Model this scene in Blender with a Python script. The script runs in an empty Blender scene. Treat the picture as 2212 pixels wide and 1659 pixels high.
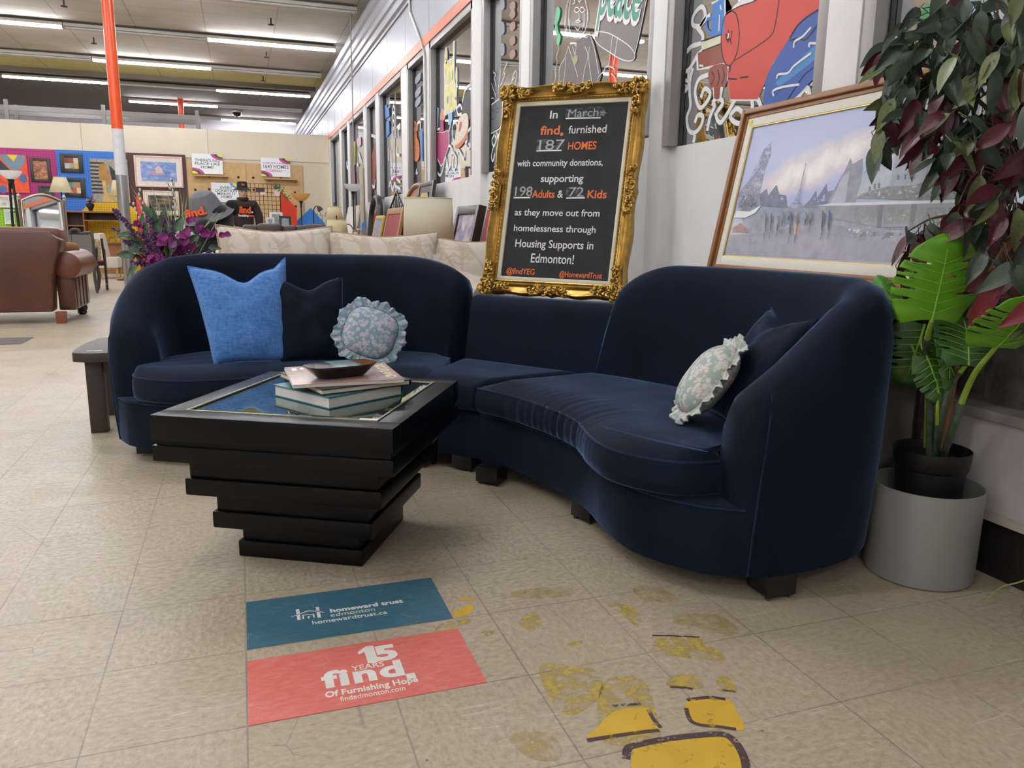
import bpy, bmesh, math, random
from mathutils import Vector, Matrix, noise
SC = bpy.context.scene
COL = SC.collection
PI = math.pi
# ------------------------------------------------------------------ camera
PW, PH = 2212, 1659
FPX = 1678.1
YAW, PITCH, ROLL = 0.334252, -0.194610, 0.013517
CAM = Vector((0.03546, -1.81381, 0.99549))
_f = Vector((math.sin(YAW)*math.cos(PITCH), math.cos(YAW)*math.cos(PITCH), math.sin(PITCH)))
_r0 = Vector((math.cos(YAW), -math.sin(YAW), 0)); _u0 = _r0.cross(_f)
_r = _r0*math.cos(ROLL) + _u0*math.sin(ROLL); _u = -_r0*math.sin(ROLL) + _u0*math.cos(ROLL)
cd = bpy.data.cameras.new('camera'); cd.sensor_width = 36; cd.lens = FPX*36/PW; cd.clip_end = 200; cd.clip_start = .05
cam = bpy.data.objects.new('camera', cd); COL.objects.link(cam)
cam.matrix_world = Matrix(((_r.x, _u.x, -_f.x, CAM.x), (_r.y, _u.y, -_f.y, CAM.y), (_r.z, _u.z, -_f.z, CAM.z), (0, 0, 0, 1)))
SC.camera = cam
# survey helpers: where a measured line of sight meets a real plane of the room
def ray(u, v): return _f + _r*((u-PW/2)/FPX) - _u*((v-PH/2)/FPX)
def GZ(u, v, z=0.0): d = ray(u, v); return CAM + d*((z-CAM.z)/d.z)
def GX(u, v, x): d = ray(u, v); return CAM + d*((x-CAM.x)/d.x)
def GY(u, v, y): d = ray(u, v); return CAM + d*((y-CAM.y)/d.y)
def GP(u, v, o, n): d = ray(u, v); return CAM + d*((Vector(o)-CAM).dot(n)/d.dot(n))
# ------------------------------------------------------------------ world, view
wd = bpy.data.worlds.new('outdoors'); SC.world = wd; wd.use_nodes = True
wd.node_tree.nodes['Background'].inputs[0].default_value = (.40, .43, .50, 1)
wd.node_tree.nodes['Background'].inputs[1].default_value = 1.15
SC.view_settings.view_transform = 'Standard'; SC.view_settings.look = 'None'
SC.view_settings.exposure = 0.2; SC.view_settings.gamma = 1.0; SC.view_settings.use_curve_mapping = False
SC.cycles.max_bounces = 6; SC.cycles.diffuse_bounces = 4; SC.cycles.glossy_bounces = 3; SC.cycles.transparent_max_bounces = 12
SC.cycles.caustics_reflective = False; SC.cycles.caustics_refractive = False
SC.cycles.use_adaptive_sampling = True; SC.cycles.adaptive_threshold = .03
SC.cycles.sample_clamp_indirect = 6
TUBE = 74.0      # strength of the ceiling's fluorescent tubes
# ------------------------------------------------------------------ helpers
def lin(h):
    if isinstance(h, str):
        h = h.lstrip('#'); c = [int(h[i:i+2], 16)/255 for i in (0, 2, 4)]
    else: c = list(h)
    return tuple((x/12.92 if x <= .04045 else ((x+.055)/1.055)**2.4) for x in c) + (1.0,)
MATS = {}
def nodes(m): return m.node_tree.nodes, m.node_tree.links
def M(name, col='#888888', rough=.5, var=.08, scale=18, bump=0, metal=0, sheen=0, coat=0, emis=0, spec=.5, bscale=None, stretch=(1, 1, 1), alpha=1, sheen_tint=None, trans=0):
    if name in MATS: return MATS[name]
    m = bpy.data.materials.new(name); m.use_nodes = True; MATS[name] = m
    N, L = nodes(m); b = N['Principled BSDF']
    c = lin(col)
    tc = N.new('ShaderNodeTexCoord'); mp = N.new('ShaderNodeMapping'); mp.inputs['Scale'].default_value = stretch
    L.new(tc.outputs['Object'], mp.inputs[0])
    nz = N.new('ShaderNodeTexNoise'); nz.inputs['Scale'].default_value = scale; nz.inputs['Detail'].default_value = 5
    L.new(mp.outputs[0], nz.inputs['Vector'])
    rp = N.new('ShaderNodeValToRGB'); L.new(nz.outputs['Fac'], rp.inputs[0])
    rp.color_ramp.elements[0].position = .25; rp.color_ramp.elements[1].position = .75
    rp.color_ramp.elements[0].color = tuple(max(0, x*(1-var)) for x in c[:3])+(1,)
    rp.color_ramp.elements[1].color = tuple(min(1, x*(1+var)) for x in c[:3])+(1,)
    L.new(rp.outputs[0], b.inputs['Base Color'])
    b.inputs['Roughness'].default_value = rough; b.inputs['Metallic'].default_value = metal
    b.inputs['Specular IOR Level'].default_value = spec
    b.inputs['Sheen Weight'].default_value = sheen; b.inputs['Coat Weight'].default_value = coat
    b.inputs['Coat Roughness'].default_value = .08
    if sheen_tint: b.inputs['Sheen Tint'].default_value = lin(sheen_tint)
    b.inputs['Alpha'].default_value = alpha; b.inputs['Transmission Weight'].default_value = trans
    if emis:
        b.inputs['Emission Color'].default_value = c; b.inputs['Emission Strength'].default_value = emis
    if bump:
        n2 = N.new('ShaderNodeTexNoise'); n2.inputs['Scale'].default_value = bscale or scale*4; n2.inputs['Detail'].default_value = 4
        L.new(mp.outputs[0], n2.inputs['Vector'])
        bp = N.new('ShaderNodeBump'); bp.inputs['Strength'].default_value = bump; bp.inputs['Distance'].default_value = .01
        L.new(n2.outputs['Fac'], bp.inputs['Height']); L.new(bp.outputs[0], b.inputs['Normal'])
    return m
class MB:
    """collects geometry; build() links it as ONE mesh object"""
    def __init__(s): s.v = []; s.f = []; s.mi = []; s.cur = 0
    def add(s, vs, fs, X=None):
        o = len(s.v)
        s.v += [tuple(X @ Vector(v)) if X else tuple(v) for v in vs]
        for f in fs: s.f.append(tuple(i+o for i in f)); s.mi.append(s.cur)
        return s
    def box(s, c, d, X=None, taper=1.0):
        x, y, z = c; a, b, h = d[0]/2, d[1]/2, d[2]/2; t = taper
        vs = [(x-a, y-b, z-h), (x+a, y-b, z-h), (x+a, y+b, z-h), (x-a, y+b, z-h), (x-a*t, y-b*t, z+h), (x+a*t, y-b*t, z+h), (x+a*t, y+b*t, z+h), (x-a*t, y+b*t, z+h)]
        return s.add(vs, [(3, 2, 1, 0), (4, 5, 6, 7), (0, 1, 5, 4), (1, 2, 6, 5), (2, 3, 7, 6), (3, 0, 4, 7)], X)
    def loft(s, rings, closed=True, cap=True, X=None):
        n = len(rings[0]); vs = [p for r in rings for p in r]; fs = []
        for i in range(len(rings)-1):
            for j in range(n if closed else n-1):
                k = (j+1) % n
                fs.append((i*n+j, i*n+k, (i+1)*n+k, (i+1)*n+j))
        if cap and closed:
            fs.append(tuple(range(n-1, -1, -1))); fs.append(tuple((len(rings)-1)*n+j for j in range(n)))
        return s.add(vs, fs, X)
    def lathe(s, prof, seg=24, X=None, cap=True, c=(0, 0)):
        rings = [[(c[0]+r*math.cos(2*PI*j/seg), c[1]+r*math.sin(2*PI*j/seg), z) for j in range(seg)] for r, z in prof]
        return s.loft(rings, True, cap, X)
    def tube(s, pts, r, seg=8, X=None, cap=True, squash=1.0):
        pts = [Vector(p) for p in pts]; rings = []; up = Vector((0, 0, 1))
        rr = r if isinstance(r, (list, tuple)) else [r]*len(pts)
        pn = None
        for i, p in enumerate(pts):
            t = (pts[min(i+1, len(pts)-1)]-pts[max(i-1, 0)])
            if t.length < 1e-9: t = Vector((0, 0, 1))
            t.normalize()
            if pn is None:
                a = up if abs(t.z) < .9 else Vector((1, 0, 0))
                pn = (a - t*a.dot(t)).normalized()
            else:
                pn = (pn - t*pn.dot(t))
                pn = pn.normalized() if pn.length > 1e-6 else t.orthogonal().normalized()
            bn = t.cross(pn)
            rings.append([tuple(p + (pn*math.cos(2*PI*j/seg)*squash + bn*math.sin(2*PI*j/seg))*rr[i]) for j in range(seg)])
        return s.loft(rings, True, cap, X)
    def grid(s, fn, nu, nv, X=None, flip=False):
        vs = [tuple(fn(i/nu, j/nv)) for i in range(nu+1) for j in range(nv+1)]; fs = []
        for i in range(nu):
            for j in range(nv):
                q = (i*(nv+1)+j, (i+1)*(nv+1)+j, (i+1)*(nv+1)+j+1, i*(nv+1)+j+1)
                fs.append(q[::-1] if flip else q)
        return s.add(vs, fs, X)
    def poly(s, pts, X=None): return s.add(pts, [tuple(range(len(pts)))], X)
    def prism(s, pts2, z0, z1, X=None):
        n = len(pts2)
        return s.loft([[(x, y, z0) for x, y in pts2], [(x, y, z1) for x, y in pts2]], True, True, X)
    def ribbon(s, pts, w, X=None, closed=False):
        """flat painted stroke in the local xy plane (z up)"""
        P = [Vector((p[0], p[1])) for p in pts]; n = len(P); a = []; b = []
        ww = w if isinstance(w, (list, tuple)) else [w]*n
        for i in range(n):
            t = P[(i+1) % n]-P[i-1] if closed else P[min(i+1, n-1)]-P[max(i-1, 0)]
            if t.length < 1e-9: t = Vector((1, 0))
            t.normalize(); q = Vector((-t.y, t.x))*ww[i]/2
            z = pts[i][2] if len(pts[i]) > 2 else 0
            a.append((P[i].x+q.x, P[i].y+q.y, z)); b.append((P[i].x-q.x, P[i].y-q.y, z))
        vs = a+b; fs = [(i, i+n, (i+1) % n+n, (i+1) % n) for i in range(n if closed else n-1)]
        return s.add(vs, fs, X)
    def build(s, name, mat, parent=None, smooth=35, bevel=0, bseg=2, merge=False, subsurf=0):
        me = bpy.data.meshes.new(name)
        bm = bmesh.new()
        vs = [bm.verts.new(v) for v in s.v]
        for f, mi in zip(s.f, s.mi):
            try: q = bm.faces.new([vs[i] for i in f]); q.material_index = mi
            except ValueError: pass
        if merge: bmesh.ops.remove_doubles(bm, verts=bm.verts, dist=1e-5)
        bmesh.ops.recalc_face_normals(bm, faces=bm.faces)
        if bevel:
            ed = [e for e in bm.edges if len(e.link_faces) == 2 and e.calc_face_angle(0) > .5]
            bmesh.ops.bevel(bm, geom=ed, offset=bevel, segments=bseg, affect='EDGES', profile=.6, clamp_overlap=True)
        bm.to_mesh(me); bm.free()
        for m in (mat if isinstance(mat, (list, tuple)) else [mat]): me.materials.append(m)
        if smooth:
            me.shade_smooth(); me.set_sharp_from_angle(angle=math.radians(smooth))
        o = bpy.data.objects.new(name, me); COL.objects.link(o)
        if parent is not None: o.parent = parent
        if subsurf:
            md = o.modifiers.new('sub', 'SUBSURF'); md.levels = subsurf; md.render_levels = subsurf
        return o
def tag(o, label, cat, group=None):
    o['label'] = label; o['category'] = cat
    if group: o['group'] = group
    return o
def thing(name, label, cat, loc=(0, 0, 0), rotz=0, group=None, rot=None):
    o = bpy.data.objects.new(name, None); COL.objects.link(o); o.empty_display_size = .1
    o.location = loc; o.rotation_euler = rot or (0, 0, rotz)
    return tag(o, label, cat, group)
def struct(o): o['kind'] = 'structure'; return o
def box(name, c, d, mat, parent=None, bevel=0, X=None, smooth=35): return MB().box(c, d, X).build(name, mat, parent, smooth, bevel)
def dup(root, loc, rotz=None, label=None):
    r = root.copy(); COL.objects.link(r); r.location = loc
    if rotz is not None: r.rotation_euler = (0, 0, rotz)
    if label: r['label'] = label
    for ch in list(root.children):
        c = ch.copy(); COL.objects.link(c); c.parent = r
        for g in list(ch.children):
            d = g.copy(); COL.objects.link(d); d.parent = c
    return r
def cr(pts, k=6, closed=False):
    """Catmull-Rom through points"""
    P = [Vector(p) for p in pts]; n = len(P); out = []
    for i in range(n if closed else n-1):
        a = P[(i-1) % n] if closed or i > 0 else P[0]*2-P[1]
        b = P[i]; c = P[(i+1) % n]
        d = P[(i+2) % n] if closed or i < n-2 else P[n-1]*2-P[n-2]
        for j in range(k):
            t = j/k
            out.append(.5*((2*b)+(c-a)*t+(2*a-5*b+4*c-d)*t*t+(3*b-a-3*c+d)*t**3))
    if not closed: out.append(P[-1])
    return out
def resample(P, n):
    P = [Vector(p) for p in P]; L = [0]
    for i in range(1, len(P)): L.append(L[-1]+(P[i]-P[i-1]).length)
    out = []; j = 0
    for i in range(n):
        s = L[-1]*i/(n-1)
        while j < len(P)-2 and L[j+1] < s: j += 1
        t = (s-L[j])/max(L[j+1]-L[j], 1e-9); out.append(P[j].lerp(P[j+1], min(1, t)))
    return out
_TXT = {}
def text_geo(body, size, bold=0.0, ext=.0004, align='CENTER', space=1.0):
    cu = bpy.data.curves.new('t', 'FONT'); cu.body = body; cu.size = size; cu.align_x = align; cu.align_y = 'BOTTOM_BASELINE' if False else 'CENTER'
    cu.offset = bold; cu.extrude = ext; cu.space_character = space; cu.resolution_u = 4
    o = bpy.data.objects.new('t', cu); COL.objects.link(o)
    dg = bpy.context.evaluated_depsgraph_get(); me = bpy.data.meshes.new_from_object(o.evaluated_get(dg))
    vs = [v.co.copy() for v in me.vertices]; fs = [tuple(p.vertices) for p in me.polygons]
    bpy.data.objects.remove(o); bpy.data.curves.remove(cu); bpy.data.meshes.remove(me)
    return vs, fs
def addtext(mb, body, size, X, bold=0.0, ext=.0004, align='CENTER', w=None, space=1.0, shear=0):
    """text in the local xy plane; w = wanted width"""
    vs, fs = text_geo(body, size, bold, ext, align, space)
    if not vs: return mb
    if w:
        x0 = min(v.x for v in vs); x1 = max(v.x for v in vs); k = w/(x1-x0)
        for v in vs: v.x *= k
    if shear:
        for v in vs: v.x += v.y*shear
    return mb.add(vs, fs, X)
def frame_mx(o, ex, ey):
    ex = Vector(ex).normalized(); ey = Vector(ey); ey = (ey-ex*ey.dot(ex)).normalized(); ez = ex.cross(ey)
    return Matrix(((ex.x, ey.x, ez.x, o[0]), (ex.y, ey.y, ez.y, o[1]), (ex.z, ey.z, ez.z, o[2]), (0, 0, 0, 1)))
def RZ(a): return Matrix.Rotation(a, 4, 'Z')
def TR(x, y, z): return Matrix.Translation((x, y, z))
# ------------------------------------------------------------------ special materials
def mnode(N, op, *ins, L=None):
    n = N.new('ShaderNodeMath'); n.operation = op
    for i, x in enumerate(ins):
        if isinstance(x, (int, float)): n.inputs[i].default_value = x
        else: L.new(x, n.inputs[i])
    return n.outputs[0]
def mixc(N, L, fac, a, b, blend='MIX'):
    n = N.new('ShaderNodeMix'); n.data_type = 'RGBA'; n.blend_type = blend
    for sock, x in ((n.inputs[0], fac), (n.inputs[6], a), (n.inputs[7], b)):
        if isinstance(x, (int, float, tuple)): sock.default_value = x
        else: L.new(x, sock)
    return n.outputs[2]
def noise_n(N, L, vec, scale, detail=4, rough=.5, dist=0):
    n = N.new('ShaderNodeTexNoise'); n.inputs['Scale'].default_value = scale; n.inputs['Detail'].default_value = detail
    n.inputs['Roughness'].default_value = rough; n.inputs['Distortion'].default_value = dist
    if vec is not None: L.new(vec, n.inputs['Vector'])
    return n.outputs['Fac']
def ramp(N, L, x, p0, p1, c0=(0, 0, 0, 1), c1=(1, 1, 1, 1)):
    n = N.new('ShaderNodeValToRGB'); L.new(x, n.inputs[0]); e = n.color_ramp.elements
    e[0].position = p0; e[1].position = p1; e[0].color = c0; e[1].color = c1
    return n.outputs[0]
def mapped(N, L, vec, scale=(1, 1, 1), rot=(0, 0, 0), loc=(0, 0, 0)):
    n = N.new('ShaderNodeMapping'); n.inputs['Scale'].default_value = scale; n.inputs['Rotation'].default_value = rot; n.inputs['Location'].default_value = loc
    L.new(vec, n.inputs[0]); return n.outputs[0]
def floor_mat():
    m = bpy.data.materials.new('vinyl_tile_floor'); m.use_nodes = True; N, L = nodes(m); b = N['Principled BSDF']
    tc = N.new('ShaderNodeTexCoord').outputs['Object']
    sx = N.new('ShaderNodeSeparateXYZ'); L.new(tc, sx.inputs[0]); x, y = sx.outputs[0], sx.outputs[1]
    T = .3048
    tx = mnode(N, 'DIVIDE', x, T, L=L); ty = mnode(N, 'DIVIDE', y, T, L=L)
    fx = mnode(N, 'FLOOR', tx, L=L); fy = mnode(N, 'FLOOR', ty, L=L)
    par = mnode(N, 'PINGPONG', mnode(N, 'ADD', fx, fy, L=L), 1, L=L)
    n1 = noise_n(N, L, mapped(N, L, tc, (16, 27, 1)), 2.8, 7, .7)
    n2 = noise_n(N, L, mapped(N, L, tc, (27, 16, 1)), 2.8, 7, .7)
    st = mixc(N, L, par, n1, n2)
    base = ramp(N, L, st, .33, .67, lin('#978973'), lin('#cfc3ad'))
    big = noise_n(N, L, tc, .9, 3)
    base = mixc(N, L, ramp(N, L, big, .35, .7), base, mixc(N, L, .5, base, lin('#b0a28b')))
    # every tile a little different
    wn = N.new('ShaderNodeTexWhiteNoise'); wn.noise_dimensions = '2D'; cb = N.new('ShaderNodeCombineXYZ'); L.new(fx, cb.inputs[0]); L.new(fy, cb.inputs[1]); L.new(cb.outputs[0], wn.inputs['Vector'])
    base = mixc(N, L, mnode(N, 'MULTIPLY', wn.outputs['Value'], .22, L=L), base, lin('#bfae98'))
    # pale fibrous scuffs and dark scratches
    v = N.new('ShaderNodeTexVoronoi'); v.feature = 'DISTANCE_TO_EDGE'; v.inputs['Scale'].default_value = 5
    wv = mapped(N, L, tc, (1, 2.2, 1), (0, 0, .35)); 
    ad = N.new('ShaderNodeVectorMath'); ad.operation = 'ADD'; nn = N.new('ShaderNodeTexNoise'); nn.inputs['Scale'].default_value = 4; L.new(tc, nn.inputs['Vector'])
    L.new(wv, ad.inputs[0]); L.new(nn.outputs['Color'], ad.inputs[1]); L.new(ad.outputs[0], v.inputs['Vector'])
    sc = ramp(N, L, v.outputs['Distance'], .0, .012, (1, 1, 1, 1), (0, 0, 0, 1))
    msk = ramp(N, L, noise_n(N, L, tc, 3.3, 3), .52, .62)
    base = mixc(N, L, mnode(N, 'MULTIPLY', mnode(N, 'MULTIPLY', sc, msk, L=L), .55, L=L), base, lin('#d8cebb'))
    v2 = N.new('ShaderNodeTexVoronoi'); v2.feature = 'DISTANCE_TO_EDGE'; v2.inputs['Scale'].default_value = 3
    L.new(mapped(N, L, tc, (1.6, .8, 1), (0, 0, -.5), (3, 1, 0)), v2.inputs['Vector'])
    s2 = ramp(N, L, v2.outputs['Distance'], 0, .006, (1, 1, 1, 1), (0, 0, 0, 1))
    m2 = ramp(N, L, noise_n(N, L, mapped(N, L, tc, (1, 1, 1), (0, 0, 0), (7, 3, 0)), 2.3, 3), .55, .62)
    base = mixc(N, L, mnode(N, 'MULTIPLY', mnode(N, 'MULTIPLY', s2, m2, L=L), .45, L=L), base, lin('#5d564d'))
    # specks of dirt
    v3 = N.new('ShaderNodeTexVoronoi'); v3.inputs['Scale'].default_value = 9; L.new(tc, v3.inputs['Vector'])
    sp = ramp(N, L, v3.outputs['Distance'], .025, .04, (1, 1, 1, 1), (0, 0, 0, 1))
    base = mixc(N, L, mnode(N, 'MULTIPLY', sp, .75, L=L), base, lin('#57473a'))
    # joints, fainter in places
    def joint(t):
        d = mnode(N, 'ABSOLUTE', mnode(N, 'SUBTRACT', t, mnode(N, 'ROUND', t, L=L), L=L), L=L)
        return ramp(N, L, d, .003, .0085, (1, 1, 1, 1), (0, 0, 0, 1))
    j = mnode(N, 'MAXIMUM', joint(tx), joint(ty), L=L)
    jm = ramp(N, L, noise_n(N, L, tc, 2.1, 4), .3, .62, (.25, .25, .25, 1), (1, 1, 1, 1))
    base = mixc(N, L, mnode(N, 'MULTIPLY', mnode(N, 'MULTIPLY', j, jm, L=L), .6, L=L), base, lin('#57504a'))
    # the far bay is laid with greyer tiles
    far = ramp(N, L, mnode(N, 'DIVIDE', y, 20, L=L), .3398, .3402)
    base = mixc(N, L, mnode(N, 'MULTIPLY', far, .75, L=L), base, mixc(N, L, .35, base, lin('#a9a39c')))
    # long pale scratches in two directions
    for rot, sc_, sd in ((.55, (.5, 9, 1), 2), (-.25, (.35, 8, 1), 5)):
        nv = noise_n(N, L, mapped(N, L, tc, sc_, (0, 0, rot), (sd, sd*2, 0)), 5, 2, .4)
        d_ = mnode(N, 'ABSOLUTE', mnode(N, 'SUBTRACT', nv, .5, L=L), L=L)
        k_ = mnode(N, 'MULTIPLY', ramp(N, L, d_, 0, .006, (1, 1, 1, 1), (0, 0, 0, 1)), ramp(N, L, noise_n(N, L, mapped(N, L, tc, (1, 1, 1), (0, 0, 0), (sd, 0, 0)), 3.5, 3), .54, .62), L=L)
        base = mixc(N, L, mnode(N, 'MULTIPLY', k_, .55, L=L), base, lin('#e2d9c8'))
    L.new(base, b.inputs['Base Color'])
    L.new(ramp(N, L, noise_n(N, L, tc, 6, 4), .3, .7, (.3, .3, .3, 1), (.48, .48, .48, 1)), b.inputs['Roughness'])
    b.inputs['Specular IOR Level'].default_value = .35
    return m
def glass_mat(name, tint, ior=1.5, rough=.0):
    m = bpy.data.materials.new(name); m.use_nodes = True; N, L = nodes(m); N.remove(N['Principled BSDF'])
    o = N['Material Output']; fr = N.new('ShaderNodeFresnel'); fr.inputs[0].default_value = ior
    tr = N.new('ShaderNodeBsdfTransparent'); tr.inputs[0].default_value = tint
    gl = N.new('ShaderNodeBsdfGlossy'); gl.inputs['Roughness'].default_value = rough; gl.inputs['Color'].default_value = (.95, .97, 1, 1)
    mx = N.new('ShaderNodeMixShader'); L.new(fr.outputs[0], mx.inputs[0]); L.new(tr.outputs[0], mx.inputs[1]); L.new(gl.outputs[0], mx.inputs[2]); L.new(mx.outputs[0], o.inputs[0])
    return m
def ceiling_mat():
    m = bpy.data.materials.new('ceiling_tiles'); m.use_nodes = True; N, L = nodes(m); b = N['Principled BSDF']
    tc = N.new('ShaderNodeTexCoord').outputs['Object']
    sx = N.new('ShaderNodeSeparateXYZ'); L.new(tc, sx.inputs[0]); x, y = sx.outputs[0], sx.outputs[1]
    def line(s, per, off, w):
        t = mnode(N, 'DIVIDE', mnode(N, 'ADD', s, off, L=L), per, L=L)
        d = mnode(N, 'ABSOLUTE', mnode(N, 'SUBTRACT', t, mnode(N, 'ROUND', t, L=L), L=L), L=L)
        return ramp(N, L, d, w/per*.6, w/per, (1, 1, 1, 1), (0, 0, 0, 1))
    n = noise_n(N, L, tc, 1.2, 4)
    base = ramp(N, L, n, .3, .7, lin('#c3bbae'), lin('#d6cfc3'))
    yl = mnode(N, 'MULTIPLY', mnode(N, 'GREATER_THAN', y, 17.05, L=L), mnode(N, 'LESS_THAN', y, 18.95, L=L), L=L)
    base = mixc(N, L, mnode(N, 'MULTIPLY', yl, .85, L=L), base, lin('#dccf86'))
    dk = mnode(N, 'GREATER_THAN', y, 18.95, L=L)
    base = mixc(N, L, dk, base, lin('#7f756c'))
    base = mixc(N, L, mnode(N, 'MULTIPLY', line(y, .61, .1, .012), .45, L=L), base, lin('#857d73'))
    base = mixc(N, L, mnode(N, 'MULTIPLY', line(x, 1.15, .35, .014), .5, L=L), base, lin('#8a8378'))
    L.new(base, b.inputs['Base Color']); b.inputs['Roughness'].default_value = .85
    return m
def peg_mat(name, col, per=.05):
    m = bpy.data.materials.new(name); m.use_nodes = True; N, L = nodes(m); b = N['Principled BSDF']
    tc = N.new('ShaderNodeTexCoord').outputs['Object']
    sx = N.new('ShaderNodeSeparateXYZ'); L.new(tc, sx.inputs[0])
    def fr(s): return mnode(N, 'SUBTRACT', mnode(N, 'FRACT', mnode(N, 'DIVIDE', s, per, L=L), L=L), .5, L=L)
    a, c = fr(sx.outputs[0]), fr(sx.outputs[2])
    d = mnode(N, 'ADD', mnode(N, 'MULTIPLY', a, a, L=L), mnode(N, 'MULTIPLY', c, c, L=L), L=L)
    h = ramp(N, L, d, .03, .06, (1, 1, 1, 1), (0, 0, 0, 1))
    cc = lin(col)
    L.new(mixc(N, L, mnode(N, 'MULTIPLY', h, .75, L=L), cc, tuple(v*.25 for v in cc[:3])+(1,)), b.inputs['Base Color'])
    b.inputs['Roughness'].default_value = .55
    return m
WHITE = M('white_wall_paint', '#e9e9e8', .6, .03, 6)
METALW = M('white_enamelled_metal', '#a2a4ab', .42, .03, 5, metal=.25)
ALU = M('grey_aluminium', '#9b9896', .45, .06, 9, metal=.35)
BEIGE = M('cream_board', '#d9ccb1', .7, .03, 3)
ORANGE = M('orange_paint', '#e0763f', .45, .05, 8)
BLACK = M('black_paint', '#141415', .4, .1, 20)
STEEL = M('worn_steel', '#a7a6a3', .3, .2, 30, metal=.9, stretch=(1, 1, .1))
# ------------------------------------------------------------------ floor, ceiling, walls
FX0, FX1, FY0, FY1, CZ = -13.0, 2.32, -7.5, 26.3, 4.42
fl = MB(); fl.add([(FX0, FY0, 0), (FX1, FY0, 0), (FX1, FY1, 0), (FX0, FY1, 0)], [(0, 1, 2, 3)])
FLOOR = struct(fl.build('floor', floor_mat(), smooth=0))
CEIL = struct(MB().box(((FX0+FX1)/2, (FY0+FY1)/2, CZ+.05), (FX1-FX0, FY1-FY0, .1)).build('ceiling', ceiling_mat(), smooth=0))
struct(box('ceiling_beam', ((FX0+2.0)/2, 19.02, CZ-.05), (2.0-FX0, .14, .10), M('beam_shadow_brown', '#6d645b', .7, .05)))  # header face coloured dark to stand in for the band of shadow there
struct(box('wall_back', ((FX0+FX1)/2, FY1+.06, CZ/2), (FX1-FX0, .12, CZ), M('pale_lilac_wall', '#cfc9cf', .7, .02)))
struct(box('wall_left', (FX0-.06, (FY0+FY1)/2, CZ/2), (.12, FY1-FY0, CZ), WHITE))
struct(box('wall_front', ((FX0+FX1)/2, FY0-.06, CZ/2), (FX1-FX0, .12, CZ), WHITE))
WX = 2.09
hd = MB()
hd.box((WX+.11, (FY0+FY1)/2, 3.76), (.22, FY1-FY0, 1.32))           # above the stripe
struct(hd.build('wall_right', METALW, bevel=0))
struct(box('trim_1', (WX+.10, (FY0+FY1)/2, 3.05), (.215, FY1-FY0, .105), ORANGE))
# panel joints on the upper wall
jm = MB()
y = .6
while y < 26: jm.box((WX-.0005, y, 3.38), (.003, .006, .54)); y += 1.28
struct(jm.build('trim_2', M('wall_joint', '#b4b4b4', .6)))
# stepped cornice
prof = [(0, 3.64), (-.02, 3.64), (-.02, 3.68), (-.05, 3.70), (-.05, 3.80), (-.075, 3.82), (-.075, 3.90), (-.10, 3.93), (-.10, 4.03), (-.135, 4.06), (-.135, 4.17), (-.12, 4.19), (0, 4.19)]
struct(MB().loft([[(WX+a, yy, z) for a, z in prof] for yy in (FY0, FY1)]).build('trim_3', METALW, smooth=20))
# posts between the windows; each opening between them is a window
posts = [(-1.72, -1.52), (.502, .671), (1.838, 1.972), (3.825, 3.996), (5.04, 5.32), (7.02, 7.27), (8.24, 8.59), (10.35, 10.63), (11.60, 11.86), (13.68, 13.95), (14.95, 15.22), (16.95, 17.3), (18.2, 18.5)]
for i, (a, b_) in enumerate(posts):
    p = MB().box((WX+.10, (a+b_)/2, 1.5), (.2, b_-a, 3.0)).build('trim_%d' % (10+i), WHITE, bevel=.004)
    struct(p)
GLASS = glass_mat('window_glass', (.72, .75, .80, 1), 1.45)
GXW = 2.175
WIN = []
sills = [.495, 1.425, 1.50, 1.50, 1.50, 1.50, 1.47, 1.45, 1.0, 0.95, .25, .25]
for i in range(len(posts)-1):
    y0, y1 = posts[i][1], posts[i+1][0]; sz = sills[min(i, len(sills)-1)]
    if i == 0: sz = .495
    w = bpy.data.objects.new('window_%d' % (i+1), None); COL.objects.link(w); w['kind'] = 'structure'; w.location = (GXW, (y0+y1)/2, sz)
    fm = MB(); cy = (y0+y1)/2; h = 3.0-sz
    yo = y1-y0
    fm.box((-.03, yo/2-.03, h/2), (.10, .06, h)); fm.box((-.03, -yo/2+.03, h/2), (.10, .06, h)); fm.box((-.03, 0, h-.035), (.10, yo, .07))
    fm.build('window_frame', ALU, w, bevel=.003)
    gk = MB(); gk.box((-.012, yo/2-.064, h/2), (.02, .008, h)); gk.box((-.012, -yo/2+.064, h/2), (.02, .008, h)); gk.box((-.012, 0, h-.074), (.02, yo-.12, .008))
    gk.build('gasket', BLACK, w)
    MB().add([(0, -yo/2, 0), (0, yo/2, 0), (0, yo/2, h-.06), (0, -yo/2, h-.06)], [(0, 1, 2, 3)]).build('pane', GLASS, w, smooth=0)
    WIN.append(w)
    if i > 0:
        struct(box('wall_right_%d' % i, (2.225, cy, sz/2), (.15, yo, sz), WHITE))
# the near bay: low wall, aluminium ledge, dark plinth
yn0, yn1 = FY0, .502
struct(box('wall_right_0', (2.19, (yn0+yn1)/2, .32), (.17, yn1-yn0, .30), M('scuffed_grey_wall', '#b9b4b2', .55, .1, 3)))
struct(box('trim_4', (2.19, (yn0+yn1)/2, .4825), (.205, yn1-yn0, .03), M('ledge_aluminium', '#b9b5ae', .4, .05, metal=.4), bevel=.004))
struct(box('trim_5', (2.185, (yn0+yn1)/2, .185), (.20, yn1-yn0, .022), M('cream_lip', '#b5aa9e', .6)))
struct(box('baseboard_right', (2.205, (yn0+yn1)/2, .087), (.19, yn1-yn0, .174), M('black_vinyl_base', '#1c1a1a', .5, .3, 6)))
struct(box('wall_right_20', (2.27, (FY0-1.72)/2, 1.75), (.10, -1.72-FY0, 2.5), WHITE))
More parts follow.
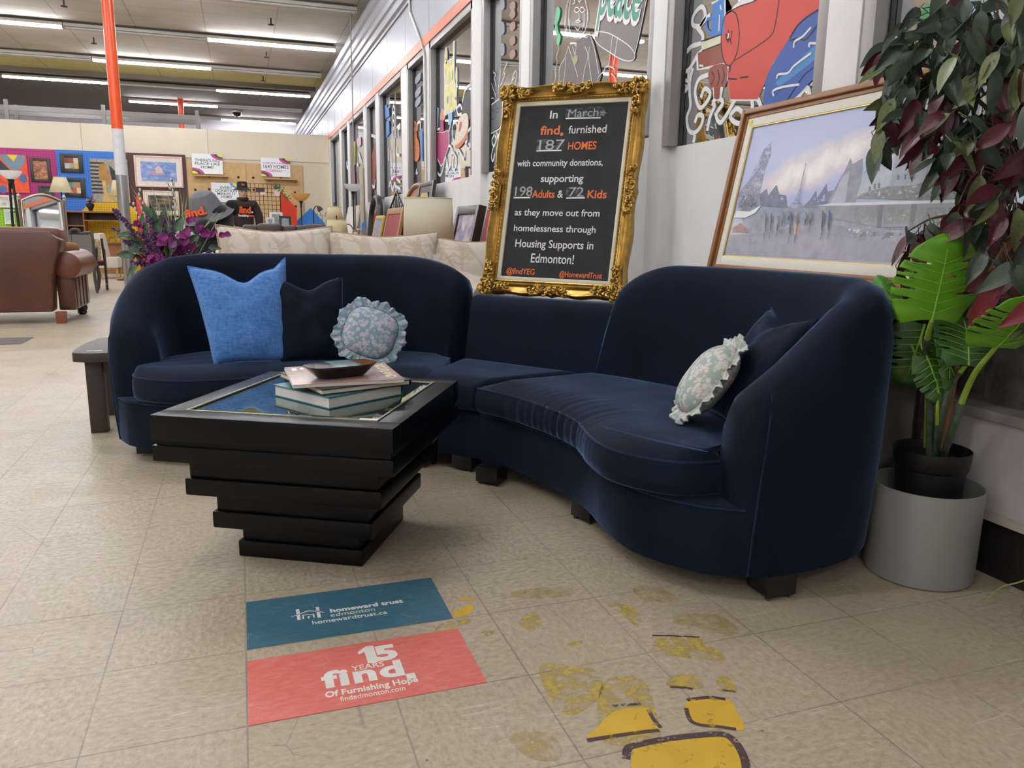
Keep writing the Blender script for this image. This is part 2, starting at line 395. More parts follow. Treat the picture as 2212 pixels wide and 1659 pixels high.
# slate-look panel standing behind the glass of the near bay
def slate_mat():
    m = bpy.data.materials.new('slate_panel'); m.use_nodes = True; N, L = nodes(m); b = N['Principled BSDF']
    tc = N.new('ShaderNodeTexCoord').outputs['Object']
    br = N.new('ShaderNodeTexBrick'); br.inputs['Scale'].default_value = 1; br.inputs['Brick Width'].default_value = .30; br.inputs['Row Height'].default_value = .30; br.inputs['Mortar Size'].default_value = .002
    br.inputs['Color1'].default_value = lin('#86624f'); br.inputs['Color2'].default_value = lin('#9a9997'); br.inputs['Mortar'].default_value = lin('#2e2926'); br.inputs['Bias'].default_value = .0
    L.new(mapped(N, L, tc, (1, 1, 1), (0, PI/2, PI/2)), br.inputs['Vector'])
    n = noise_n(N, L, tc, 14, 6, .6)
    L.new(mixc(N, L, .55, br.outputs['Color'], ramp(N, L, n, .3, .7, lin('#4a3d36'), lin('#a8a097')), 'MIX'), b.inputs['Base Color'])
    b.inputs['Roughness'].default_value = .5
    return m
box('lower_panel', (.03, 0, .27), (.02, 2.0, .54), slate_mat(), WIN[0])
# ground outside the windows
struct(MB().add([(2.32, -9, -.05), (14, -9, -.05), (14, 28, -.05), (2.32, 28, -.05)], [(0, 1, 2, 3)]).build('ground_outside', M('asphalt', '#55565a', .9, .1), smooth=0))
# ------------------------------------------------------------------ ceiling lights
CH = M('lamp_housing', '#c9c5bd', .45, .04); CHD = M('lamp_housing_top', '#4b4742', .6)
TUBEON = M('lit_tube', '#f6f8ff', emis=TUBE); TUBEOFF = M('unlit_tube', '#d8d8d4', .3)
def strip_light(x, y, lit, label):
    t = thing('strip_light', label, 'ceiling light', (x, y, 4.30), group='fluorescent strip lights under the ceiling')
    MB().box((0, 0, .055), (2.28, .12, .05)).build('housing', CH, t, bevel=.004)
    MB().box((0, 0, .088), (2.28, .05, .016)).build('mounting_rail', CHD, t)
    for s in (-1, 1):
        MB().box((s*1.135, 0, .015), (.012, .11, .05)).build('end_plate', CH, t)
        MB().tube([(-1.12, s*.03, .008), (1.12, s*.03, .008)], .017, 10).build('tube', TUBEON if lit else TUBEOFF, t)
    return t
ORD = {14.15: 'in the second row from the front', 11.33: 'in the nearest row in view', 16.97: 'in the third row', 19.79: 'in the fourth row', 22.61: 'in the fifth row', 25.43: 'in the farthest row'}
COLN = {0: 'next to the window wall', 1: 'in the middle of the view', 2: 'at the left edge', 3: 'further left'}
lt0 = {}
for k in range(-7, 5):
    for j in range(0, 5):
        y = round(14.15+2.82*k, 2); x = .80-2.29*j
        lit = (k+j) % 2 == 0
        if k < -1 and not lit or (k <= -6 and j == 0): continue
        if k >= 3 and j > 1: continue
        lab = '%s strip light %s, %s' % ('lit' if lit else 'unlit', ORD.get(y, 'overhead in the hall'), COLN.get(j, 'further left'))
        if y not in ORD: lab = 'lit fluorescent strip light overhead, outside the picture'
        if lit in lt0: o = dup(lt0[lit], (x, y, 4.30), label=lab)
        else: lt0[lit] = strip_light(x, y, lit, lab)
# thin supply rails the lights hang on
for n_, y in enumerate((11.33, 14.15, 16.97, 19.79)):
    tag(box('light_rail', (-5.2, y, CZ-.012), (14.2, .04, .022), CHD), ['long dark rail carrying the nearest row of lights', 'long dark rail carrying the second row of lights', 'long dark rail carrying the third row of lights, at the yellow band', 'long dark rail carrying the fourth row of lights'][n_], 'light rail', 'ceiling light rails')
# ------------------------------------------------------------------ velvet sectional
def velvet(name, col, tint, bump=.25):
    m = bpy.data.materials.new(name); m.use_nodes = True; N, L = nodes(m); b = N['Principled BSDF']
    tc = N.new('ShaderNodeTexCoord').outputs['Object']
    n = noise_n(N, L, mapped(N, L, tc, (2.2, 2.2, 1.2)), 2.6, 5, .6)
    c = lin(col)
    L.new(ramp(N, L, n, .3, .72, tuple(v*.75 for v in c[:3])+(1,), tuple(v*1.5 for v in c[:3])+(1,)), b.inputs['Base Color'])
    b.inputs['Roughness'].default_value = .85; b.inputs['Specular IOR Level'].default_value = .15
    n3 = noise_n(N, L, mapped(N, L, tc, (3, 3, 3), (0, 0, 0), (4, 2, 1)), 2.2, 5, .65)
    L.new(mnode(N, 'ADD', .12, mnode(N, 'MULTIPLY', n3, 1.05, L=L), L=L), b.inputs['Sheen Weight'])
    b.inputs['Sheen Roughness'].default_value = .30; b.inputs['Sheen Tint'].default_value = lin(tint)
    fine = noise_n(N, L, tc, 260, 2); soft = noise_n(N, L, tc, 9, 3)
    bp = N.new('ShaderNodeBump'); bp.inputs['Strength'].default_value = bump; bp.inputs['Distance'].default_value = .004
    L.new(mnode(N, 'ADD', mnode(N, 'MULTIPLY', fine, .35, L=L), mnode(N, 'MULTIPLY', soft, 1.0, L=L), L=L), bp.inputs['Height']); L.new(bp.outputs[0], b.inputs['Normal'])
    return m
VEL = velvet('navy_velvet', '#0a1424', '#7fa0cf'); PIPE = velvet('navy_velvet_seam', '#16233a', '#a9bddd', .1)
LEGM = M('black_block_leg', '#111113', .35, .1)
A0 = Vector((.80, 1.13)); AX = Vector((math.cos(math.radians(41)), math.sin(math.radians(41))))
SH = Vector((-.06, .05))
def mir(p):
    v = Vector((p[0], p[1]))-A0; q = AX*(2*v.dot(AX))-v+A0+SH
    x = 1.0+(q.x-1.0)*1.028; return (-.52+(x+.52)*1.075, q.y, p[2])
def ident(p): return (p[0], p[1], p[2])
FB = [(.917, 1.109), (.987, 1.003), (1.039, .824), (1.075, .68), (1.095, .518), (1.091, .414), (1.075, .292), (1.073, .158), (1.104, .044), (1.183, -.077), (1.235, -.118), (1.291, -.151)]
CC = [(1.272, -.078), (1.31, -.081), (1.42, -.100), (1.56, -.088), (1.70, -.036), (1.80, .070), (1.845, .22), (1.86, .40), (1.84, .60), (1.78, .80), (1.69, .98), (1.585, 1.14), (1.50, 1.25)]
FC = [(.895, 1.073), (.98, .886), (1.042, .643), (1.055, .479), (1.035, .36), (1.015, .268), (1.011, .148), (1.051, .047), (1.123, -.035), (1.185, -.058), (1.25, -.062)]
def pl(pts, n): return resample(cr([Vector((a, b, 0)) for a, b in pts], 10), n)
def lerp(a, b, t): return a+(b-a)*t
def interp(x, tab):
    if x <= tab[0][0]: return tab[0][1]
    for (a, va), (b, vb) in zip(tab, tab[1:]):
        if x <= b: t = (x-a)/(b-a); t = t*t*(3-2*t) if False else t; return va+(vb-va)*t
    return tab[-1][1]
def shell_geo(f, shear=0):
    n = 64; C = pl(CC, n); total = sum((C[i+1]-C[i]).length for i in range(n-1)); s = 0; rings = []
    htab = [(0, .55), (.04, .585), (.10, .635), (.17, .69), (.25, .75), (.35, .81), (.48, .85), (.63, .868), (total, .868)]
    for i, c in enumerate(C):
        if i: s += (C[i]-C[i-1]).length
        t = (C[min(i+1, n-1)]-C[max(i-1, 0)]).normalized(); nn = Vector((t.y, -t.x, 0))      # outward
        h = interp(s, htab); e = total-s
        if e < .36: h = .705+(h-.705)*math.sqrt(max(0, 1-(1-e/.36)**2))
        k = 1.0
        sec = [(.055, .068), (.074, .075), (.084, .2), (.092, .40), (.094, h-.16), (.080, h-.06), (.053, h-.018), (.012, h), (-.022, h-.004), (-.05, h-.025), (-.068, h-.07), (-.082, (h+.42)/2), (-.098, .40), (-.105, .25), (-.09, .075), (-.05, .068)]
        cap = 0
        d0 = s; d1 = e
        q = 1.0
        for dd, rr_ in ((d0, .045), (d1, .03)):
            if dd < rr_: q = min(q, .55+.45*math.sqrt(max(0, 1-(1-dd/rr_)**2)))
        ring = []
        for o, z in sec:
            zz = z if q == 1 else (z if z < .3 else lerp(h*.9 if False else z-.03*(1-q)*2, z, q))
            p = c+nn*(o*q)
            if e < .4 and zz > .38: p = p-t*(shear*(1-e/.4)*(zz-.38)/.3)
            ring.append(f((p.x, p.y, zz)))
        rings.append(ring)
    return MB().loft(rings)
def pair_surface(F, B, fn, nu, nv, f):
    """closed pad between a front curve and a back curve; fn(u, w) -> (z_top, z_bot, shift out of the front)"""
    F = pl(F, nu+1); B = pl(B, nu+1); rings = []
    for i in range(nu+1):
        a, b = F[i], B[i]; d = (b-a); u = i/nu; L_ = max(d.length, 1e-6); d = d/L_
        top = []; bot = []
        for j in range(nv+1):
            w = j/nv; zt, zb, sh = fn(u, w); p = a+d*(L_*w)-d*sh
            top.append(f((p.x, p.y, zt)))
        prof = fn(u, 'front')
        fr = [f(((a-d*o).x, (a-d*o).y, z)) for o, z in prof]
        prof = fn(u, 'back')
        bk = [f(((b+d*o).x, (b+d*o).y, z)) for o, z in prof]
        rings.append(fr+top+bk)
    return MB().loft(rings)
def ripple(u):
    w = math.exp(-((u-.36)/.20)**2)
    return w*(.0055*math.sin(u*175+2*math.sin(u*21))+.003*math.sin(u*97))
def cush_fn(z0, z1, crown, rip=True):
    def fn(u, w):
        r = ripple(u) if rip else 0
        if w == 'front': return [(-.03, z0), (-.006, z0+.002), (.006+r*.4, z0+.012), (.012+r, lerp(z0, z1, .4)), (.010+r, lerp(z0, z1, .75)), (.002+r*.5, z1-.004)]
        if w == 'back': return [(0, z1-.02), (0, z0)]
        e = min(1, w/.16)**.6*min(1, (1-w)/.2+.35)*min(1, min(u, 1-u)/.06+.25)
        rp = 0
        if rip:
            rp = .35*r*max(0, 1-w/.35)+.004*math.sin(w*34+u*9)*math.exp(-((u-.72)/.2)**2)*min(1, w*2)
        return (z1+crown*e+rp, 0, 0)
    return fn
def base_fn(z0, z1):
    def fn(u, w):
        if w == 'front': return [(-.02, z0), (-.004, z0+.004), (.001, z0+.02), (.001, z1-.02), (-.006, z1-.004)]
        if w == 'back': return [(0, z0)]
        return (z1, 0, 0)
    return fn
INN = [(1.43, 1.175), (1.545, 1.02), (1.62, .87), (1.685, .72), (1.735, .55), (1.75, .40), (1.735, .26), (1.70, .15), (1.63, .075), (1.53, .025), (1.40, .012), (1.285, .01)]
CEN = [(1.48, 1.22), (1.585, 1.10), (1.69, .94), (1.78, .77), (1.83, .60), (1.85, .40), (1.83, .22), (1.78, .08), (1.68, -.02), (1.56, -.07), (1.42, -.09), (1.30, -.10)]
def front_seam(F, z, out, f, r=.0035, a=0.0, b=1.0):
    P = pl(F, 90); B = pl(INN, 90)
    pts = []
    for i, p in enumerate(P):
        u = i/89
        if u < a or u > b: continue
        d = (B[i]-p).normalized(); q = p-d*(out+ripple(u)*.6); pts.append(f((q.x, q.y, z)))
    return MB().tube(pts, r, 6)
def block_leg(par, x, y, a, w=.095, dpt=.095, h=.075):
    m = MB().box((0, 0, h/2+.006), (w, dpt, h-.012), Matrix.Translation((x, y, 0)) @ RZ(a)); o = m.build('leg', LEGM, par, bevel=.003)
    g = MB()
    for sx in (-1, 1): g.lathe([(.008, 0), (.010, .004), (.006, .008)], 10, Matrix.Translation((x, y, 0)) @ RZ(a) @ TR(sx*w*.36, -dpt*.36, 0))
    g.build('foot_glide', M('chrome_glide', '#8d8d90', .25, metal=.9), o)
    return o
def section(name, label, f, legs):
    t = thing(name, label, 'sofa section', (0, 0, 0))
    shell_geo(f, .07 if f is ident else -.015).build('wraparound_back', VEL, t, smooth=50)
    pair_surface(FB, CEN, base_fn(.068, .272), 70, 6, f).build('base', VEL, t, smooth=50)
    cu = pair_surface(FC, INN, cush_fn(.284, .385, .032), 110, 16, f).build('seat_cushion', VEL, t, smooth=60)
    front_seam(FC, .3835, .002, f).build('seam', PIPE, cu)
    front_seam(FB, .266, .0, f).build('base_piping', PIPE, t)
    # seam up the end of the arm and down the base
    C = Vector((1.30, -.08, 0)); 
    pts = [f((1.300, -.156, .078)), f((1.300, -.166, .20)), f((1.306, -.173, .35)), f((1.314, -.1755, .45)), f((1.322, -.172, .52)), f((1.335, -.155, .575)), f((1.35, -.125, .610))]
    MB().tube(pts, .0032, 6).build('arm_seam', PIPE, t)
    for (x, y, a) in legs:
        p = f((x, y, 0)); block_leg(t, p[0], p[1], a if f is ident else 2*math.radians(41)-a)
    return t
SR = section('sofa_section', 'navy velvet curved sofa section at the right, arm curling toward the grey planter', ident, [(.945, 1.04, math.radians(-45)), (1.155, .555, math.radians(-70)), (1.405, -.125, math.radians(0)), (1.74, .25, .3), (1.62, .98, .9)])
SL = section('sofa_section', 'navy velvet curved sofa section at the left, holding the bright blue pillow', mir, [(1.33, -.06, math.radians(-10)), (1.15, .54, math.radians(-70)), (.97, 1.02, math.radians(-45)), (1.74, .25, .3), (1.62, .98, .9)])
cr_ = [GZ(*q, .4225) for q in ((1290, 918), (1360, 938), (1440, 957), (1530, 976))]
MB().tube(cr(cr_, 6), [.0008]+[.0022]*17+[.0008], 6).build('worn_crease', velvet('worn_velvet', '#31405c', '#b9cbe6', .1), [o for o in SR.children if o.name.startswith('seat')][0])
# wedge between the two
WF = [(.921, 1.13), (.83, 1.225), (.742, 1.318)]
WI = [(1.425, 1.19), (1.225, 1.465), (1.025, 1.74)]
WC = [(1.51, 1.27), (1.31, 1.545), (1.11, 1.82)]
WD = thing('sofa_section', 'navy velvet wedge section with the low straight back between the two curved sofas', 'sofa section')
pair_surface([(.925, 1.128), (.84, 1.218), (.755, 1.308)], WC, base_fn(.068, .272), 20, 6, ident).build('base', VEL, WD, smooth=50)
cw = pair_surface([(.892, 1.098), (.80, 1.185), (.708, 1.272)], [(1.42, 1.19), (1.222, 1.462), (1.03, 1.725)], cush_fn(.284, .385, .026, False), 24, 14, ident).build('seat_cushion', VEL, WD, smooth=60)
P = [(.900, 1.10, .384), (.802, 1.187, .384), (.71, 1.268, .384)]
MB().tube(P, .003, 6).build('seam', PIPE, cw)
mb = MB(); e = (Vector(WI[2])-Vector(WI[0])).normalized(); nb = Vector((-e.y, e.x)); nb = nb if nb.x > 0 else -nb
rings = []
ex = Vector((e.x, e.y)); o0 = Vector(WI[0]); LW = (Vector(WI[2])-o0).length
for s in [-.075, -.07, -.06, -.04, 0, .03]+[.06+i*(LW-.12)/10 for i in range(11)]+[LW-.03, LW-.012, LW, LW+.005]:
    d = min(s+.075, LW+.005-s); q = 1-.12*(1-min(1, d/.03))**2
    ring = []
    for o_, z in [(0, .07), (0, .40), (.045, .60), (.055, .655), (.075, .685), (.11, .695), (.145, .685), (.165, .655), (.175, .60), (.175, .07)]:
        p = o0+ex*s+nb*(.0875+(o_-.0875)*q); ring.append((p.x, p.y, z if z < .5 else z-.012*(1-q)*8*.2))
    rings.append(ring)
mb.loft(rings).build('low_back', VEL, WD, smooth=50)
for x, y in ((1.25, 1.62), (.90, 1.25)): block_leg(WD, x, y, .8)
# ------------------------------------------------------------------ pillows
def pillow(mb, w, h, th, X, ear=.10, dent=0, n=28, dentw=.45, taper=(0, 0), ears=None):
    def pt(a, b, sgn):
        u = -1+2*a; v = -1+2*b
        k = ((1-u*u)*(1-v*v)); z = th/2*k**.42 if k > 0 else 0
        x = w/2*u*(1-ear*(1-v*v)*abs(u)**2); y = h/2*v*(1-ear*(1-u*u)*abs(v)**2)
        x *= 1+(taper[0] if u < 0 else taper[1])*v
        if dent and v > -.5:
            g = math.exp(-(u/dentw)**2)*((v+.5)/1.5)**2; y -= dent*g
            if v > 0: y += dent*.25*abs(u)**3*v
        if ears and v > .6:
            e_ = ears[0] if u < 0 else ears[1]; y += e_*max(0, abs(u)-.72)/.28*(v-.6)/.4
        wr = .010*noise.noise(Vector((u*2.6, v*2.6, sgn*3.1)))*min(1, k*3)
        return (x, y, sgn*(z+wr))
    for sg in (1, -1): mb.grid(lambda a, b: pt(a, b, sg), n, n, X, flip=sg < 0)
    P = [pt(i/n, 0, 0) for i in range(n)]+[pt(1, i/n, 0) for i in range(n)]+[pt(1-i/n, 1, 0) for i in range(n)]+[pt(0, 1-i/n, 0) for i in range(n)]
    return [X @ Vector(p) for p in P]
def lean_mx(base, right, back, lean):
    """pillow frame: base = middle of bottom edge, right = horizontal direction, leaning backwards"""
    r = Vector((right[0], right[1], 0)).normalized(); bk = Vector((-r.y, r.x, 0))
    up = (Vector((0, 0, math.cos(lean)))+bk*math.sin(lean)); return frame_mx(base, r, up)
def linen(name, col, light):
    m = bpy.data.materials.new(name); m.use_nodes = True; N, L = nodes(m); b = N['Principled BSDF']
    tc = N.new('ShaderNodeTexCoord').outputs['Object']
    a = noise_n(N, L, mapped(N, L, tc, (14, 14, 50)), 2.4, 6, .65); c = noise_n(N, L, mapped(N, L, tc, (40, 40, 14)), 2.4, 5, .65)
    s = mnode(N, 'MULTIPLY', mnode(N, 'ADD', a, c, L=L), .5, L=L)
    L.new(ramp(N, L, s, .38, .66, lin(col), lin(light)), b.inputs['Base Color']); b.inputs['Roughness'].default_value = .9
    b.inputs['Sheen Weight'].default_value = .25
    bp = N.new('ShaderNodeBump'); bp.inputs['Strength'].default_value = .35; bp.inputs['Distance'].default_value = .004
    n2 = mnode(N, 'MULTIPLY', noise_n(N, L, mapped(N, L, tc, (5, 5, 15)), 2.2, 4, .6, 1.2), 2.5, L=L)
    L.new(mnode(N, 'ADD', n2, mnode(N, 'MULTIPLY', s, .4, L=L), L=L), bp.inputs['Height']); L.new(bp.outputs[0], b.inputs['Normal'])
    return m
def floral(name, c):
    m = bpy.data.materials.new(name); m.use_nodes = True; N, L = nodes(m); b = N['Principled BSDF']
    tc = N.new('ShaderNodeTexCoord').outputs['Object']
    nv = N.new('ShaderNodeTexNoise'); nv.inputs['Scale'].default_value = 30; L.new(tc, nv.inputs['Vector'])
    ad = N.new('ShaderNodeVectorMath'); ad.operation = 'MULTIPLY_ADD'; ad.inputs[1].default_value = (.035, .035, .035); L.new(nv.outputs['Color'], ad.inputs[0]); L.new(tc, ad.inputs[2])
    v = N.new('ShaderNodeTexVoronoi'); v.inputs['Scale'].default_value = 48; L.new(ad.outputs[0], v.inputs['Vector'])
    w = N.new('ShaderNodeTexWave'); w.wave_type = 'RINGS'; w.inputs['Scale'].default_value = 40; w.inputs['Distortion'].default_value = 14; w.inputs['Detail'].default_value = 3; L.new(ad.outputs[0], w.inputs['Vector'])
    k = ramp(N, L, v.outputs['Color'], .2, .8)
    base = mixc(N, L, k, lin(c[0]), lin(c[1]))
    base = mixc(N, L, ramp(N, L, noise_n(N, L, tc, 26, 4), .5, .54), base, lin(c[2]))
    base = mixc(N, L, mnode(N, 'MULTIPLY', ramp(N, L, w.outputs['Fac'], .42, .62), .75, L=L), base, lin(c[3]))
    base = mixc(N, L, ramp(N, L, v.outputs['Distance'], .42, .6), base, lin(c[4]))
    L.new(base, b.inputs['Base Color']); b.inputs['Roughness'].default_value = .75
    return m
BLUE = linen('blue_linen', '#2f68b0', '#5f93d2')
FLOR = floral('floral_print', ['#aeb4c4', '#93a9bb', '#bfa9b2', '#c9ccd6', '#7f9aa8'])
FLOR2 = floral('floral_print_faded', ['#c9c9c0', '#b3bab2', '#cbb8b2', '#d6d5cb', '#9aa8a2'])
def square_pillow(label, mat, base, right, lean, w, h, th, **kw):
    t = thing('throw_pillow', label, 'pillow', (0, 0, 0))
    X = lean_mx(base, right, None, lean) @ TR(0, h/2, 0)
    mb = MB(); ed = pillow(mb, w, h, th, X, **kw)
    mb.build('cover', mat, t, smooth=80, merge=True)
    MB().tube(ed+[ed[0]], .0035, 6).build('welt', mat, t)
    return t
def ruffle_pillow(label, mat, base, right, lean, roll, w, h, th, ruf):
    t = thing('ruffled_pillow', label, 'pillow', (0, 0, 0))
    X = lean_mx(base, right, None, lean) @ TR(0, h/2+ruf*.8, 0) @ RZ(roll)
    mb = MB(); n = 30
    def pt(a, b, sg):
        r = a; th_ = 2*PI*b; p = 3.0
        c, s = math.cos(th_), math.sin(th_); k = (abs(c)**p+abs(s)**p)**(-1/p)
        return (w/2*r*k*c, h/2*r*k*s, sg*th/2*(max(0, 1-r**2.4))**.55)
    for sg in (1, -1): mb.grid(lambda a, b: pt(a, b, sg), 14, 60, X, flip=sg > 0)
    mb.build('cover', mat, t, smooth=80, merge=True)
    mb = MB(); nn = 240; rings = []
    rnd = random.Random(5)
    for i in range(nn):
        b = i/nn; th_ = 2*PI*b; e = pt(1, b, 0); d = Vector((e[0], e[1], 0)).normalized()
        fold = math.sin(th_*22+1.3*math.sin(th_*5)+.8*math.sin(th_*11)); ln = ruf*(1+.18*math.sin(th_*9+1)+.10*math.sin(th_*23))
        row = []
        for j in range(6):
            q = j/5; am = .009*q**.8
            row.append(X @ Vector((e[0]+d.x*ln*q*(1-.08*abs(fold)), e[1]+d.y*ln*q*(1-.08*abs(fold)), fold*am+.004*math.sin(th_*53)*q)))
        rings.append(row)
    vs = [p for r_ in rings for p in r_]; fs = []
    for i in range(nn):
        k = (i+1) % nn
        for j in range(5): fs.append((i*6+j, k*6+j, k*6+j+1, i*6+j+1))
    o = mb.add(vs, fs).build('ruffle', mat, t, smooth=80)
    md = o.modifiers.new('thick', 'SOLIDIFY'); md.thickness = .002
    return t
square_pillow('bright blue linen pillow with pointed corners on the left sofa section', BLUE, (.045, 1.715, .412), (1, .02), math.radians(19), .365, .425, .15, ear=.05, dent=.055, ears=(.0, .04), dentw=.33, taper=(.24, .0))
square_pillow('dark navy velvet pillow between the bright blue one and the floral one', VEL, (.315, 1.70, .412), (1, -.02), math.radians(21), .315, .385, .12, ear=.06, dent=.045, dentw=.4, taper=(.16, .0))
ruffle_pillow('round-cornered floral pillow with a ruffle, lying turned beside the navy pillow on the left', FLOR, (.555, 1.57, .412), (1, -.12), math.radians(24), math.radians(-22), .235, .225, .09, .040)
square_pillow('dark navy velvet pillow leaning in the arm corner of the right sofa section', VEL, (1.43, .20, .418), (-.28, -1), math.radians(30), .34, .385, .12, ear=.07, dent=.04, dentw=.4)
ruffle_pillow('faded floral ruffled pillow seen edge-on against the navy pillow at the right', FLOR2, (1.30, .26, .425), (-.42, -1), math.radians(36), math.radians(8), .235, .25, .12, .038)
# ------------------------------------------------------------------ stepped coffee table
TBX, TBY, TBA = .2555, .660, math.radians(-29.15)
TBL = M('black_lacquer', '#050506', .34, .15, 12, spec=.22)
tb = thing('coffee_table', 'black lacquered coffee table with inverted stepped base and glass top', 'coffee table', (TBX, TBY, 0), TBA)
def slab(mb, s, z0, z1): mb.box((0, 0, (z0+z1)/2), (s, s, z1-z0))
tiers = [(.400, .0, .108), (.500, .108, .224), (.600, .224, .340)]
for i, (s, z0, z1) in enumerate(tiers):
    m = MB(); slab(m, s, z0+(.0 if i else 0), z0+.052); m2 = MB()
    slab(m2, s-.022, z0+.052, z1)
    a = m.build('tier', TBL, tb, bevel=.006); m2.build('recessed_band', TBL, a, bevel=.004)
S = .715
m = MB(); slab(m, S, .340, .388); a = m.build('tier', TBL, tb, bevel=.006)
m = MB(); slab(m, S-.02, .388, .402); m.build('recessed_band', TBL, a)
m = MB()
rim = .068
for sgn in (-1, 1):
    m.box((0, sgn*(S/2-rim/2), .439), (S, rim, .074)); m.box((sgn*(S/2-rim/2), 0, .439), (rim, S-2*rim, .074))
m.box((0, 0, .41), (S-2*rim, S-2*rim, .016))
m.build('top_frame', TBL, tb, bevel=.005)
m = MB(); q = S/2-rim-.004
for sgn in (-1, 1):
    m.box((0, sgn*q, .4765), (2*q+.008, .005, .004)); m.box((sgn*q, 0, .4765), (.005, 2*q-.005, .004))
m.build('metal_inlay', M('pale_metal_line', '#c9c3b6', .3, metal=.8), tb)
# bevelled mirror-like glass
m = MB(); g = q-.0035; b = .022
m.loft([[(-g, -g, .468), (g, -g, .468), (g, g, .468), (-g, g, .468)], [(-g, -g, .4725), (g, -g, .4725), (g, g, .4725), (-g, g, .4725)], [(-g+b, -g+b, .476), (g-b, -g+b, .476), (g-b, g-b, .476), (-g+b, g-b, .476)]])
mg = M('smoked_mirror_glass', '#8fa09a', .02, .0, metal=.92, spec=.8)
m.build('glass_top', mg, tb, smooth=0)
# ------------------------------------------------------------------ books and dish on the table
def book(label, x, y, z, w, d, h, rot, cover, page, hard=True, group='books stacked on the coffee table'):
    t = thing('book', label, 'book', (x, y, z), rot, group)
    cv = MB(); c = .003 if hard else .0012
    cv.box((0, 0, c/2), (w, d, c)); cv.box((0, 0, h-c/2), (w, d, c)); cv.box((w/2-c/2, 0, h/2), (c, d, h-2*c))
    cv.build('cover', cover, t)
    o = .005 if hard else .001
    MB().box((-.001, 0, h/2), (w-o*2, d-o*2, h-2*c-.0002)).build('page_block', page, t)
    return t
PAGE = M('book_pages', '#e6e4dc', .8, .10, 3, stretch=(.2, .2, 400)); PAGE2 = M('cream_book_pages', '#e6dfc8', .8, .10, 3, stretch=(.2, .2, 400))
ZT = .476
B1 = book('thick pale-paged book with a blue-green cover at the bottom of the stack', .3085, .644, ZT+.0005, .29, .283, .036, math.radians(30.9), M('teal_cover', '#2d6e78', .35), PAGE)
B2 = book('black-covered book in the middle of the stack under the picture magazine', .331, .687, ZT+.037, .30, .345, .018, math.radians(17.6), M('black_cover', '#26262a', .35), PAGE2)
def cover_pic():
    m = bpy.data.materials.new('landscape_cover'); m.use_nodes = True; N, L = nodes(m); b = N['Principled BSDF']
    tc = N.new('ShaderNodeTexCoord').outputs['Object']
    n = noise_n(N, L, mapped(N, L, tc, (4, 11, 1)), 2.2, 6, .6, .6)
    r = N.new('ShaderNodeValToRGB'); L.new(n, r.inputs[0]); e = r.color_ramp.elements
    e[0].position = .25; e[0].color = lin('#4a3f40'); e[1].position = .8; e[1].color = lin('#c9b9b2')
    for p, c in ((.4, '#9a8584'), (.5, '#b9a09a'), (.6, '#c98b63'), (.68, '#b7a5a2')): q = e.new(p); q.color = lin(c)
    L.new(r.outputs[0], b.inputs['Base Color']); b.inputs['Roughness'].default_value = .25
    return m
B3 = book('landscape picture book lettered along its right end, topmost of the stack', .324, .672, ZT+.0558, .333, .315, .011, math.radians(1.5), cover_pic(), PAGE, False)
mb = MB(); addtext(mb, 'SCOTLAND', .045, TR(.135, -.0, .0113) @ RZ(math.radians(-90)), bold=.0006, w=.24); mb.build('title', M('cream_print', '#e8dfb9', .5), B3)
mb = MB(); mb.box((-.14, .10, .0113), (.016, .05, .0004)).box((-.115, .11, .0113), (.012, .035, .0004)); mb.build('cover_print', M('white_print', '#e4e2de', .5), B3)
def dish_mat():
    m = bpy.data.materials.new('glazed_dish'); m.use_nodes = True; N, L = nodes(m); b = N['Principled BSDF']
    tc = N.new('ShaderNodeTexCoord').outputs['Object']; sx = N.new('ShaderNodeSeparateXYZ'); L.new(tc, sx.inputs[0])
    n = mnode(N, 'ADD', sx.outputs[0], mnode(N, 'MULTIPLY', noise_n(N, L, tc, 12, 3), .012, L=L), L=L)
    c = mixc(N, L, mnode(N, 'GREATER_THAN', n, -.024, L=L), lin('#3a1c1a'), lin('#8fb0b0'))
    c = mixc(N, L, mnode(N, 'GREATER_THAN', n, .056, L=L), c, lin('#8a5a1e'))
    d = noise_n(N, L, tc, 40, 4); c = mixc(N, L, mnode(N, 'MULTIPLY', ramp(N, L, d, .55, .7), .4, L=L), c, lin('#2a1d18'))
    L.new(c, b.inputs['Base Color']); b.inputs['Roughness'].default_value = .06; b.inputs['Coat Weight'].default_value = .6
    return m
dz = ZT+.0672
dt = thing('dish', 'oblong glazed dish, brown and pale blue inside, on the top book', 'dish', (.312, .615, dz), math.radians(17))
def ring(a, b, z, n=48, p=3.2):
    out = []
    for i in range(n):
        t = 2*PI*i/n; c, s = math.cos(t), math.sin(t); k = (abs(c)**p+abs(s)**p)**(-1/p); out.append((a*k*c, b*k*s, z))
    return out
MB().loft([ring(.07, .03, 0), ring(.078, .036, .004), ring(.108, .056, .032), ring(.1135, .0605, .0375), ring(.1145, .0615, .039), ring(.112, .059, .0385)], cap=True).build('outside', M('dark_brown_glaze', '#1d1513', .12, .2, spec=.6), dt)
MB().loft([ring(.1125, .0595, .0395), ring(.105, .053, .033), ring(.078, .034, .0085), ring(.05, .02, .007)], cap=True).build('glazed_inside', dish_mat(), dt)
tag(box('price_label', (0, 0, 0), (.05, .022, .0006), M('white_sticker', '#e9e9ea', .5)), 'small white sticker lying on the glass table top near its front right corner', 'sticker')
pl_ = bpy.data.objects['price_label']; pl_.location = GZ(795, 906, ZT+.0006); pl_.rotation_euler = (0, 0, TBA+.15)
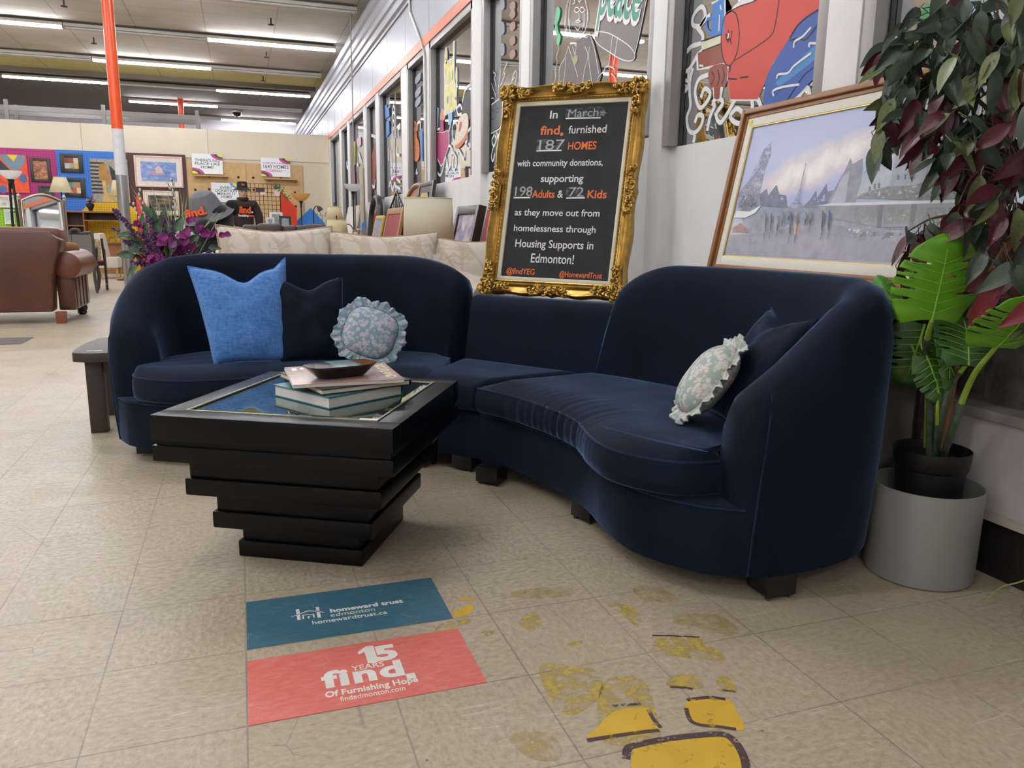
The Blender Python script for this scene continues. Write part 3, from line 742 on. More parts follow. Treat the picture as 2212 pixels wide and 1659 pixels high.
# ------------------------------------------------------------------ floor decals
def decal(name, label, x0, x1, y0, y1, col):
    t = thing(name, label, 'floor sticker', ((x0+x1)/2, (y0+y1)/2, 0))
    box('vinyl_sheet', (0, 0, .0007), (x1-x0, y1-y0, .0012), col, t)
    return t
def decal_mat(name, c, c2):
    m = bpy.data.materials.new(name); m.use_nodes = True; N, L = nodes(m); b = N['Principled BSDF']
    tc = N.new('ShaderNodeTexCoord').outputs['Object']
    n = noise_n(N, L, mapped(N, L, tc, (14, 40, 1), (0, 0, .4)), 2, 6, .65)
    base = ramp(N, L, n, .35, .75, lin(c), lin(c2))
    v = N.new('ShaderNodeTexVoronoi'); v.feature = 'DISTANCE_TO_EDGE'; v.inputs['Scale'].default_value = 14; L.new(mapped(N, L, tc, (1, 2.5, 1), (0, 0, .5)), v.inputs['Vector'])
    k = mnode(N, 'MULTIPLY', ramp(N, L, v.outputs['Distance'], 0, .02, (1, 1, 1, 1), (0, 0, 0, 1)), ramp(N, L, noise_n(N, L, tc, 9, 3), .52, .6), L=L)
    L.new(mixc(N, L, mnode(N, 'MULTIPLY', k, .3, L=L), base, lin('#d9d4cc')), b.inputs['Base Color'])
    b.inputs['Roughness'].default_value = .42
    return m
PRINT = M('white_vinyl_print', '#ece9e2', .5, .08, 30)
d1 = decal('floor_decal', 'blue-green rectangular floor sticker with a white house logo', .002, .512, .003, .256, decal_mat('teal_vinyl', '#3a6276', '#4a7688'))
def onf(d, u, v):
    p = GZ(u, v, .0014); return Vector((p.x-d.location.x, p.y-d.location.y, .0014))
def ftext(mb, d, body, u0, v0, u1, v1, size, bold):
    a, b = onf(d, u0, v0), onf(d, u1, v1); c = (a+b)/2; ax = b-a
    addtext(mb, body, size, TR(c.x, c.y, .0014), bold, .0002, 'CENTER', w=ax.length, space=1.0+bold*30)
mb = MB()
ftext(mb, d1, 'homeward trust', 712, 1318, 870, 1300, .028, .0011)
ftext(mb, d1, 'edmonton', 714, 1329, 810, 1316, .028, .0)
ftext(mb, d1, 'homewardtrust.ca', 674, 1345, 836, 1323, .027, .0003)
mb.build('lettering', PRINT, d1)
mb = MB()
def fl_line(d, pts, w): return mb.ribbon([tuple(onf(d, *p)) for p in pts], w)
fl_line(d1, [(642.5, 1316), (646, 1339)], .0085); fl_line(d1, [(685, 1311), (690, 1334)], .0085)
fl_line(d1, [(628, 1333), (645, 1327), (665, 1319.5), (684, 1320), (701, 1323)], [.002, .0035, .0045, .0045, .002])
fl_line(d1, [(655.5, 1337), (654.5, 1329), (677, 1326.5), (678.5, 1334)], .0045); fl_line(d1, [(667, 1336), (666, 1331.5), (671, 1331)], .004)
mb.build('house_logo', PRINT, d1)
d2 = decal('floor_decal', 'coral red rectangular floor sticker reading 15 years of furnishing hope', .002, .51, -.305, -.052, decal_mat('coral_vinyl', '#d8655a', '#e08679'))
mb = MB()
ftext(mb, d2, '5', 810, 1414, 858, 1408, .088, .0042)
mb.poly([tuple(onf(d2, *q)) for q in ((772, 1409), (790, 1396), (806, 1394.5), (818, 1430), (795, 1433), (787, 1408), (776, 1414))])
ftext(mb, d2, 'YEARS', 760, 1443, 830, 1436, .030, .0002)
ftext(mb, d2, 'find', 697, 1468, 874, 1446, .090, .0036)
p = onf(d2, 887, 1458); mb.box((p.x, p.y-.004, .0014), (.021, .021, .0004))
ftext(mb, d2, 'Of Furnishing Hope', 702, 1499, 903, 1470, .030, .0009)
ftext(mb, d2, 'findedmonton.com', 735, 1510, 876, 1487, .026, .0001)
mb.build('lettering', PRINT, d2)
# ------------------------------------------------------------------ worn yellow brick road paint
def worn(name, col, lo, hi, sc=26, amax=1.0):
    m = bpy.data.materials.new(name); m.use_nodes = True; N, L = nodes(m); b = N['Principled BSDF']
    tc = N.new('ShaderNodeTexCoord').outputs['Object']
    n = noise_n(N, L, tc, sc, 6, .68); c = lin(col)
    L.new(ramp(N, L, noise_n(N, L, tc, 12, 4), .3, .7, tuple(v*.85 for v in c[:3])+(1,), c), b.inputs['Base Color'])
    b.inputs['Roughness'].default_value = .5
    L.new(ramp(N, L, n, lo, hi, (0, 0, 0, 1), (amax, amax, amax, 1)), b.inputs['Alpha'])
    return m
Y1 = worn('yellow_floor_paint', '#e2b93a', .30, .42, 30, .97); Y2 = worn('worn_yellow_floor_paint', '#d6bb54', .40, .60, 24, .8); Y3 = worn('faint_yellow_floor_paint', '#cdb766', .36, .66, 18, .55); BR_ = worn('brown_outline_paint', '#4a3436', .38, .48, 60)
def fpoly(name, pts, mat, z):
    mb = MB(); mb.poly([tuple(Vector((GZ(u, v).x, GZ(u, v).y, z))) for u, v in pts]); o = mb.build(name, mat, FLOOR, smooth=0); return o
def fline(pts, w, z=.0009):
    mb = MB(); P = cr([Vector((GZ(u, v).x, GZ(u, v).y, z)) for u, v in pts], 5); mb.ribbon([tuple(p) for p in P], w); return mb.build('painted_brick_outline', BR_, FLOOR, smooth=0)
def sm(pts): return [(p.x, p.y) for p in cr([Vector((a, b, 0)) for a, b in pts], 4, True)]
fpoly('painted_brick', sm([(1366, 1625), (1380, 1610), (1440, 1602), (1560, 1592), (1585, 1610), (1602, 1650), (1610, 1690), (1490, 1700), (1375, 1690)]), Y1, .0006)
fline([(1352, 1640), (1356, 1618), (1375, 1610), (1440, 1597), (1520, 1588), (1565, 1588), (1590, 1606), (1608, 1640), (1614, 1680)], .017)
fpoly('painted_brick', sm([(1481, 1536), (1484, 1515), (1500, 1510), (1572, 1512), (1590, 1535), (1607, 1565), (1600, 1578), (1540, 1573), (1505, 1566)]), Y1, .0006)
fline([(1484, 1513), (1530, 1507), (1567, 1511)], .011); fline([(1482, 1530), (1490, 1555), (1510, 1566), (1550, 1570), (1590, 1576)], .010)
fpoly('painted_brick', sm([(1268, 1592), (1290, 1572), (1330, 1536), (1400, 1530), (1412, 1560), (1424, 1582), (1340, 1592)]), Y1, .0006)
fline([(1268, 1600), (1330, 1590), (1380, 1583), (1424, 1578)], .011); fline([(1400, 1533), (1412, 1555), (1428, 1573)], .009); fline([(1322, 1526), (1350, 1523), (1384, 1521)], .008)
fpoly('painted_brick', sm([(1300, 1480), (1330, 1462), (1380, 1465), (1400, 1484), (1412, 1520), (1424, 1600), (1350, 1612), (1300, 1600), (1290, 1540)]), Y2, .0004)
fpoly('painted_brick', sm([(1410, 1398), (1425, 1378), (1500, 1376), (1530, 1392), (1570, 1425), (1500, 1424), (1420, 1410)]), Y2, .0004)
fline([(1408, 1373), (1460, 1374), (1512, 1377)], .006)
fpoly('painted_brick', sm([(1442, 1482), (1455, 1460), (1500, 1456), (1518, 1478), (1512, 1488)]), Y2, .0005); fline([(1446, 1484), (1480, 1486), (1496, 1489)], .008)
fpoly('painted_brick', sm([(1550, 1490), (1552, 1462), (1575, 1465), (1592, 1494)]), Y2, .0005); fline([(1562, 1491), (1588, 1495)], .006)
fpoly('painted_brick', sm([(1455, 1345), (1470, 1328), (1540, 1326), (1580, 1345), (1597, 1368), (1570, 1372), (1500, 1352)]), Y3, .0004)
fpoly('painted_brick', sm([(1368, 1270), (1400, 1266), (1445, 1280), (1465, 1300), (1400, 1298), (1375, 1285)]), Y3, .0004)
fpoly('painted_brick', sm([(1310, 1305), (1330, 1302), (1372, 1315), (1384, 1345), (1370, 1350), (1340, 1325)]), Y2, .0004)
fpoly('painted_brick', sm([(1165, 1455), (1180, 1432), (1240, 1440), (1290, 1450), (1300, 1500), (1240, 1545), (1195, 1520)]), Y2, .0004)
fpoly('painted_brick', sm([(1105, 1280), (1150, 1272), (1220, 1268), (1240, 1285), (1180, 1292), (1120, 1292)]), Y3, .0004)
fpoly('painted_brick', sm([(1120, 1348), (1140, 1326), (1160, 1325), (1170, 1350), (1150, 1362)]), Y2, .0004)
fpoly('painted_brick', sm([(978, 1325), (1000, 1312), (1020, 1306), (1018, 1325), (985, 1333)]), Y1, .0005)
fpoly('painted_brick', sm([(992, 1294), (1000, 1291), (1035, 1294), (1000, 1297)]), Y1, .0005)
fpoly('painted_brick', sm([(940, 1362), (960, 1345), (1012, 1337), (1010, 1348), (960, 1360)]), Y2, .0005)
fpoly('painted_brick', sm([(1035, 1372), (1050, 1362), (1070, 1364), (1060, 1374)]), Y2, .0005)
fpoly('painted_brick', sm([(1220, 1392), (1240, 1387), (1258, 1384), (1250, 1394)]), Y2, .0005)
fpoly('painted_brick', sm([(1100, 1600), (1130, 1580), (1200, 1590), (1210, 1640), (1150, 1640)]), Y3, .0004)
# ------------------------------------------------------------------ far partition with its displays
PY = 17.2
def PP(u, v, d=0.0): return GY(u, v, PY-d)
pw = struct(box('wall_partition', ((FX0+2.09)/2, PY+.08, 1.545), (2.09-FX0, .12, 3.09), M('cream_partition', '#d8ccb2', .75, .03, 2)))
box('upper_board', ((FX0+2.085)/2, PY+.012, 2.785), (2.085-FX0, .02, .61), M('upper_cream_board', '#ddd3bd', .75, .03, 2), pw)
mb = MB()
for u, v in ((176, 300), (449, 310)):
    p = PP(u, v); mb.box((p.x, PY, 2.785), (.008, .003, .61))
mb.box((-5, PY+.018, 2.482), (14, .006, .012)); mb.build('board_joint', M('board_joint', '#a5977e', .8), pw)
def panel(name, label, cat, x0, x1, z0, z1, mat, d=.02, th=.015, pts=None):
    if pts is None: m = MB().box(((x0+x1)/2, PY-d, (z0+z1)/2), (x1-x0, th, z1-z0))
    else: m = MB().loft([[(x, PY-d-th/2, z) for x, z in pts], [(x, PY-d+th/2, z) for x, z in pts]])
    return tag(m.build(name, mat, smooth=0), label, cat)
panel('pegboard', 'magenta pegboard at the left of the partition', 'pegboard', -7.5, -3.505, 1.4, 2.525, peg_mat('magenta_pegboard', '#a8266f'))
panel('pegboard', 'lime green pegboard below the magenta one', 'pegboard', -7.5, -3.505, .0, 1.395, peg_mat('lime_pegboard', '#8fc21f'))
panel('pegboard', 'bright blue pegboard carrying the black framed abstracts', 'pegboard', -3.5, -2.18, .0, 2.53, peg_mat('blue_pegboard', '#2f74d0'))
panel('pegboard', 'dark brown pegboard behind the steel column', 'pegboard', -2.175, -1.0, .0, 2.53, peg_mat('brown_pegboard', '#472420'))
OSB = M('pale_particle_board', '#c8a574', .7, .12, 14)
def holes(o, pts):
    mb = MB()
    for u, v in pts: p = PP(u, v, .03); mb.lathe([(.028, 0), (.028, .003)], 12, Matrix.Translation((p.x, PY-.0285, p.z)) @ Matrix.Rotation(PI/2, 4, 'X'))
    mb.build('drilled_holes', M('dark_hole', '#2a1c12', .9), o)
o = panel('particle_board', 'left particle board panel with round holes, behind the hooded mannequin', 'wall panel', -.985, .24, .0, 2.41, OSB); holes(o, [(422, 410), (452, 409), (424, 441), (515, 383), (452, 381)])
o = panel('particle_board', 'right particle board panel with round holes, behind the wire grid', 'wall panel', .25, 1.47, .0, 2.40, OSB); holes(o, [(547, 384), (607, 386), (637, 416), (639, 446), (548, 410)])
YEL = peg_mat('yellow_pegboard', '#e6b912')
panel('house_shaped_board', 'yellow house-shaped pegboard behind the open desk hutch', 'display board', 0, 0, 0, 0, YEL, .04, .015, [(-3.1, 0), (-2.05, 0), (-2.05, 1.35), (-2.52, 1.62), (-3.0, 1.40), (-3.1, 1.30)])
panel('house_shaped_board', 'red board with a gable top between column and flowers', 'display board', 0, 0, 0, 0, M('red_board', '#d6301f', .5), .06, .015, [(-2.04, 0), (-1.6, 0), (-1.6, 1.05), (-1.98, 1.66), (-2.04, 1.6)])
def art(name, cols, scale=(3, 3, 3), seed=0, dist=1.0, sc=2.0, rough=.55):
    m = bpy.data.materials.new(name); m.use_nodes = True; N, L = nodes(m); b = N['Principled BSDF']
    tc = N.new('ShaderNodeTexCoord').outputs['Object']
    n = noise_n(N, L, mapped(N, L, tc, scale, (0, 0, 0), (seed, seed*1.7, seed*.3)), sc, 5, rough, dist)
    r = N.new('ShaderNodeValToRGB'); L.new(n, r.inputs[0]); e = r.color_ramp.elements
    e[0].position = .28; e[0].color = lin(cols[0]); e[1].position = .72; e[1].color = lin(cols[-1])
    for i, c in enumerate(cols[1:-1]): q = e.new(.28+.44*(i+1)/(len(cols)-1)); q.color = lin(c)
    L.new(r.outputs[0], b.inputs['Base Color']); b.inputs['Roughness'].default_value = .5
    return m
def picture(label, u0, v0, u1, v1, amat, fw=.05, fcol='#151212', matw=0, mcol='#e6dcd4', d=.05, roll=0, cat='picture', name='framed_picture', inner=None):
    a, b = PP(u0, v0, d), PP(u1, v1, d); w, h = b.x-a.x, a.z-b.z; c = (a+b)/2
    t = thing(name, label, cat, (c.x, PY-d, c.z), rot=(0, roll, 0))
    if fw:
        m = MB()
        for s in (-1, 1): m.box((s*(w/2-fw/2), 0, 0), (fw, .03, h)); m.box((0, 0, s*(h/2-fw/2)), (w-2*fw, .03, fw))
        m.build('frame', M('frame_'+fcol[1:], fcol, .4), t, bevel=.004)
    iw, ih = w-2*fw, h-2*fw
    if matw:
        box('mat_board', (0, .002, 0), (iw, .012, ih), M('mat_'+mcol[1:], mcol, .7), t); box('print', (0, -.006, 0), (iw-2*matw, .006, ih-2*matw), amat, t)
    else: box('canvas', (0, 0, 0), (iw, .02, ih), amat, t)
    if inner: inner(t, iw, ih)
    return t
def flat(t, pts, mat, name='painted_shape', y=-.0125):
    mb = MB(); mb.loft([[(x, y, z) for x, z in pts], [(x, y+.002, z) for x, z in pts]]); return mb.build(name, mat, t, smooth=0)
def abs1(t, w, h):
    flat(t, [(-.5*w, .5*h), (-.1*w, .5*h), (.22*w, .02*h), (.05*w, 0), (-.5*w, .05*h)], M('art_black', '#2b2b2e'))
    flat(t, [(x*w, z*h) for x, z in [(.0, .5), (.12, .5), (.24, .38), (.36, .5), (.47, .5), (.46, .3), (.33, .1), (.2, .1), (.06, .3)]], M('art_slate', '#6f8796'), y=-.0135)
    flat(t, [(x*w, z*h) for x, z in [(.14, .5), (.34, .5), (.25, .32)]], M('art_yellow', '#e7c62b'), y=-.0145)
    flat(t, [(x*w, z*h) for x, z in [(-.2, -.0), (-.05, -.05), (.0, -.2), (-.1, -.28), (-.5, -.25), (-.5, -.02)]], M('art_red', '#c53327'), y=-.0135)
    flat(t, [(x*w, z*h) for x, z in [(-.5, -.3), (-.12, -.28), (-.06, -.38), (-.16, -.48), (-.5, -.5)]], M('art_green', '#86a75a'), y=-.014)
    for x, z in ((.4, -.12), (-.0, -.42)): flat(t, [(x*w+.07*math.cos(k*PI/6), z*h+.09*math.sin(k*PI/6)) for k in range(12)], M('art_blue', '#4f5f92'), y=-.0145)
picture('big colourful abstract canvas at the left edge on magenta', -60, 331, 65, 417, art('abstract_orange', ['#b9361e', '#e2562a', '#d8432a', '#e77a3c'], (2, 2, 2), 3), 0, name='abstract_canvas', inner=abs1)
picture('brown river landscape in a dark frame on magenta', 63, 340, 112, 394, art('sepia_landscape', ['#3b2018', '#7a4b38', '#a86b4a', '#e3b184'], (4, 4, 7), 5), .06, '#2c1512')
sq = []
def blocks(cols):
    def f(t, w, h):
        k = 0
        for i in range(3):
            for j in range(2):
                flat(t, [((-.5+i/3)*w, (-.5+j/2)*h), ((-.5+(i+1)/3)*w, (-.5+j/2)*h), ((-.5+(i+1)/3)*w, (j/2)*h), ((-.5+i/3)*w, (j/2)*h)], M('art_'+cols[k][1:], cols[k], .5, .3, 9)); k += 1
    return f
picture('upper black framed abstract of colour blocks on blue', 127.5, 331, 181, 374, M('art_cream', '#d8d2b8'), .085, '#101010', inner=blocks(['#b7b29a', '#7c2f2a', '#8d9a82', '#8a3a32', '#c9a24a', '#c7b7a6']))
picture('lower black framed abstract of colour blocks, half hidden by a cream lamp shade', 137, 384, 186, 427, M('art_cream', '#d8d2b8'), .085, '#101010', inner=blocks(['#7a3a30', '#5e7a60', '#a8503c', '#7f8f70', '#cfc08f', '#b4744e']))
picture('small dark framed print low on magenta beside a lamp shade', 82, 401, 119, 440, art('dark_print', ['#0d0c0c', '#1d1b1c', '#3a3634', '#6c6660'], (3, 3, 3), 8), .05, '#1b1412')
def stripes(t, w, h):
    for i in range(9):
        z = h*(.42-.085*i); flat(t, [(-.5*w, z), (-.12*w, z), (-.12*w, z-.042*h), (-.5*w, z-.042*h)], M('art_stripe', '#1e1c1a'))
    flat(t, [(x*w, z*h) for x, z in [(-.25, .38), (-.1, .40), (.0, .2), (.02, -.05), (-.1, -.1), (-.25, .0), (-.3, .1)]], M('art_gold', '#a97b3a', .5, .3, 8), y=-.014)
    flat(t, [(x*w, z*h) for x, z in [(0, .36), (.3, .1), (.28, -.1), (.06, -.1)]], M('art_stripe', '#1e1c1a'), y=-.0135)
    flat(t, [(x*w, z*h) for x, z in [(-.25, -.5), (-.2, -.3), (-.05, -.28), (.2, -.4), (.5, -.32), (.5, -.5)]], M('art_sand', '#c7a763', .5, .3, 8), y=-.014)
    flat(t, [(x*w, z*h) for x, z in [(-.22, .0), (-.12, .0), (-.12, -.3), (-.2, -.3)]], M('art_sand', '#c7a763', .5, .3, 8), y=-.0145)
picture('tall striped black and gold art panel, partly behind the column', 193, 342, 282, 438, M('art_grey', '#9d978b', .6, .35, 30), 0, name='art_panel', inner=stripes)
def house(t, w, h):
    flat(t, [(x*w, z*h) for x, z in [(-.08, -.05), (-.08, .12), (.0, .22), (.08, .12), (.08, -.05)]], M('art_pinkhouse', '#d9b6bd', .5, .2, 20), y=-.012)
    flat(t, [(x*w, z*h) for x, z in [(-.22, -.12), (-.2, 0), (-.08, .03), (.12, .0), (.14, -.12)]], M('art_mauve', '#b39bb4', .5, .3, 20), y=-.011)
picture('blue landscape with a pink house in a pale pink frame', 288, 335, 397, 406, art('blue_landscape', ['#3d5a9a', '#6f8cc4', '#8fa3cf', '#c4c8d8'], (3, 3, 8), 2), .035, '#d9b9ae', .09, '#e9ddd2', inner=house)
picture('dim brown photograph in a white mat, behind the flower arrangement', 308, 411, 389, 466, art('dusk_photo', ['#191312', '#3a2b22', '#75604a', '#b89f7c'], (1, 1, 5), 6), .03, '#d8bfa0', .07, '#e8e2d8')
# printed signs and their little shelves
SIGNW = M('white_sign_board', '#e9ecee', .5, .02); INK = M('charcoal_ink', '#4a4f57', .5); MAG = M('magenta_ink', '#c23a86', .5); LEMON = M('lemon_ink', '#e8d432', .5); NAVYI = M('dark_ink', '#3a3a48', .5); SKYI = M('sky_ink', '#6f9bd8', .5)
def sign(label, u0, v0, u1, v1, lines, corners, d=.06):
    a, b = PP(u0, v0, d), PP(u1, v1, d); w, h = b.x-a.x, a.z-b.z; c = (a+b)/2
    t = thing('printed_sign', label, 'sign', (c.x, PY-d, c.z), rot=(math.radians(-3), 0, 0))
    box('sign_board', (0, 0, 0), (w, .012, h), SIGNW, t)
    X = Matrix.Rotation(PI/2, 4, 'X')
    for body, z, tw, size, mat in lines:
        mb = MB(); addtext(mb, body, size, TR(0, -.0065, z*h) @ X, bold=size*.012, w=tw*w); mb.build('lettering', mat, t)
    for cx, cz, cols in corners:
        for k, (mat, r) in enumerate(zip(cols, (.33, .24, .15))):
            n = 14; pts = []
            a0 = {(1, 1): PI, (-1, -1): 0, (-1, 1): 1.5*PI}[(cx, cz)]
            for i in range(n+1):
                th = a0+PI/2*i/n; pts.append((cx*w/2+r*w*1.15*math.cos(th), cz*h/2+r*w*.62*math.sin(th)))
            flat(t, [(cx*w/2, cz*h/2)]+pts, mat, 'rainbow_band', -.0075-.001*k)
    return t
RB = (MAG, NAVYI, LEMON)
sign("white sign reading THERE'S NO PLACE LIKE HOME on a small shelf", 413.5, 331, 482, 377, [("THERE'S NO", .17, .82, .085, INK), ('PLACE LIKE', .0, .82, .085, INK), ('HOME!', -.17, .42, .085, INK)], [(1, 1, RB), (-1, -1, RB)])
sign('white sign about 1643 HOMES on the right-hand shelf', 563, 340, 627.5, 383, [('IN 2024, FIND FURNISHED', .22, .88, .05, MAG), ('1643 HOMES', .02, .86, .11, INK), ('FOR PEOPLE MOVING OUT OF', -.15, .70, .035, MAG), ('HOMELESSNESS', -.22, .4, .03, MAG)], [(1, 1, RB), (-1, -1, RB)])
sign('white sign reading EVERY DONATION MAKES IT HOME behind the mannequin', 455.5, 394, 522, 437, [('EVERY', .24, .4, .08, INK), ('DONATION', .08, .72, .08, INK), ('MAKES IT', -.08, .62, .08, INK), ('HOME!', -.24, .36, .08, INK)], [(1, 1, (SKYI, LEMON, SKYI))])
SHELF = M('shelf_wood', '#c3a878', .6, .1)
for nm, u0, u1, v in (('thin wooden shelf under the place like home sign', 418, 493, 379), ('thin wooden shelf under the 1643 homes sign', 570, 642, 386)):
    a, b = PP(u0, v, .12), PP(u1, v, .12)
    t = thing('wall_shelf', nm, 'shelf', ((a.x+b.x)/2, PY-.11, a.z))
    box('board', (0, 0, 0), (b.x-a.x, .17, .022), SHELF, t)
    for s in (-1, 1): box('bracket', (s*(b.x-a.x)*.42, .05, -.03), (.03, .05, .045), SHELF, t)
# desk hutch of orange wood against the yellow board
DW = M('orange_brown_wood', '#8d5a32', .45, .2, 6, stretch=(8, 8, 1)); DW2 = M('dark_wood_back', '#4c2f1e', .5)
t = thing('desk_hutch', 'orange-brown open desk hutch in front of the yellow pegboard', 'desk', (-2.80, 16.75, 0))
m = MB(); m.box((0, 0, 1.265), (1.16, .42, .03)); m.box((-.565, 0, .625), (.025, .40, 1.25)); m.box((.565, 0, .625), (.025, .40, 1.25)); m.box((-.19, 0, .95), (.022, .40, .6)); m.box((.19, 0, 1.09), (.74, .38, .02)); m.box((-.38, 0, .98), (.36, .38, .02)); m.box((0, -.05, .64), (1.12, .5, .03))
m.build('body', DW, t); box('cubby_back', (-.38, .19, .96), (.36, .01, .58), DW2, t); box('upper_back', (.19, .17, 1.18), (.74, .01, .16), DW2, t)
for z in (.12, .34, .53): d = box('drawer', (.36, -.20, z), (.38, .02, .19), DW, t); MB().lathe([(.014, 0), (.012, .012), (.016, .022), (0, .028)], 10, Matrix.Translation((.36, -.21, z)) @ Matrix.Rotation(PI/2, 4, 'X')).build('knob', M('brass_knob', '#b08a45', .3, metal=.8), d)
t = thing('potted_flowers', 'small black urn of pink flowers on top of the desk hutch', 'potted plant', (-2.87, 16.72, 1.28))
MB().lathe([(.05, 0), (.035, .02), (.075, .10), (.08, .15), (.06, .16)], 14).build('urn', M('black_urn', '#1c1816', .3), t)
rnd = random.Random(2)
for k in range(9): a = rnd.random()*6.28; r = rnd.random()*.09; MB().lathe([(.005, -.02), (.028, -.005), (.03, .01), (0, .018)], 7, TR(r*math.cos(a), r*math.sin(a), .2+rnd.random()*.05)).build('flower', M('dusty_pink_flower', '#b5736b', .7), t)
for k in range(7):
    a = k*.9; MB().tube([(0, 0, .14), (.04*math.cos(a), .04*math.sin(a), .26), (.10*math.cos(a), .09*math.sin(a), .33)], [.004, .007, .001], 5).build('leaf', M('dark_leaf', '#2c3a34', .6), t)
# ------------------------------------------------------------------ lamps and stands in the mid distance
SHADE = M('cream_lamp_shade', '#e6dcb8', .8, .04, 60); SHADE2 = M('linen_drum_shade', '#e4ddc8', .8, .05, 90); DARKM = M('black_lamp_metal', '#1a1817', .4)
def translucent(name, col):
    m = bpy.data.materials.new(name); m.use_nodes = True; N, L = nodes(m); N.remove(N['Principled BSDF'])
    a = N.new('ShaderNodeBsdfDiffuse'); b = N.new('ShaderNodeBsdfTranslucent'); x = N.new('ShaderNodeMixShader'); x.inputs[0].default_value = .5
    n = N.new('ShaderNodeTexNoise'); n.inputs['Scale'].default_value = 60; c = mixc(N, L, mnode(N, 'MULTIPLY', n.outputs['Fac'], .15, L=L), lin(col), (1, 1, 1, 1))
    L.new(c, a.inputs[0]); L.new(c, b.inputs[0]); L.new(a.outputs[0], x.inputs[1]); L.new(b.outputs[0], x.inputs[2]); L.new(x.outputs[0], N['Material Output'].inputs[0]); return m
SHADE = translucent('cream_shade_fabric', '#efe6c4'); SHADE2 = translucent('linen_shade_fabric', '#ece6d4')
def floor_lamp(label, x, y, z0, z1, r0, r1, shade=SHADE, group=None, pole=DARKM, square=False):
    t = thing('floor_lamp', label, 'lamp', (x, y, 0), group=group)
    s = MB()
    if square: s.loft([[(-r0, -r0*.7, z0), (r0, -r0*.7, z0), (r0, r0*.7, z0), (-r0, r0*.7, z0)], [(-r1, -r1*.7, z1), (r1, -r1*.7, z1), (r1, r1*.7, z1), (-r1, r1*.7, z1)]], cap=False)
    else: s.lathe([(r0, z0), (r1, z1)], 32, cap=False)
    o = s.build('lamp_shade', shade, t); md = o.modifiers.new('thick', 'SOLIDIFY'); md.thickness = .003
    tr = MB()
    for r, z in ((r0, z0), (r1, z1)):
        pts = [(r*math.cos(2*PI*i/32), r*math.sin(2*PI*i/32), z) for i in range(33)] if not square else [(-r, -r*.7, z), (r, -r*.7, z), (r, r*.7, z), (-r, r*.7, z), (-r, -r*.7, z)]
        tr.tube(pts, .004, 5)
    tr.build('shade_trim', M('shade_trim', '#cfc39c', .8), o)
    MB().lathe([(.13, 0), (.13, .015), (.02, .03), (.012, .05), (.012, z1-.03), (.004, z1+.03), (.010, z1+.045), (0, z1+.055)], 16).build('pole', pole, t)
    return t
floor_lamp('cream tapered shade lamp in front of the blue pegboard, left of the column', -2.88, 14, 1.555, 1.81, .165, .085, square=True)
floor_lamp('cream tapered shade lamp half hidden by the steel column', -2.03, 14.3, 1.535, 1.80, .125, .065)
floor_lamp('nearer of two cream tapered shades that overlap beyond the patterned sofa', 1.16, 8.0, .94, 1.098, .135, .112)
floor_lamp('farther cream tapered shade showing above the nearer one beyond the patterned sofa', 1.185, 8.45, 1.10, 1.265, .115, .075)
floor_lamp('big cream drum shade lamp behind the patterned sofa', 1.515, 4.6, .88, 1.247, .212, .197, SHADE2)
def torchiere(label, x, y, zb, zt, r, bowl, tripod=False):
    t = thing('torchiere_lamp', label, 'lamp', (x, y, 0))
    o = MB().lathe([(.03, zb), (r*.45, zb+.012), (r*.8, zb+(zt-zb)*.5), (r, zt), (r*.96, zt), (r*.75, zb+(zt-zb)*.55), (.03, zb+.01)], 28, cap=False).build('bowl', bowl, t)
    if tripod:
        MB().lathe([(.02, zb-.12), (.03, zb-.05), (.045, zb)], 14).build('collar', DARKM, t)
        for k in range(4):
            a = PI/4+k*PI/2; MB().tube([(.03*math.cos(a), .03*math.sin(a), zb-.05), (.05*math.cos(a), .05*math.sin(a), .9), (.13*math.cos(a), .13*math.sin(a), .0)], .010, 8).build('leg', DARKM, t)
        for z in (1.15, .85): MB().tube([(.05*math.cos(k*PI/8), .05*math.sin(k*PI/8), z) for k in range(17)], .006, 6).build('ring', DARKM, t)
    else: MB().lathe([(.14, 0), (.14, .02), (.02, .035), (.012, .06), (.012, zb-.14), (.02, zb-.10), (.016, zb-.06), (.04, zb)], 16).build('pole', DARKM, t)
    return t
torchiere('torchiere with a wide white bowl on splayed black rods, at the far left', -2.70, 10, 1.56, 1.665, .135, translucent('white_glass_bowl', '#f4f3f0'), True)
torchiere('black torchiere with an amber bowl in front of the blue gable board', 1.22, 14.5, 1.52, 1.665, .19, translucent('amber_bowl', '#e6c07a'))
tl = torchiere('black torchiere with a white bowl by the window wall, side reading arm', 1.80, 11.2, 1.585, 1.695, .148, translucent('frosted_white_bowl', '#f2f3f6'))
MB().tube(cr([(0, 0, .95), (-.06, -.05, 1.05), (-.16, -.06, 1.06), (-.24, -.06, .98)], 6), .008, 6).build('reading_arm', DARKM, tl); MB().lathe([(.02, .05), (.05, .0), (.06, -.05)], 14, TR(-.25, -.06, .93)).build('reading_shade', DARKM, tl)
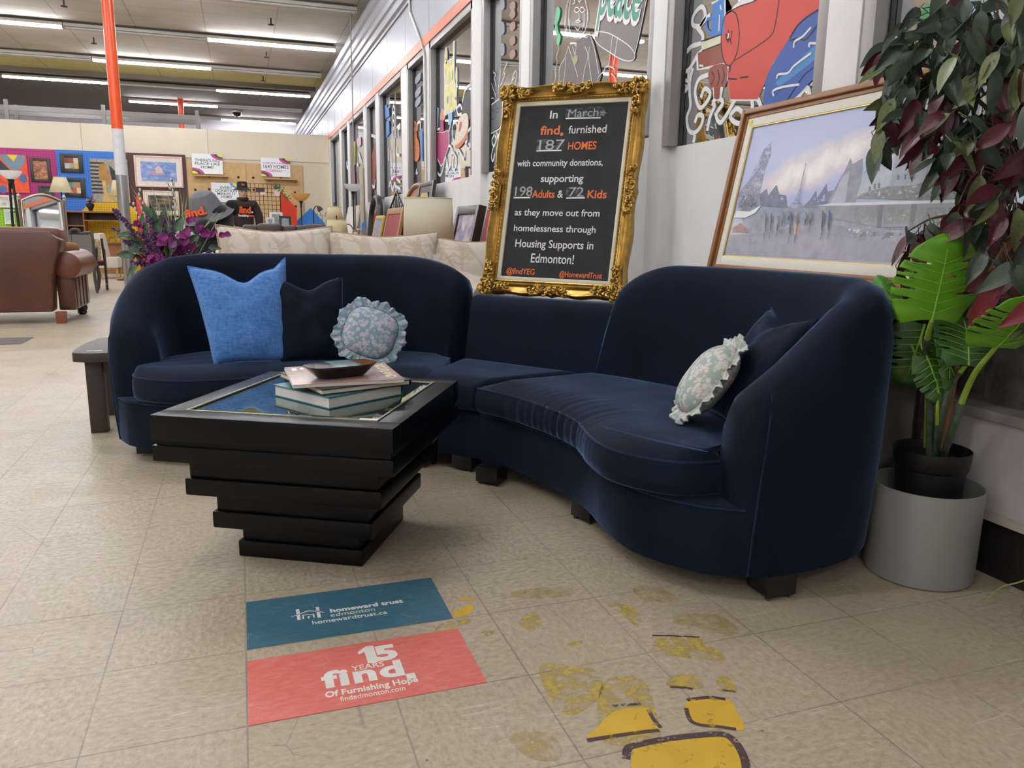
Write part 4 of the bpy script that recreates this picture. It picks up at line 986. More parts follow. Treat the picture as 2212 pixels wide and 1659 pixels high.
# arched mirror on posts
t = thing('arched_mirror', 'silver arched mirror on slim posts above the brown leather sofa', 'mirror', (-2.17, 9.0, 0), math.radians(20))
SILV = M('antique_silver', '#b6aa98', .35, .15, metal=.7)
n = 14; arc = [(-.21+.42*i/n, 1.27+.075*math.sin(PI*i/n)) for i in range(n+1)]
MB().loft([[(x, -.006, z) for x, z in [(-.21, .5)]+arc+[(.21, .5)]], [(x, .006, z) for x, z in [(-.21, .5)]+arc+[(.21, .5)]]], X=TR(0, 0, .9) @ Matrix.Rotation(math.radians(-5), 4, 'X') @ TR(0, 0, -.9)).build('mirror_glass', M('mirror_glass', '#e8ecee', .02, .0, metal=1.0), t, smooth=0)
MB().tube([(-.21, 0, .5)]+[(x, 0, z) for x, z in arc]+[(.21, 0, .5), (-.21, 0, .5)], .013, 8).build('frame', SILV, t)
for s in (-1, 1):
    p = MB().lathe([(.016, 0), (.014, .4), (.013, 1.28), (.02, 1.29), (.012, 1.30), (.022, 1.32), (.016, 1.34), (0, 1.35)], 12, TR(s*.235, 0, 0)).build('post', SILV, t)
    MB().tube([(s*.235, -.16, .012), (s*.235, .16, .012)], .013, 8).build('foot', SILV, p)
# ------------------------------------------------------------------ seats in the mid distance
LEA = M('brown_leather', '#4a2616', .32, .25, 3, bump=.15, bscale=40, coat=.1); LEA2 = M('brown_leather_pale', '#653724', .35, .2, 4, bump=.12, bscale=30)
def puff(mb, c, d, X=None, p=.5, n=14, amp=0):
    """rounded cushion block"""
    cx, cy, cz = c; a, b, h = d[0]/2, d[1]/2, d[2]/2; rings = []
    for i in range(n+1):
        ph = -PI/2+PI*i/n; r = abs(math.cos(ph))**p; z = math.copysign(abs(math.sin(ph))**p, math.sin(ph)); ring = []
        for j in range(24):
            th = 2*PI*j/24; c_, s_ = math.cos(th), math.sin(th)
            ring.append((cx+a*r*math.copysign(abs(c_)**p, c_), cy+b*r*math.copysign(abs(s_)**p, s_), cz+h*z))
        rings.append(ring)
    return mb.loft(rings, True, True, X)
t = thing('leather_sofa', 'brown leather sofa seen from behind at the left edge', 'sofa', (-3.0, 7.2, 0))
def lb(name, c, d, mat=LEA, p=.25): return puff(MB(), c, d, None, p).build(name, mat, t, smooth=60)
m = MB(); m.loft([[(x, 0, z) for x, z in [(-1.35, .12), (1.2, .12), (1.22, .45), (1.25, .60), (1.30, .72), (1.33, .85), (1.22, .93), (.6, .945), (-1.35, .945)]], [(x, .22, z) for x, z in [(-1.35, .12), (1.2, .12), (1.22, .45), (1.25, .60), (1.30, .72), (1.33, .84), (1.22, .92), (.6, .93), (-1.35, .93)]]]).build('back_panel', LEA, t, bevel=.03, bseg=3)
lb('back_pillow', (.72, .24, .86), (1.2, .3, .22), LEA2); lb('back_pillow', (-.55, .24, .87), (1.2, .3, .22), LEA2)
lb('seat', (0, .6, .36), (2.3, .75, .2))
for s in (1, -1):
    o = MB().lathe([(0, 0), (.10, 0), (.135, .015), (.14, .05), (.14, .80), (.15, .84), (.135, .89), (.06, .90), (0, .90)], 24, Matrix.Translation((s*1.33, .12, .585)) @ Matrix.Rotation(-PI/2, 4, 'X')).build('rolled_arm', LEA2, t)
    ap = MB().box((s*1.30, .58, .33), (.16, .82, .42)).build('arm_panel', LEA, t, bevel=.02)
    sm_ = MB()
    for k in range(4): sm_.tube([(s*1.381, .25+.19*k, .14), (s*1.381, .25+.19*k, .52)], .006, 5)
    sm_.build('pleat_seam', M('dark_leather_seam', '#3a1f18', .5), ap)
for x, y in ((1.26, .04), (-1.26, .04)): MB().box((x, y, .06), (.085, .085, .12), None, 1.1).build('block_leg', M('reddish_wood_leg', '#7a3f2c', .4), t, bevel=.004)
for x in (1.30, -1.3): MB().lathe([(.03, 0), (.05, .02), (.045, .04), (.06, .07), (.05, .11), (.05, .13)], 16, TR(x, .93, 0)).build('bun_foot', M('dark_wood_foot', '#2b1713', .35), t)
mb = MB(); puff(mb, (-1.76, 7.95, .70), (.24, .16, .22), None, .6); tag(mb.build('throw_pillow', M('tan_suede', '#7d5738', .8)), 'tan suede pillow beside the rolled arm of the leather sofa', 'pillow')
# cane-back armchair
GW = M('grey_brown_wood', '#3f3a3a', .5, .15)
t = thing('cane_back_armchair', 'dark grey cane-back armchair beyond the leather sofa', 'armchair', (-2.20, 11.0, 0), math.radians(8))
m = MB(); pts = [(-.21, .40), (-.215, .84), (-.15, .89), (-.07, .875), (-.05, .92), (0, .935), (.05, .92), (.07, .875), (.15, .89), (.215, .84), (.21, .40)]
m.tube([(x, 0, z) for x, z in [(p.x, p.y) for p in cr([Vector((a, b, 0)) for a, b in pts], 4)]], .02, 8); m.tube([(-.21, 0, .44), (.21, 0, .44)], .018, 8); m.build('back_frame', GW, t)
box('cane_panel', (0, 0, .65), (.40, .008, .42), peg_mat('woven_cane', '#77706c', .02), t); box('center_slat', (-.05, 0, .65), (.012, .014, .42), GW, t)
lbm = MB(); puff(lbm, (0, .25, .43), (.48, .5, .10), None, .3); lbm.build('seat', M('taupe_upholstery', '#6b625b', .8), t)
for s in (-1, 1):
    MB().tube(cr([(s*.21, 0, .66), (s*.25, .2, .67), (s*.25, .36, .64), (s*.23, .38, .45)], 5), .018, 8).build('arm', GW, t)
    MB().tube(cr([(s*.21, .0, .45), (s*.20, -.02, .25), (s*.22, -.05, .02)], 5), [.022]*10+[.014], 8).build('leg', GW, t); MB().tube(cr([(s*.23, .45, .42), (s*.25, .49, .25), (s*.22, .47, .02)], 5), [.026]*10+[.016], 8).build('leg', GW, t)
# rocking chair
RW = M('dark_rocker_wood', '#3d241b', .45)
t = thing('rocking_chair', 'dark wooden rocking chair with a patterned back, near the column', 'rocking chair', (-2.20, 11.9, 0), math.radians(8))
for s in (-1, 1):
    MB().tube(cr([(s*.22, -.42, .12), (s*.22, -.2, .03), (s*.22, .1, .02), (s*.22, .42, .09)], 6), .018, 8).build('rocker', RW, t)
    MB().tube([(s*.22, -.2, .04), (s*.22, -.22, .42), (s*.2, -.36, .80)], .018, 8).build('back_post', RW, t); MB().tube([(s*.22, .2, .04), (s*.22, .2, .62)], .017, 8).build('front_post', RW, t); MB().tube([(s*.22, -.26, .62), (s*.22, .22, .62)], .018, 8).build('arm', RW, t)
mb = MB(); puff(mb, (0, 0, .42), (.44, .46, .08), None, .3); mb.build('seat', M('dark_red_seat', '#5b2a2a', .8), t)
mb = MB(); puff(mb, (0, -.29, .63), (.36, .06, .34), Matrix.Translation((0, 0, 0)), .3); mb.build('upholstered_back', art('tapestry', ['#5c4a33', '#a08a5c', '#c7b488', '#6b5a3a'], (20, 20, 20), 4), t)
# slipper chair
BL = M('oatmeal_fabric', '#c9c1b4', .85, .05, 40); 
t = thing('slipper_chair', 'oatmeal armless slipper chair left of the column', 'chair', (-2.38, 15.0, 0))
m = MB(); m.loft([[(x, y, z) for x, z in [(-.17, .20), (.02, .20), (.0, .50), (-.06, .84), (-.16, .85), (-.20, .5)]] for y in (-.3, .3)]).build('back', BL, t, bevel=.02)
m = MB(); m.box((.09, 0, .30), (.24, .56, .20)); m.build('seat', BL, t, bevel=.03)
for x in (-.1, .17):
    for y in (-.22, .22): MB().lathe([(.014, 0), (.026, .21)], 10, TR(x, y, 0)).build('leg', M('pale_wood_leg', '#b08a5e', .5), t)
t = tag(MB().tube([(GY(243, 535, 17.12).x+.10*math.cos(2*PI*k/30), 17.12, GY(243, 535, 17.12).z+.23*math.sin(2*PI*k/30)) for k in range(31)], .013, 6).build('wicker_hoop', M('golden_wicker', '#b79a3a', .6)), 'thin golden wicker hoop hung on the yellow board behind the slipper chair', 'hoop')
# small things at the left edge and behind the flowers
def prop(name, label, cat, y, u0, v0, u1, v1, mat, frame=None, th=.02):
    a, b = GY(u0, v0, y), GY(u1, v1, y); c = (a+b)/2; w, h = b.x-a.x, a.z-b.z
    t = thing(name, label, cat, (c.x, y, c.z))
    if frame:
        f = MB(); fw = min(w, h)*.12
        for s in (-1, 1): f.box((s*(w/2-fw/2), 0, 0), (fw, th, h)); f.box((0, 0, s*(h/2-fw/2)), (w-2*fw, th, fw))
        f.build('frame', frame, t); box('picture', (0, .003, 0), (w-2*fw, th*.6, h-2*fw), mat, t)
    else: box('panel', (0, 0, 0), (w, th, h), mat, t)
    return t
prop('framed_picture', 'pale sketch in a white mat at the left edge on lime green', 'picture', 17.12, -20, 421, 44, 449, art('sketch_print', ['#8f8a80', '#cfcac0', '#e4e1da'], (3, 3, 3), 9), M('white_frame', '#e3e1dc', .5))
prop('framed_picture', 'small white framed print behind the splayed torchiere rods', 'picture', 17.12, 8, 452, 33, 484, art('mint_print', ['#e6e4de', '#bfd3c4', '#7fae9a'], (4, 4, 4), 1), M('white_frame', '#e3e1dc', .5))
t = prop('storage_box', 'pale teal and white box behind the flower arrangement', 'box', 15.6, 378, 470, 424, 505, M('teal_white_box', '#b9d2cc', .6, .1)); zb = t.location.z
MB().box((0, .2, -(zb+.0)/2+.0-.09), (.42, .4, zb-.18)).build('lower_box', M('white_box', '#d9dcda', .6), t)
# ------------------------------------------------------------------ mannequin in a hoodie
def skin(name, pts, edges, rad, mat, parent, sub=2):
    me = bpy.data.meshes.new(name); me.from_pydata([tuple(p) for p in pts], edges, []); o = bpy.data.objects.new(name, me); COL.objects.link(o); o.parent = parent
    md = o.modifiers.new('skin', 'SKIN'); md.use_smooth_shade = True
    for i, r in enumerate(rad):
        v = me.skin_vertices[0].data[i]; v.radius = r if isinstance(r, tuple) else (r, r); v.use_root = (i == 0)
    s = o.modifiers.new('sub', 'SUBSURF'); s.levels = s.render_levels = sub
    me.materials.append(mat); return o
HOOD = M('dark_brown_fleece', '#2f2522', .9, .1, 30); SKINM = M('mannequin_skin', '#d3a68c', .5, .05); HATM = M('black_hat_cloth', '#1d1c1f', .85, .1, 40); ORP = M('orange_print', '#f0602c', .5); WHP = M('white_print2', '#e6e2de', .5)
t = thing('mannequin', 'mannequin in a brown hoodie and black bucket hat by the wire grid', 'mannequin', (.12, 13.0, 0), math.radians(12))
skin('body', [(0, 0, .92), (0, 0, 1.1), (0, .01, 1.30), (0, .02, 1.43), (0, 0, 1.50), (0, -.01, 1.56), (-.17, .02, 1.39), (-.23, 0, 1.15), (-.22, -.05, .92), (.17, .02, 1.39), (.23, .0, 1.15), (.22, -.05, .92), (-.09, 0, .85), (-.10, 0, .48), (-.10, .02, .08), (.09, 0, .85), (.10, 0, .48), (.10, .02, .08), (-.11, -.1, .04), (.11, -.1, .04)],
     [(0, 1), (1, 2), (2, 3), (3, 4), (4, 5), (3, 6), (6, 7), (7, 8), (3, 9), (9, 10), (10, 11), (0, 12), (12, 13), (13, 14), (0, 15), (15, 16), (16, 17), (14, 18), (17, 19)],
     [(.16, .11), (.14, .10), (.17, .11), (.10, .08), .05, .05, .06, .048, .035, .06, .048, .035, .085, .06, .042, .085, .06, .042, .035, .035], SKINM, t)
mb = MB(); rings = []
for z, a, b in [(1.475, .035, .05), (1.50, .052, .066), (1.54, .064, .08), (1.585, .070, .09), (1.63, .071, .092), (1.68, .062, .082), (1.715, .03, .04)]:
    rings.append([(a*math.cos(2*PI*k/24), -.02+b*math.sin(2*PI*k/24)-(.012*math.exp(-((k-18)/1.2)**2) if 1.55 < z < 1.62 else 0), z) for k in range(24)])
mb.loft(rings).build('head', SKINM, t)
f = MB(); f.loft([[(-.008, -.105, 1.60), (.008, -.105, 1.60), (.008, -.10, 1.60), (-.008, -.10, 1.60)], [(-.014, -.128, 1.565), (.014, -.128, 1.565), (.014, -.10, 1.56), (-.014, -.10, 1.56)]]); f.build('nose', SKINM, t, bevel=.003)
for s in (-1, 1): MB().lathe([(0, -.007), (.011, -.003), (.011, .003), (0, .007)], 10, Matrix.Translation((s*.028, -.104, 1.605)) @ Matrix.Rotation(PI/2, 4, 'X')).build('eye', M('dark_eye', '#2a1c18', .3), t); MB().tube([(s*.012, -.11, 1.622), (s*.03, -.111, 1.628), (s*.046, -.10, 1.62)], .004, 5).build('eyebrow', M('dark_brow', '#3a2820', .8), t)
MB().tube([(-.024, -.102, 1.535), (0, -.112, 1.533), (.024, -.102, 1.535)], .005, 6).build('mouth', M('mannequin_lips', '#9a5f50', .5), t)
ho = skin('hoodie', [(0, 0, .95), (0, 0, 1.12), (0, .01, 1.32), (0, .02, 1.42), (-.18, .02, 1.39), (-.27, 0, 1.18), (-.25, -.07, .98), (.18, .02, 1.39), (.27, .0, 1.18), (.25, -.07, .98), (0, .02, 1.475)],
     [(0, 1), (1, 2), (2, 3), (3, 4), (4, 5), (5, 6), (3, 7), (7, 8), (8, 9), (3, 10)], [(.19, .15), (.19, .15), (.20, .15), (.14, .12), .095, .085, .06, .095, .085, .06, (.085, .10)], HOOD, t)
skin('trousers', [(0, 0, .96), (-.09, 0, .86), (-.10, 0, .48), (-.10, .02, .06), (.09, 0, .86), (.10, 0, .48), (.10, .02, .06)], [(0, 1), (1, 2), (2, 3), (0, 4), (4, 5), (5, 6)], [(.17, .12), .10, .078, .065, .10, .078, .065], M('dark_denim', '#23262e', .85, .1, 40), t)
MB().lathe([(.075, 0), (.10, .015), (.105, .04), (.085, .06), (.07, .05)], 20, TR(0, .0, 1.45)).build('hood_collar', HOOD, t)
hat = MB().lathe([(.155, 1.635), (.15, 1.64), (.098, 1.675), (.09, 1.70), (.084, 1.765), (.07, 1.78), (0, 1.785)], 26, TR(0, -.01, 0)).build('bucket_hat', HATM, t)
X = Matrix.Rotation(PI/2, 4, 'X')
mb = MB(); addtext(mb, 'find.', .05, TR(0, -.1, 1.725) @ X, .002, .003, w=.06); mb.build('hat_print', ORP, hat)
mb = MB(); addtext(mb, 'find', .16, TR(-.015, -.205, 1.285) @ X, .004, .008, w=.20); mb.build('orange_lettering', ORP, ho); mb = MB(); mb.box((.108, -.200, 1.255), (.026, .012, .026)); mb.build('white_dot', WHP, ho)
mb = MB(); addtext(mb, 'furnishing', .05, TR(-.045, -.198, 1.195) @ X, .002, .004, w=.17); mb.build('white_lettering', WHP, ho); mb = MB(); addtext(mb, 'hope', .05, TR(.085, -.196, 1.197) @ X, .002, .004, w=.075); mb.build('small_orange_lettering', ORP, ho)
# wire grid with hanging trinkets
WIRE = M('black_wire', '#1b1a1a', .4)
t = thing('wire_grid_panel', 'black wire grid display panel beside the mannequin', 'display grid', (.53, 15.0, 0))
m = MB()
for i in range(9): m.tube([(-.32+.08*i, 0, .1), (-.32+.08*i, 0, 1.855)], .006 if 0 < i < 8 else .011, 5)
for i in range(22): m.tube([(-.32, .0, .12+.0826*i), (.32, 0, .12+.0826*i)], .005, 5)
m.build('grid', WIRE, t)
for s in (-1, 1): MB().tube([(s*.3, -.25, .02), (s*.3, .25, .02)], .015, 6).build('foot', WIRE, t)
def hang(name, label, cat, u, v, w, h, mat, shape='box', y=14.95):
    p = GY(u, v, y); o = MB()
    if shape == 'oval': o.lathe([(0, -.006), (.5, -.004), (.5, .004), (0, .006)], 20, Matrix.Translation(p) @ Matrix.Diagonal((w, 1, h, 1)) @ Matrix.Rotation(PI/2, 4, 'X'))
    else: o.box(p, (w, .02, h))
    return tag(o.build(name, mat), label, cat)
hang('hanging_ornament', 'pale pink oval ornament hanging on the wire grid', 'ornament', 599, 413, .13, .20, M('pale_pink', '#e3c9c4', .6), 'oval')
hang('hanging_sign', 'small dark sign hanging on the wire grid', 'ornament', 562, 410, .17, .08, M('dark_sign', '#3a2a28', .6))
hang('hanging_ornament', 'small white heart-like ornament on the wire grid', 'ornament', 568, 417, .10, .07, M('white_ornament', '#d9d2ce', .6), 'oval')
hang('hanging_ornament', 'small pinkish tag at the left of the wire grid', 'ornament', 548, 425, .05, .12, M('pink_tag', '#b8928a', .6))
g = thing('garland', 'green leafy garland over the top right corner of the wire grid', 'garland', (.80, 14.93, 1.80))
rnd = random.Random(7); m = MB()
for k in range(46):
    a = rnd.random()*6.28; r = .12*rnd.random(); c = Vector((-.08+.28*(k/46)+r*math.cos(a)*.5, r*.3, .02-.22*(k/46)**2*1.4+r*math.sin(a)*.6)); d = Vector((rnd.uniform(-1, 1), rnd.uniform(-.5, .1), rnd.uniform(-1, 1)))*.06
    m.tube([c, c+d*.5, c+d], [.004, .012, .001], 5)
m.build('leaves', M('garland_green', '#3f6f3a', .7), g)
a = 15.5
tag(MB().loft([[(x, yy, z) for x, z in [(.88, 0), (1.2, 0), (1.2, 1.40), (.90, 1.74), (.88, 1.72)]] for yy in (a, a+.02)]).build('house_shaped_board', M('orange_red_board', '#d63a1c', .5), smooth=0), 'tall orange-red gable board right of the wire grid', 'display board')
tag(MB().loft([[(x, yy, z) for x, z in [(1.15, 0), (1.78, 0), (1.78, 1.10), (1.50, 1.42), (1.15, 1.10)]] for yy in (a+.1, a+.12)]).build('house_shaped_board', M('royal_blue_board', '#2f78c8', .5), smooth=0), 'royal blue gable board near the window wall', 'display board')
t = thing('wire_stand', 'scrolled wire stand with small flowers in front of the blue gable board', 'stand', (1.60, 13.8, 0))
for k, (x, h) in enumerate(((-.14, 1.30), (-.05, 1.28), (.03, 1.33), (.10, 1.27), (.17, 1.20))):
    MB().tube(cr([(x, 0, 0), (x, 0, h-.15), (x+.02, 0, h-.03), (x+.05, 0, h), (x+.07, 0, h-.04), (x+.05, 0, h-.07)], 5), .006, 5).build('rod', M('grey_wire', '#6d6a66', .4, metal=.5), t)
    MB().lathe([(.0, -.02), (.02, 0), (0, .02)], 8, TR(x+.03, 0, h-.02)).build('flower', WHP, t)
t = thing('desk_lamp', 'black bent-neck lamp beside the amber torchiere', 'lamp', (1.42, 14.15, 0))
MB().lathe([(.12, 0), (.12, .02), (.012, .04), (.01, 1.25)], 12).build('pole', DARKM, t); MB().tube(cr([(0, 0, 1.2), (.01, -.02, 1.35), (.06, -.04, 1.42), (.10, -.05, 1.40)], 5), .01, 6).build('neck', DARKM, t); MB().lathe([(.02, .04), (.045, .0), (.055, -.06)], 12, Matrix.Translation((.11, -.05, 1.38)) @ Matrix.Rotation(-.6, 4, 'Y')).build('shade', DARKM, t)
# photo frames on a low cabinet
cb = thing('low_cabinet', 'low cabinet behind the recliners under the photo frames', 'cabinet', (.62, 12.2, 0))
box('body', (0, 0, .49), (.9, .4, .98), DW, cb, .01)
for k, (u0, v0, u1, v1, fr, nm) in enumerate(((582, 458, 612, 490, '#e8e6e2', 'white photo frame, tallest of the cluster above the recliners'), (574, 469, 594, 494, '#d5d3d0', 'pale grey photo frame left in the cluster above the recliners'), (603, 466, 630, 494, '#22201f', 'black photo frame right in the cluster above the recliners'))):
    y = 12.2-.08*k+.05
    a, b = GY(u0, v0, y), GY(u1, v1, y); w, h = b.x-a.x, a.z-.985
    t = thing('photo_frame', nm, 'photo frame', ((a.x+b.x)/2, y, .985), rot=(-.12, 0, .1)); m = MB(); fw = .035
    for s in (-1, 1): m.box((s*(w/2-fw/2), 0, h/2), (fw, .02, h)); m.box((0, 0, h/2+s*(h/2-fw/2)), (w-2*fw, .02, fw))
    m.build('frame', M('pf_'+fr[1:], fr, .4), t); box('photo', (0, .004, h/2), (w-2*fw, .008, h-2*fw), art('photo_%d' % k, ['#c9ccd0', '#7f868c', '#e3e3e0'], (8, 8, 8), k), t)
# brown reclining sofa
REC = M('dark_brown_recliner_leather', '#3b2e2b', .5, .2, 8, bump=.1)
t = thing('reclining_sofa', 'dark brown reclining sofa backs showing above the patterned sofa', 'sofa', (.60, 9.0, 0))
mb = MB(); puff(mb, (0, .35, .45), (1.25, .8, .8), None, .3); mb.build('body', REC, t, smooth=60)
for (x, w, h) in ((-.40, .20, .22), (-.16, .34, .28), (.10, .17, .2), (.24, .15, .22), (.42, .32, .28)):
    mb = MB(); puff(mb, (x-.03, .0, 1.05-h/2+(.0 if h > .25 else -.02)), (w, .24, h), None, .4); o = mb.build('headrest', REC, t, smooth=60)
    mb = MB(); mb.tube([(x-.03-w*.42, -.112, 1.0-h/2), (x-.03+w*.42, -.112, 1.0-h/2)], .004, 5); mb.build('seam', M('recliner_seam', '#241b19', .6), o)
for s in (-1, 1): mb = MB(); puff(mb, (s*.62, .35, .5), (.16, .8, .5), None, .4); mb.build('arm', REC, t, smooth=60)
# ------------------------------------------------------------------ patterned sofa right behind the navy one
def damask(name):
    m = bpy.data.materials.new(name); m.use_nodes = True; N, L = nodes(m); b = N['Principled BSDF']
    tc = N.new('ShaderNodeTexCoord').outputs['Object']
    sx = N.new('ShaderNodeSeparateXYZ'); L.new(tc, sx.inputs[0])
    n = noise_n(N, L, tc, 9, 3)
    def dia(per, off, w0, w1):
        u = mnode(N, 'ADD', mnode(N, 'MULTIPLY', mnode(N, 'ADD', sx.outputs[0], mnode(N, 'MULTIPLY', sx.outputs[1], .6, L=L), L=L), 1/per, L=L), off, L=L)
        s = mnode(N, 'MULTIPLY', mnode(N, 'SINE', mnode(N, 'MULTIPLY', u, 2*PI, L=L), L=L), .5, L=L)
        v = mnode(N, 'ADD', mnode(N, 'MULTIPLY', sx.outputs[2], 1/(per*1.3), L=L), s, L=L)
        d = mnode(N, 'ABSOLUTE', mnode(N, 'SUBTRACT', mnode(N, 'FRACT', v, L=L), .5, L=L), L=L)
        return ramp(N, L, mnode(N, 'ADD', d, mnode(N, 'MULTIPLY', mnode(N, 'SUBTRACT', n, .5, L=L), .12, L=L), L=L), w0, w1, (1, 1, 1, 1), (0, 0, 0, 1))
    band = mnode(N, 'MAXIMUM', dia(.34, 0, .07, .085), dia(.34, .5, .07, .085), L=L)
    w = N.new('ShaderNodeTexWave'); w.wave_type = 'RINGS'; w.inputs['Scale'].default_value = 7; w.inputs['Distortion'].default_value = 11; w.inputs['Detail'].default_value = 3; w.inputs['Detail Scale'].default_value = 2.2; L.new(tc, w.inputs['Vector'])
    fl_ = mnode(N, 'MULTIPLY', ramp(N, L, w.outputs['Fac'], .5, .6), ramp(N, L, noise_n(N, L, tc, 6, 2), .48, .52), L=L)
    base = mixc(N, L, mnode(N, 'MULTIPLY', fl_, .6, L=L), lin('#d3c8b8'), lin('#b9aa94'))
    base = mixc(N, L, mnode(N, 'MULTIPLY', band, .48, L=L), base, lin('#b3a189'))
    L.new(base, b.inputs['Base Color']); b.inputs['Roughness'].default_value = .7; b.inputs['Sheen Weight'].default_value = .15
    return m
DAM = damask('damask_fabric'); DPIPE = M('taupe_piping', '#a3927b', .8)
t = thing('patterned_sofa', 'cream damask sofa with loose back pillows behind the navy sofa', 'sofa', (.75, 3.2, 0))
mb = MB(); puff(mb, (0, .32, .45), (2.1, .35, .82), None, .25); mb.build('back', DAM, t, smooth=60)
mb = MB(); puff(mb, (0, -.05, .30), (1.9, .70, .34), None, .25); mb.build('seat', DAM, t, smooth=60)
for x, w, z0, z1, rz in ((-.50, .70, .50, 1.01, .02), (.17, .74, .48, .985, -.03), (.78, .62, .48, .955, -.12)):
    X = Matrix.Translation((x, .12, (z0+z1)/2-.0)) @ RZ(rz) @ Matrix.Rotation(PI/2-.20, 4, 'X')
    mb = MB(); ed = pillow(mb, w, z1-z0, .20, X, ear=.05, n=24, dent=.025, dentw=.7); o = mb.build('back_pillow', DAM, t, smooth=80, merge=True)
    MB().tube(ed+[ed[0]], .006, 6).build('piping', DPIPE, o)
arm = [(1.36, 2.42, .575), (1.15, 2.82, .62), (.95, 3.2, .665), (.90, 3.34, .67)]
mb = MB(); A_ = [Vector(p)-Vector((.75, 3.2, 0)) for p in arm]
mb.tube([A_[0]+Vector((.01, -.035, -.002)), A_[0], *A_[1:]], [.10, .15, .165, .17, .15], 24); mb.build('rolled_arm', DAM, t, smooth=60)
mb = MB(); mb.loft([[(p.x+sx_*.11, p.y, z) for sx_, z in ((-1, .1), (1, .1), (1, p.z-.02), (-1, p.z-.02))] for p in A_[:3]]); mb.build('arm_panel', DAM, t)
mb = MB(); mb.tube([A_[0]+Vector((-.75, .2, 0)) for _ in range(1)]+[A_[0]+Vector((-.75, .2, 0))], .01) if False else None
for x, y in ((-.9, .4), (.55, .4), (-.9, -.32), (.45, -.32)): MB().lathe([(.02, 0), (.03, .13)], 10, TR(x, y, 0)).build('leg', DARKM, t)
mb = MB(); mb.box((0, 0, 0), (.035, .003, .08)); o = mb.build('price_tag', M('white_paper_tag', '#e4e2de', .7), t); o.location = (.475, -.06, .80)
mb = MB(); mb.box((.475, -.06, .762), (.02, .004, .02)); mb.build('tag_clip', DARKM, t)
# ------------------------------------------------------------------ plush bear with a grey bucket hat
FUR = M('black_plush_fur', '#0c0b0d', .95, .3, 60, bump=.6, bscale=120, sheen=.2)
t = thing('plush_bear', 'big black plush bear in a grey bucket hat, behind the patterned sofa', 'stuffed animal', (-.165, 5.0, 0), math.radians(-8))
mb = MB(); puff(mb, (.06, .02, .50), (.58, .42, .97), None, .75); mb.build('body', FUR, t)
hd_ = MB(); puff(hd_, (.0, -.03, 1.04), (.34, .32, .30), None, .85); puff(hd_, (-.02, -.19, .99), (.16, .16, .13), None, .85); hd_.build('head', FUR, t)
for s in (-1, 1):
    mb = MB(); puff(mb, (s*.16, .0, 1.15 if s > 0 else 1.03), (.11, .06, .12), None, .8); mb.build('ear', FUR, t)
    mb = MB(); puff(mb, (s*.24, -.10, .62), (.16, .22, .38), None, .8); mb.build('arm', FUR, t)
    mb = MB(); puff(mb, (s*.20, -.28, .14), (.2, .45, .22), None, .8); mb.build('leg', FUR, t)
HG = M('grey_felt_hat', '#6d6f74', .9, .12, 40, bump=.2)
X = Matrix.Translation((-.03, -.06, 1.13)) @ Matrix.Rotation(math.radians(20), 4, 'X') @ Matrix.Rotation(math.radians(-14), 4, 'Y')
hat = MB().lathe([(.205, -.05), (.20, -.055), (.135, .0), (.125, .02), (.105, .09), (.085, .125), (.04, .145), (0, .15)], 28, X).build('bucket_hat', HG, t)
mb = MB(); addtext(mb, 'find.', .085, X @ TR(-.045, -.145, .035) @ Matrix.Rotation(math.radians(72), 4, 'X'), .003, .010, w=.17); mb.build('hat_lettering', ORP, hat)
mb = MB(); mb.box((.24, -.16, .90), (.05, .012, .04), None); mb.build('paper_tag', WHP, t)
# ------------------------------------------------------------------ things leaning along the window wall
def lean(name, label, cat, xb, xt, ya, yb, h, th, mat, frame=None, fw=.04, z0=0.0, extra=None):
    """flat thing resting on the floor, leaning on the window wall"""
    w = abs(ya-yb); up = Vector((xt-xb, 0, h)).normalized(); X = frame_mx((xb, (ya+yb)/2, z0), (0, -1, 0), up); L_ = Vector((xt-xb, 0, h)).length
    t = thing(name, label, cat, (0, 0, 0)); t.matrix_world = X
    if frame:
        m = MB()
        for s in (-1, 1): m.box((s*(w/2-fw/2), L_/2, 0), (fw, L_, th)); m.box((0, L_/2+s*(L_/2-fw/2), 0), (w-2*fw, fw, th))
        m.build('frame', frame, t, bevel=.003); box('panel', (0, L_/2, 0), (w-2*fw, L_-2*fw, th*.5), mat, t)
    else: box('panel', (0, L_/2, 0), (w, L_, th), mat, t)
    if extra: extra(t, w, L_)
    return t
DKF = M('espresso_frame', '#23181a', .4); 
lean('shadow_box', 'dark deep-framed print leaning beside the gold framed chalkboard', 'picture', 1.70, 1.96, 4.52, 5.22, 1.20, .07, art('lavender_print', ['#5c5a7a', '#8c84a4', '#c9b8b4', '#e3dcda'], (3, 3, 3), 3), DKF, .075)
lean('red_canvas', 'plain deep red canvas half behind the gold frame', 'canvas', 1.74, 2.0, 3.93, 4.42, 1.25, .03, M('deep_red_canvas', '#8c2f3c', .7, .08))
lean('framed_picture', 'narrow yellow-green edged frame behind the dark shadow box', 'picture', 1.84, 2.03, 4.8, 5.45, 1.14, .03, M('art_olive', '#7d7a4a', .6, .2), M('yellow_green_frame', '#b7ad4a', .5), .03)
def cork(t, w, L_): box('cork_label', (.0, L_*.82, .012), (w*.5, L_*.2, .004), M('tan_paper', '#c8a67a', .7), t)
lean('framed_board', 'black framed board with a tan backing above the drum shade', 'picture', 1.80, 2.03, 6.5, 7.22, 1.515, .035, M('dark_glass', '#2b2422', .3), M('black_frame', '#1c1614', .4), .05, extra=cork)
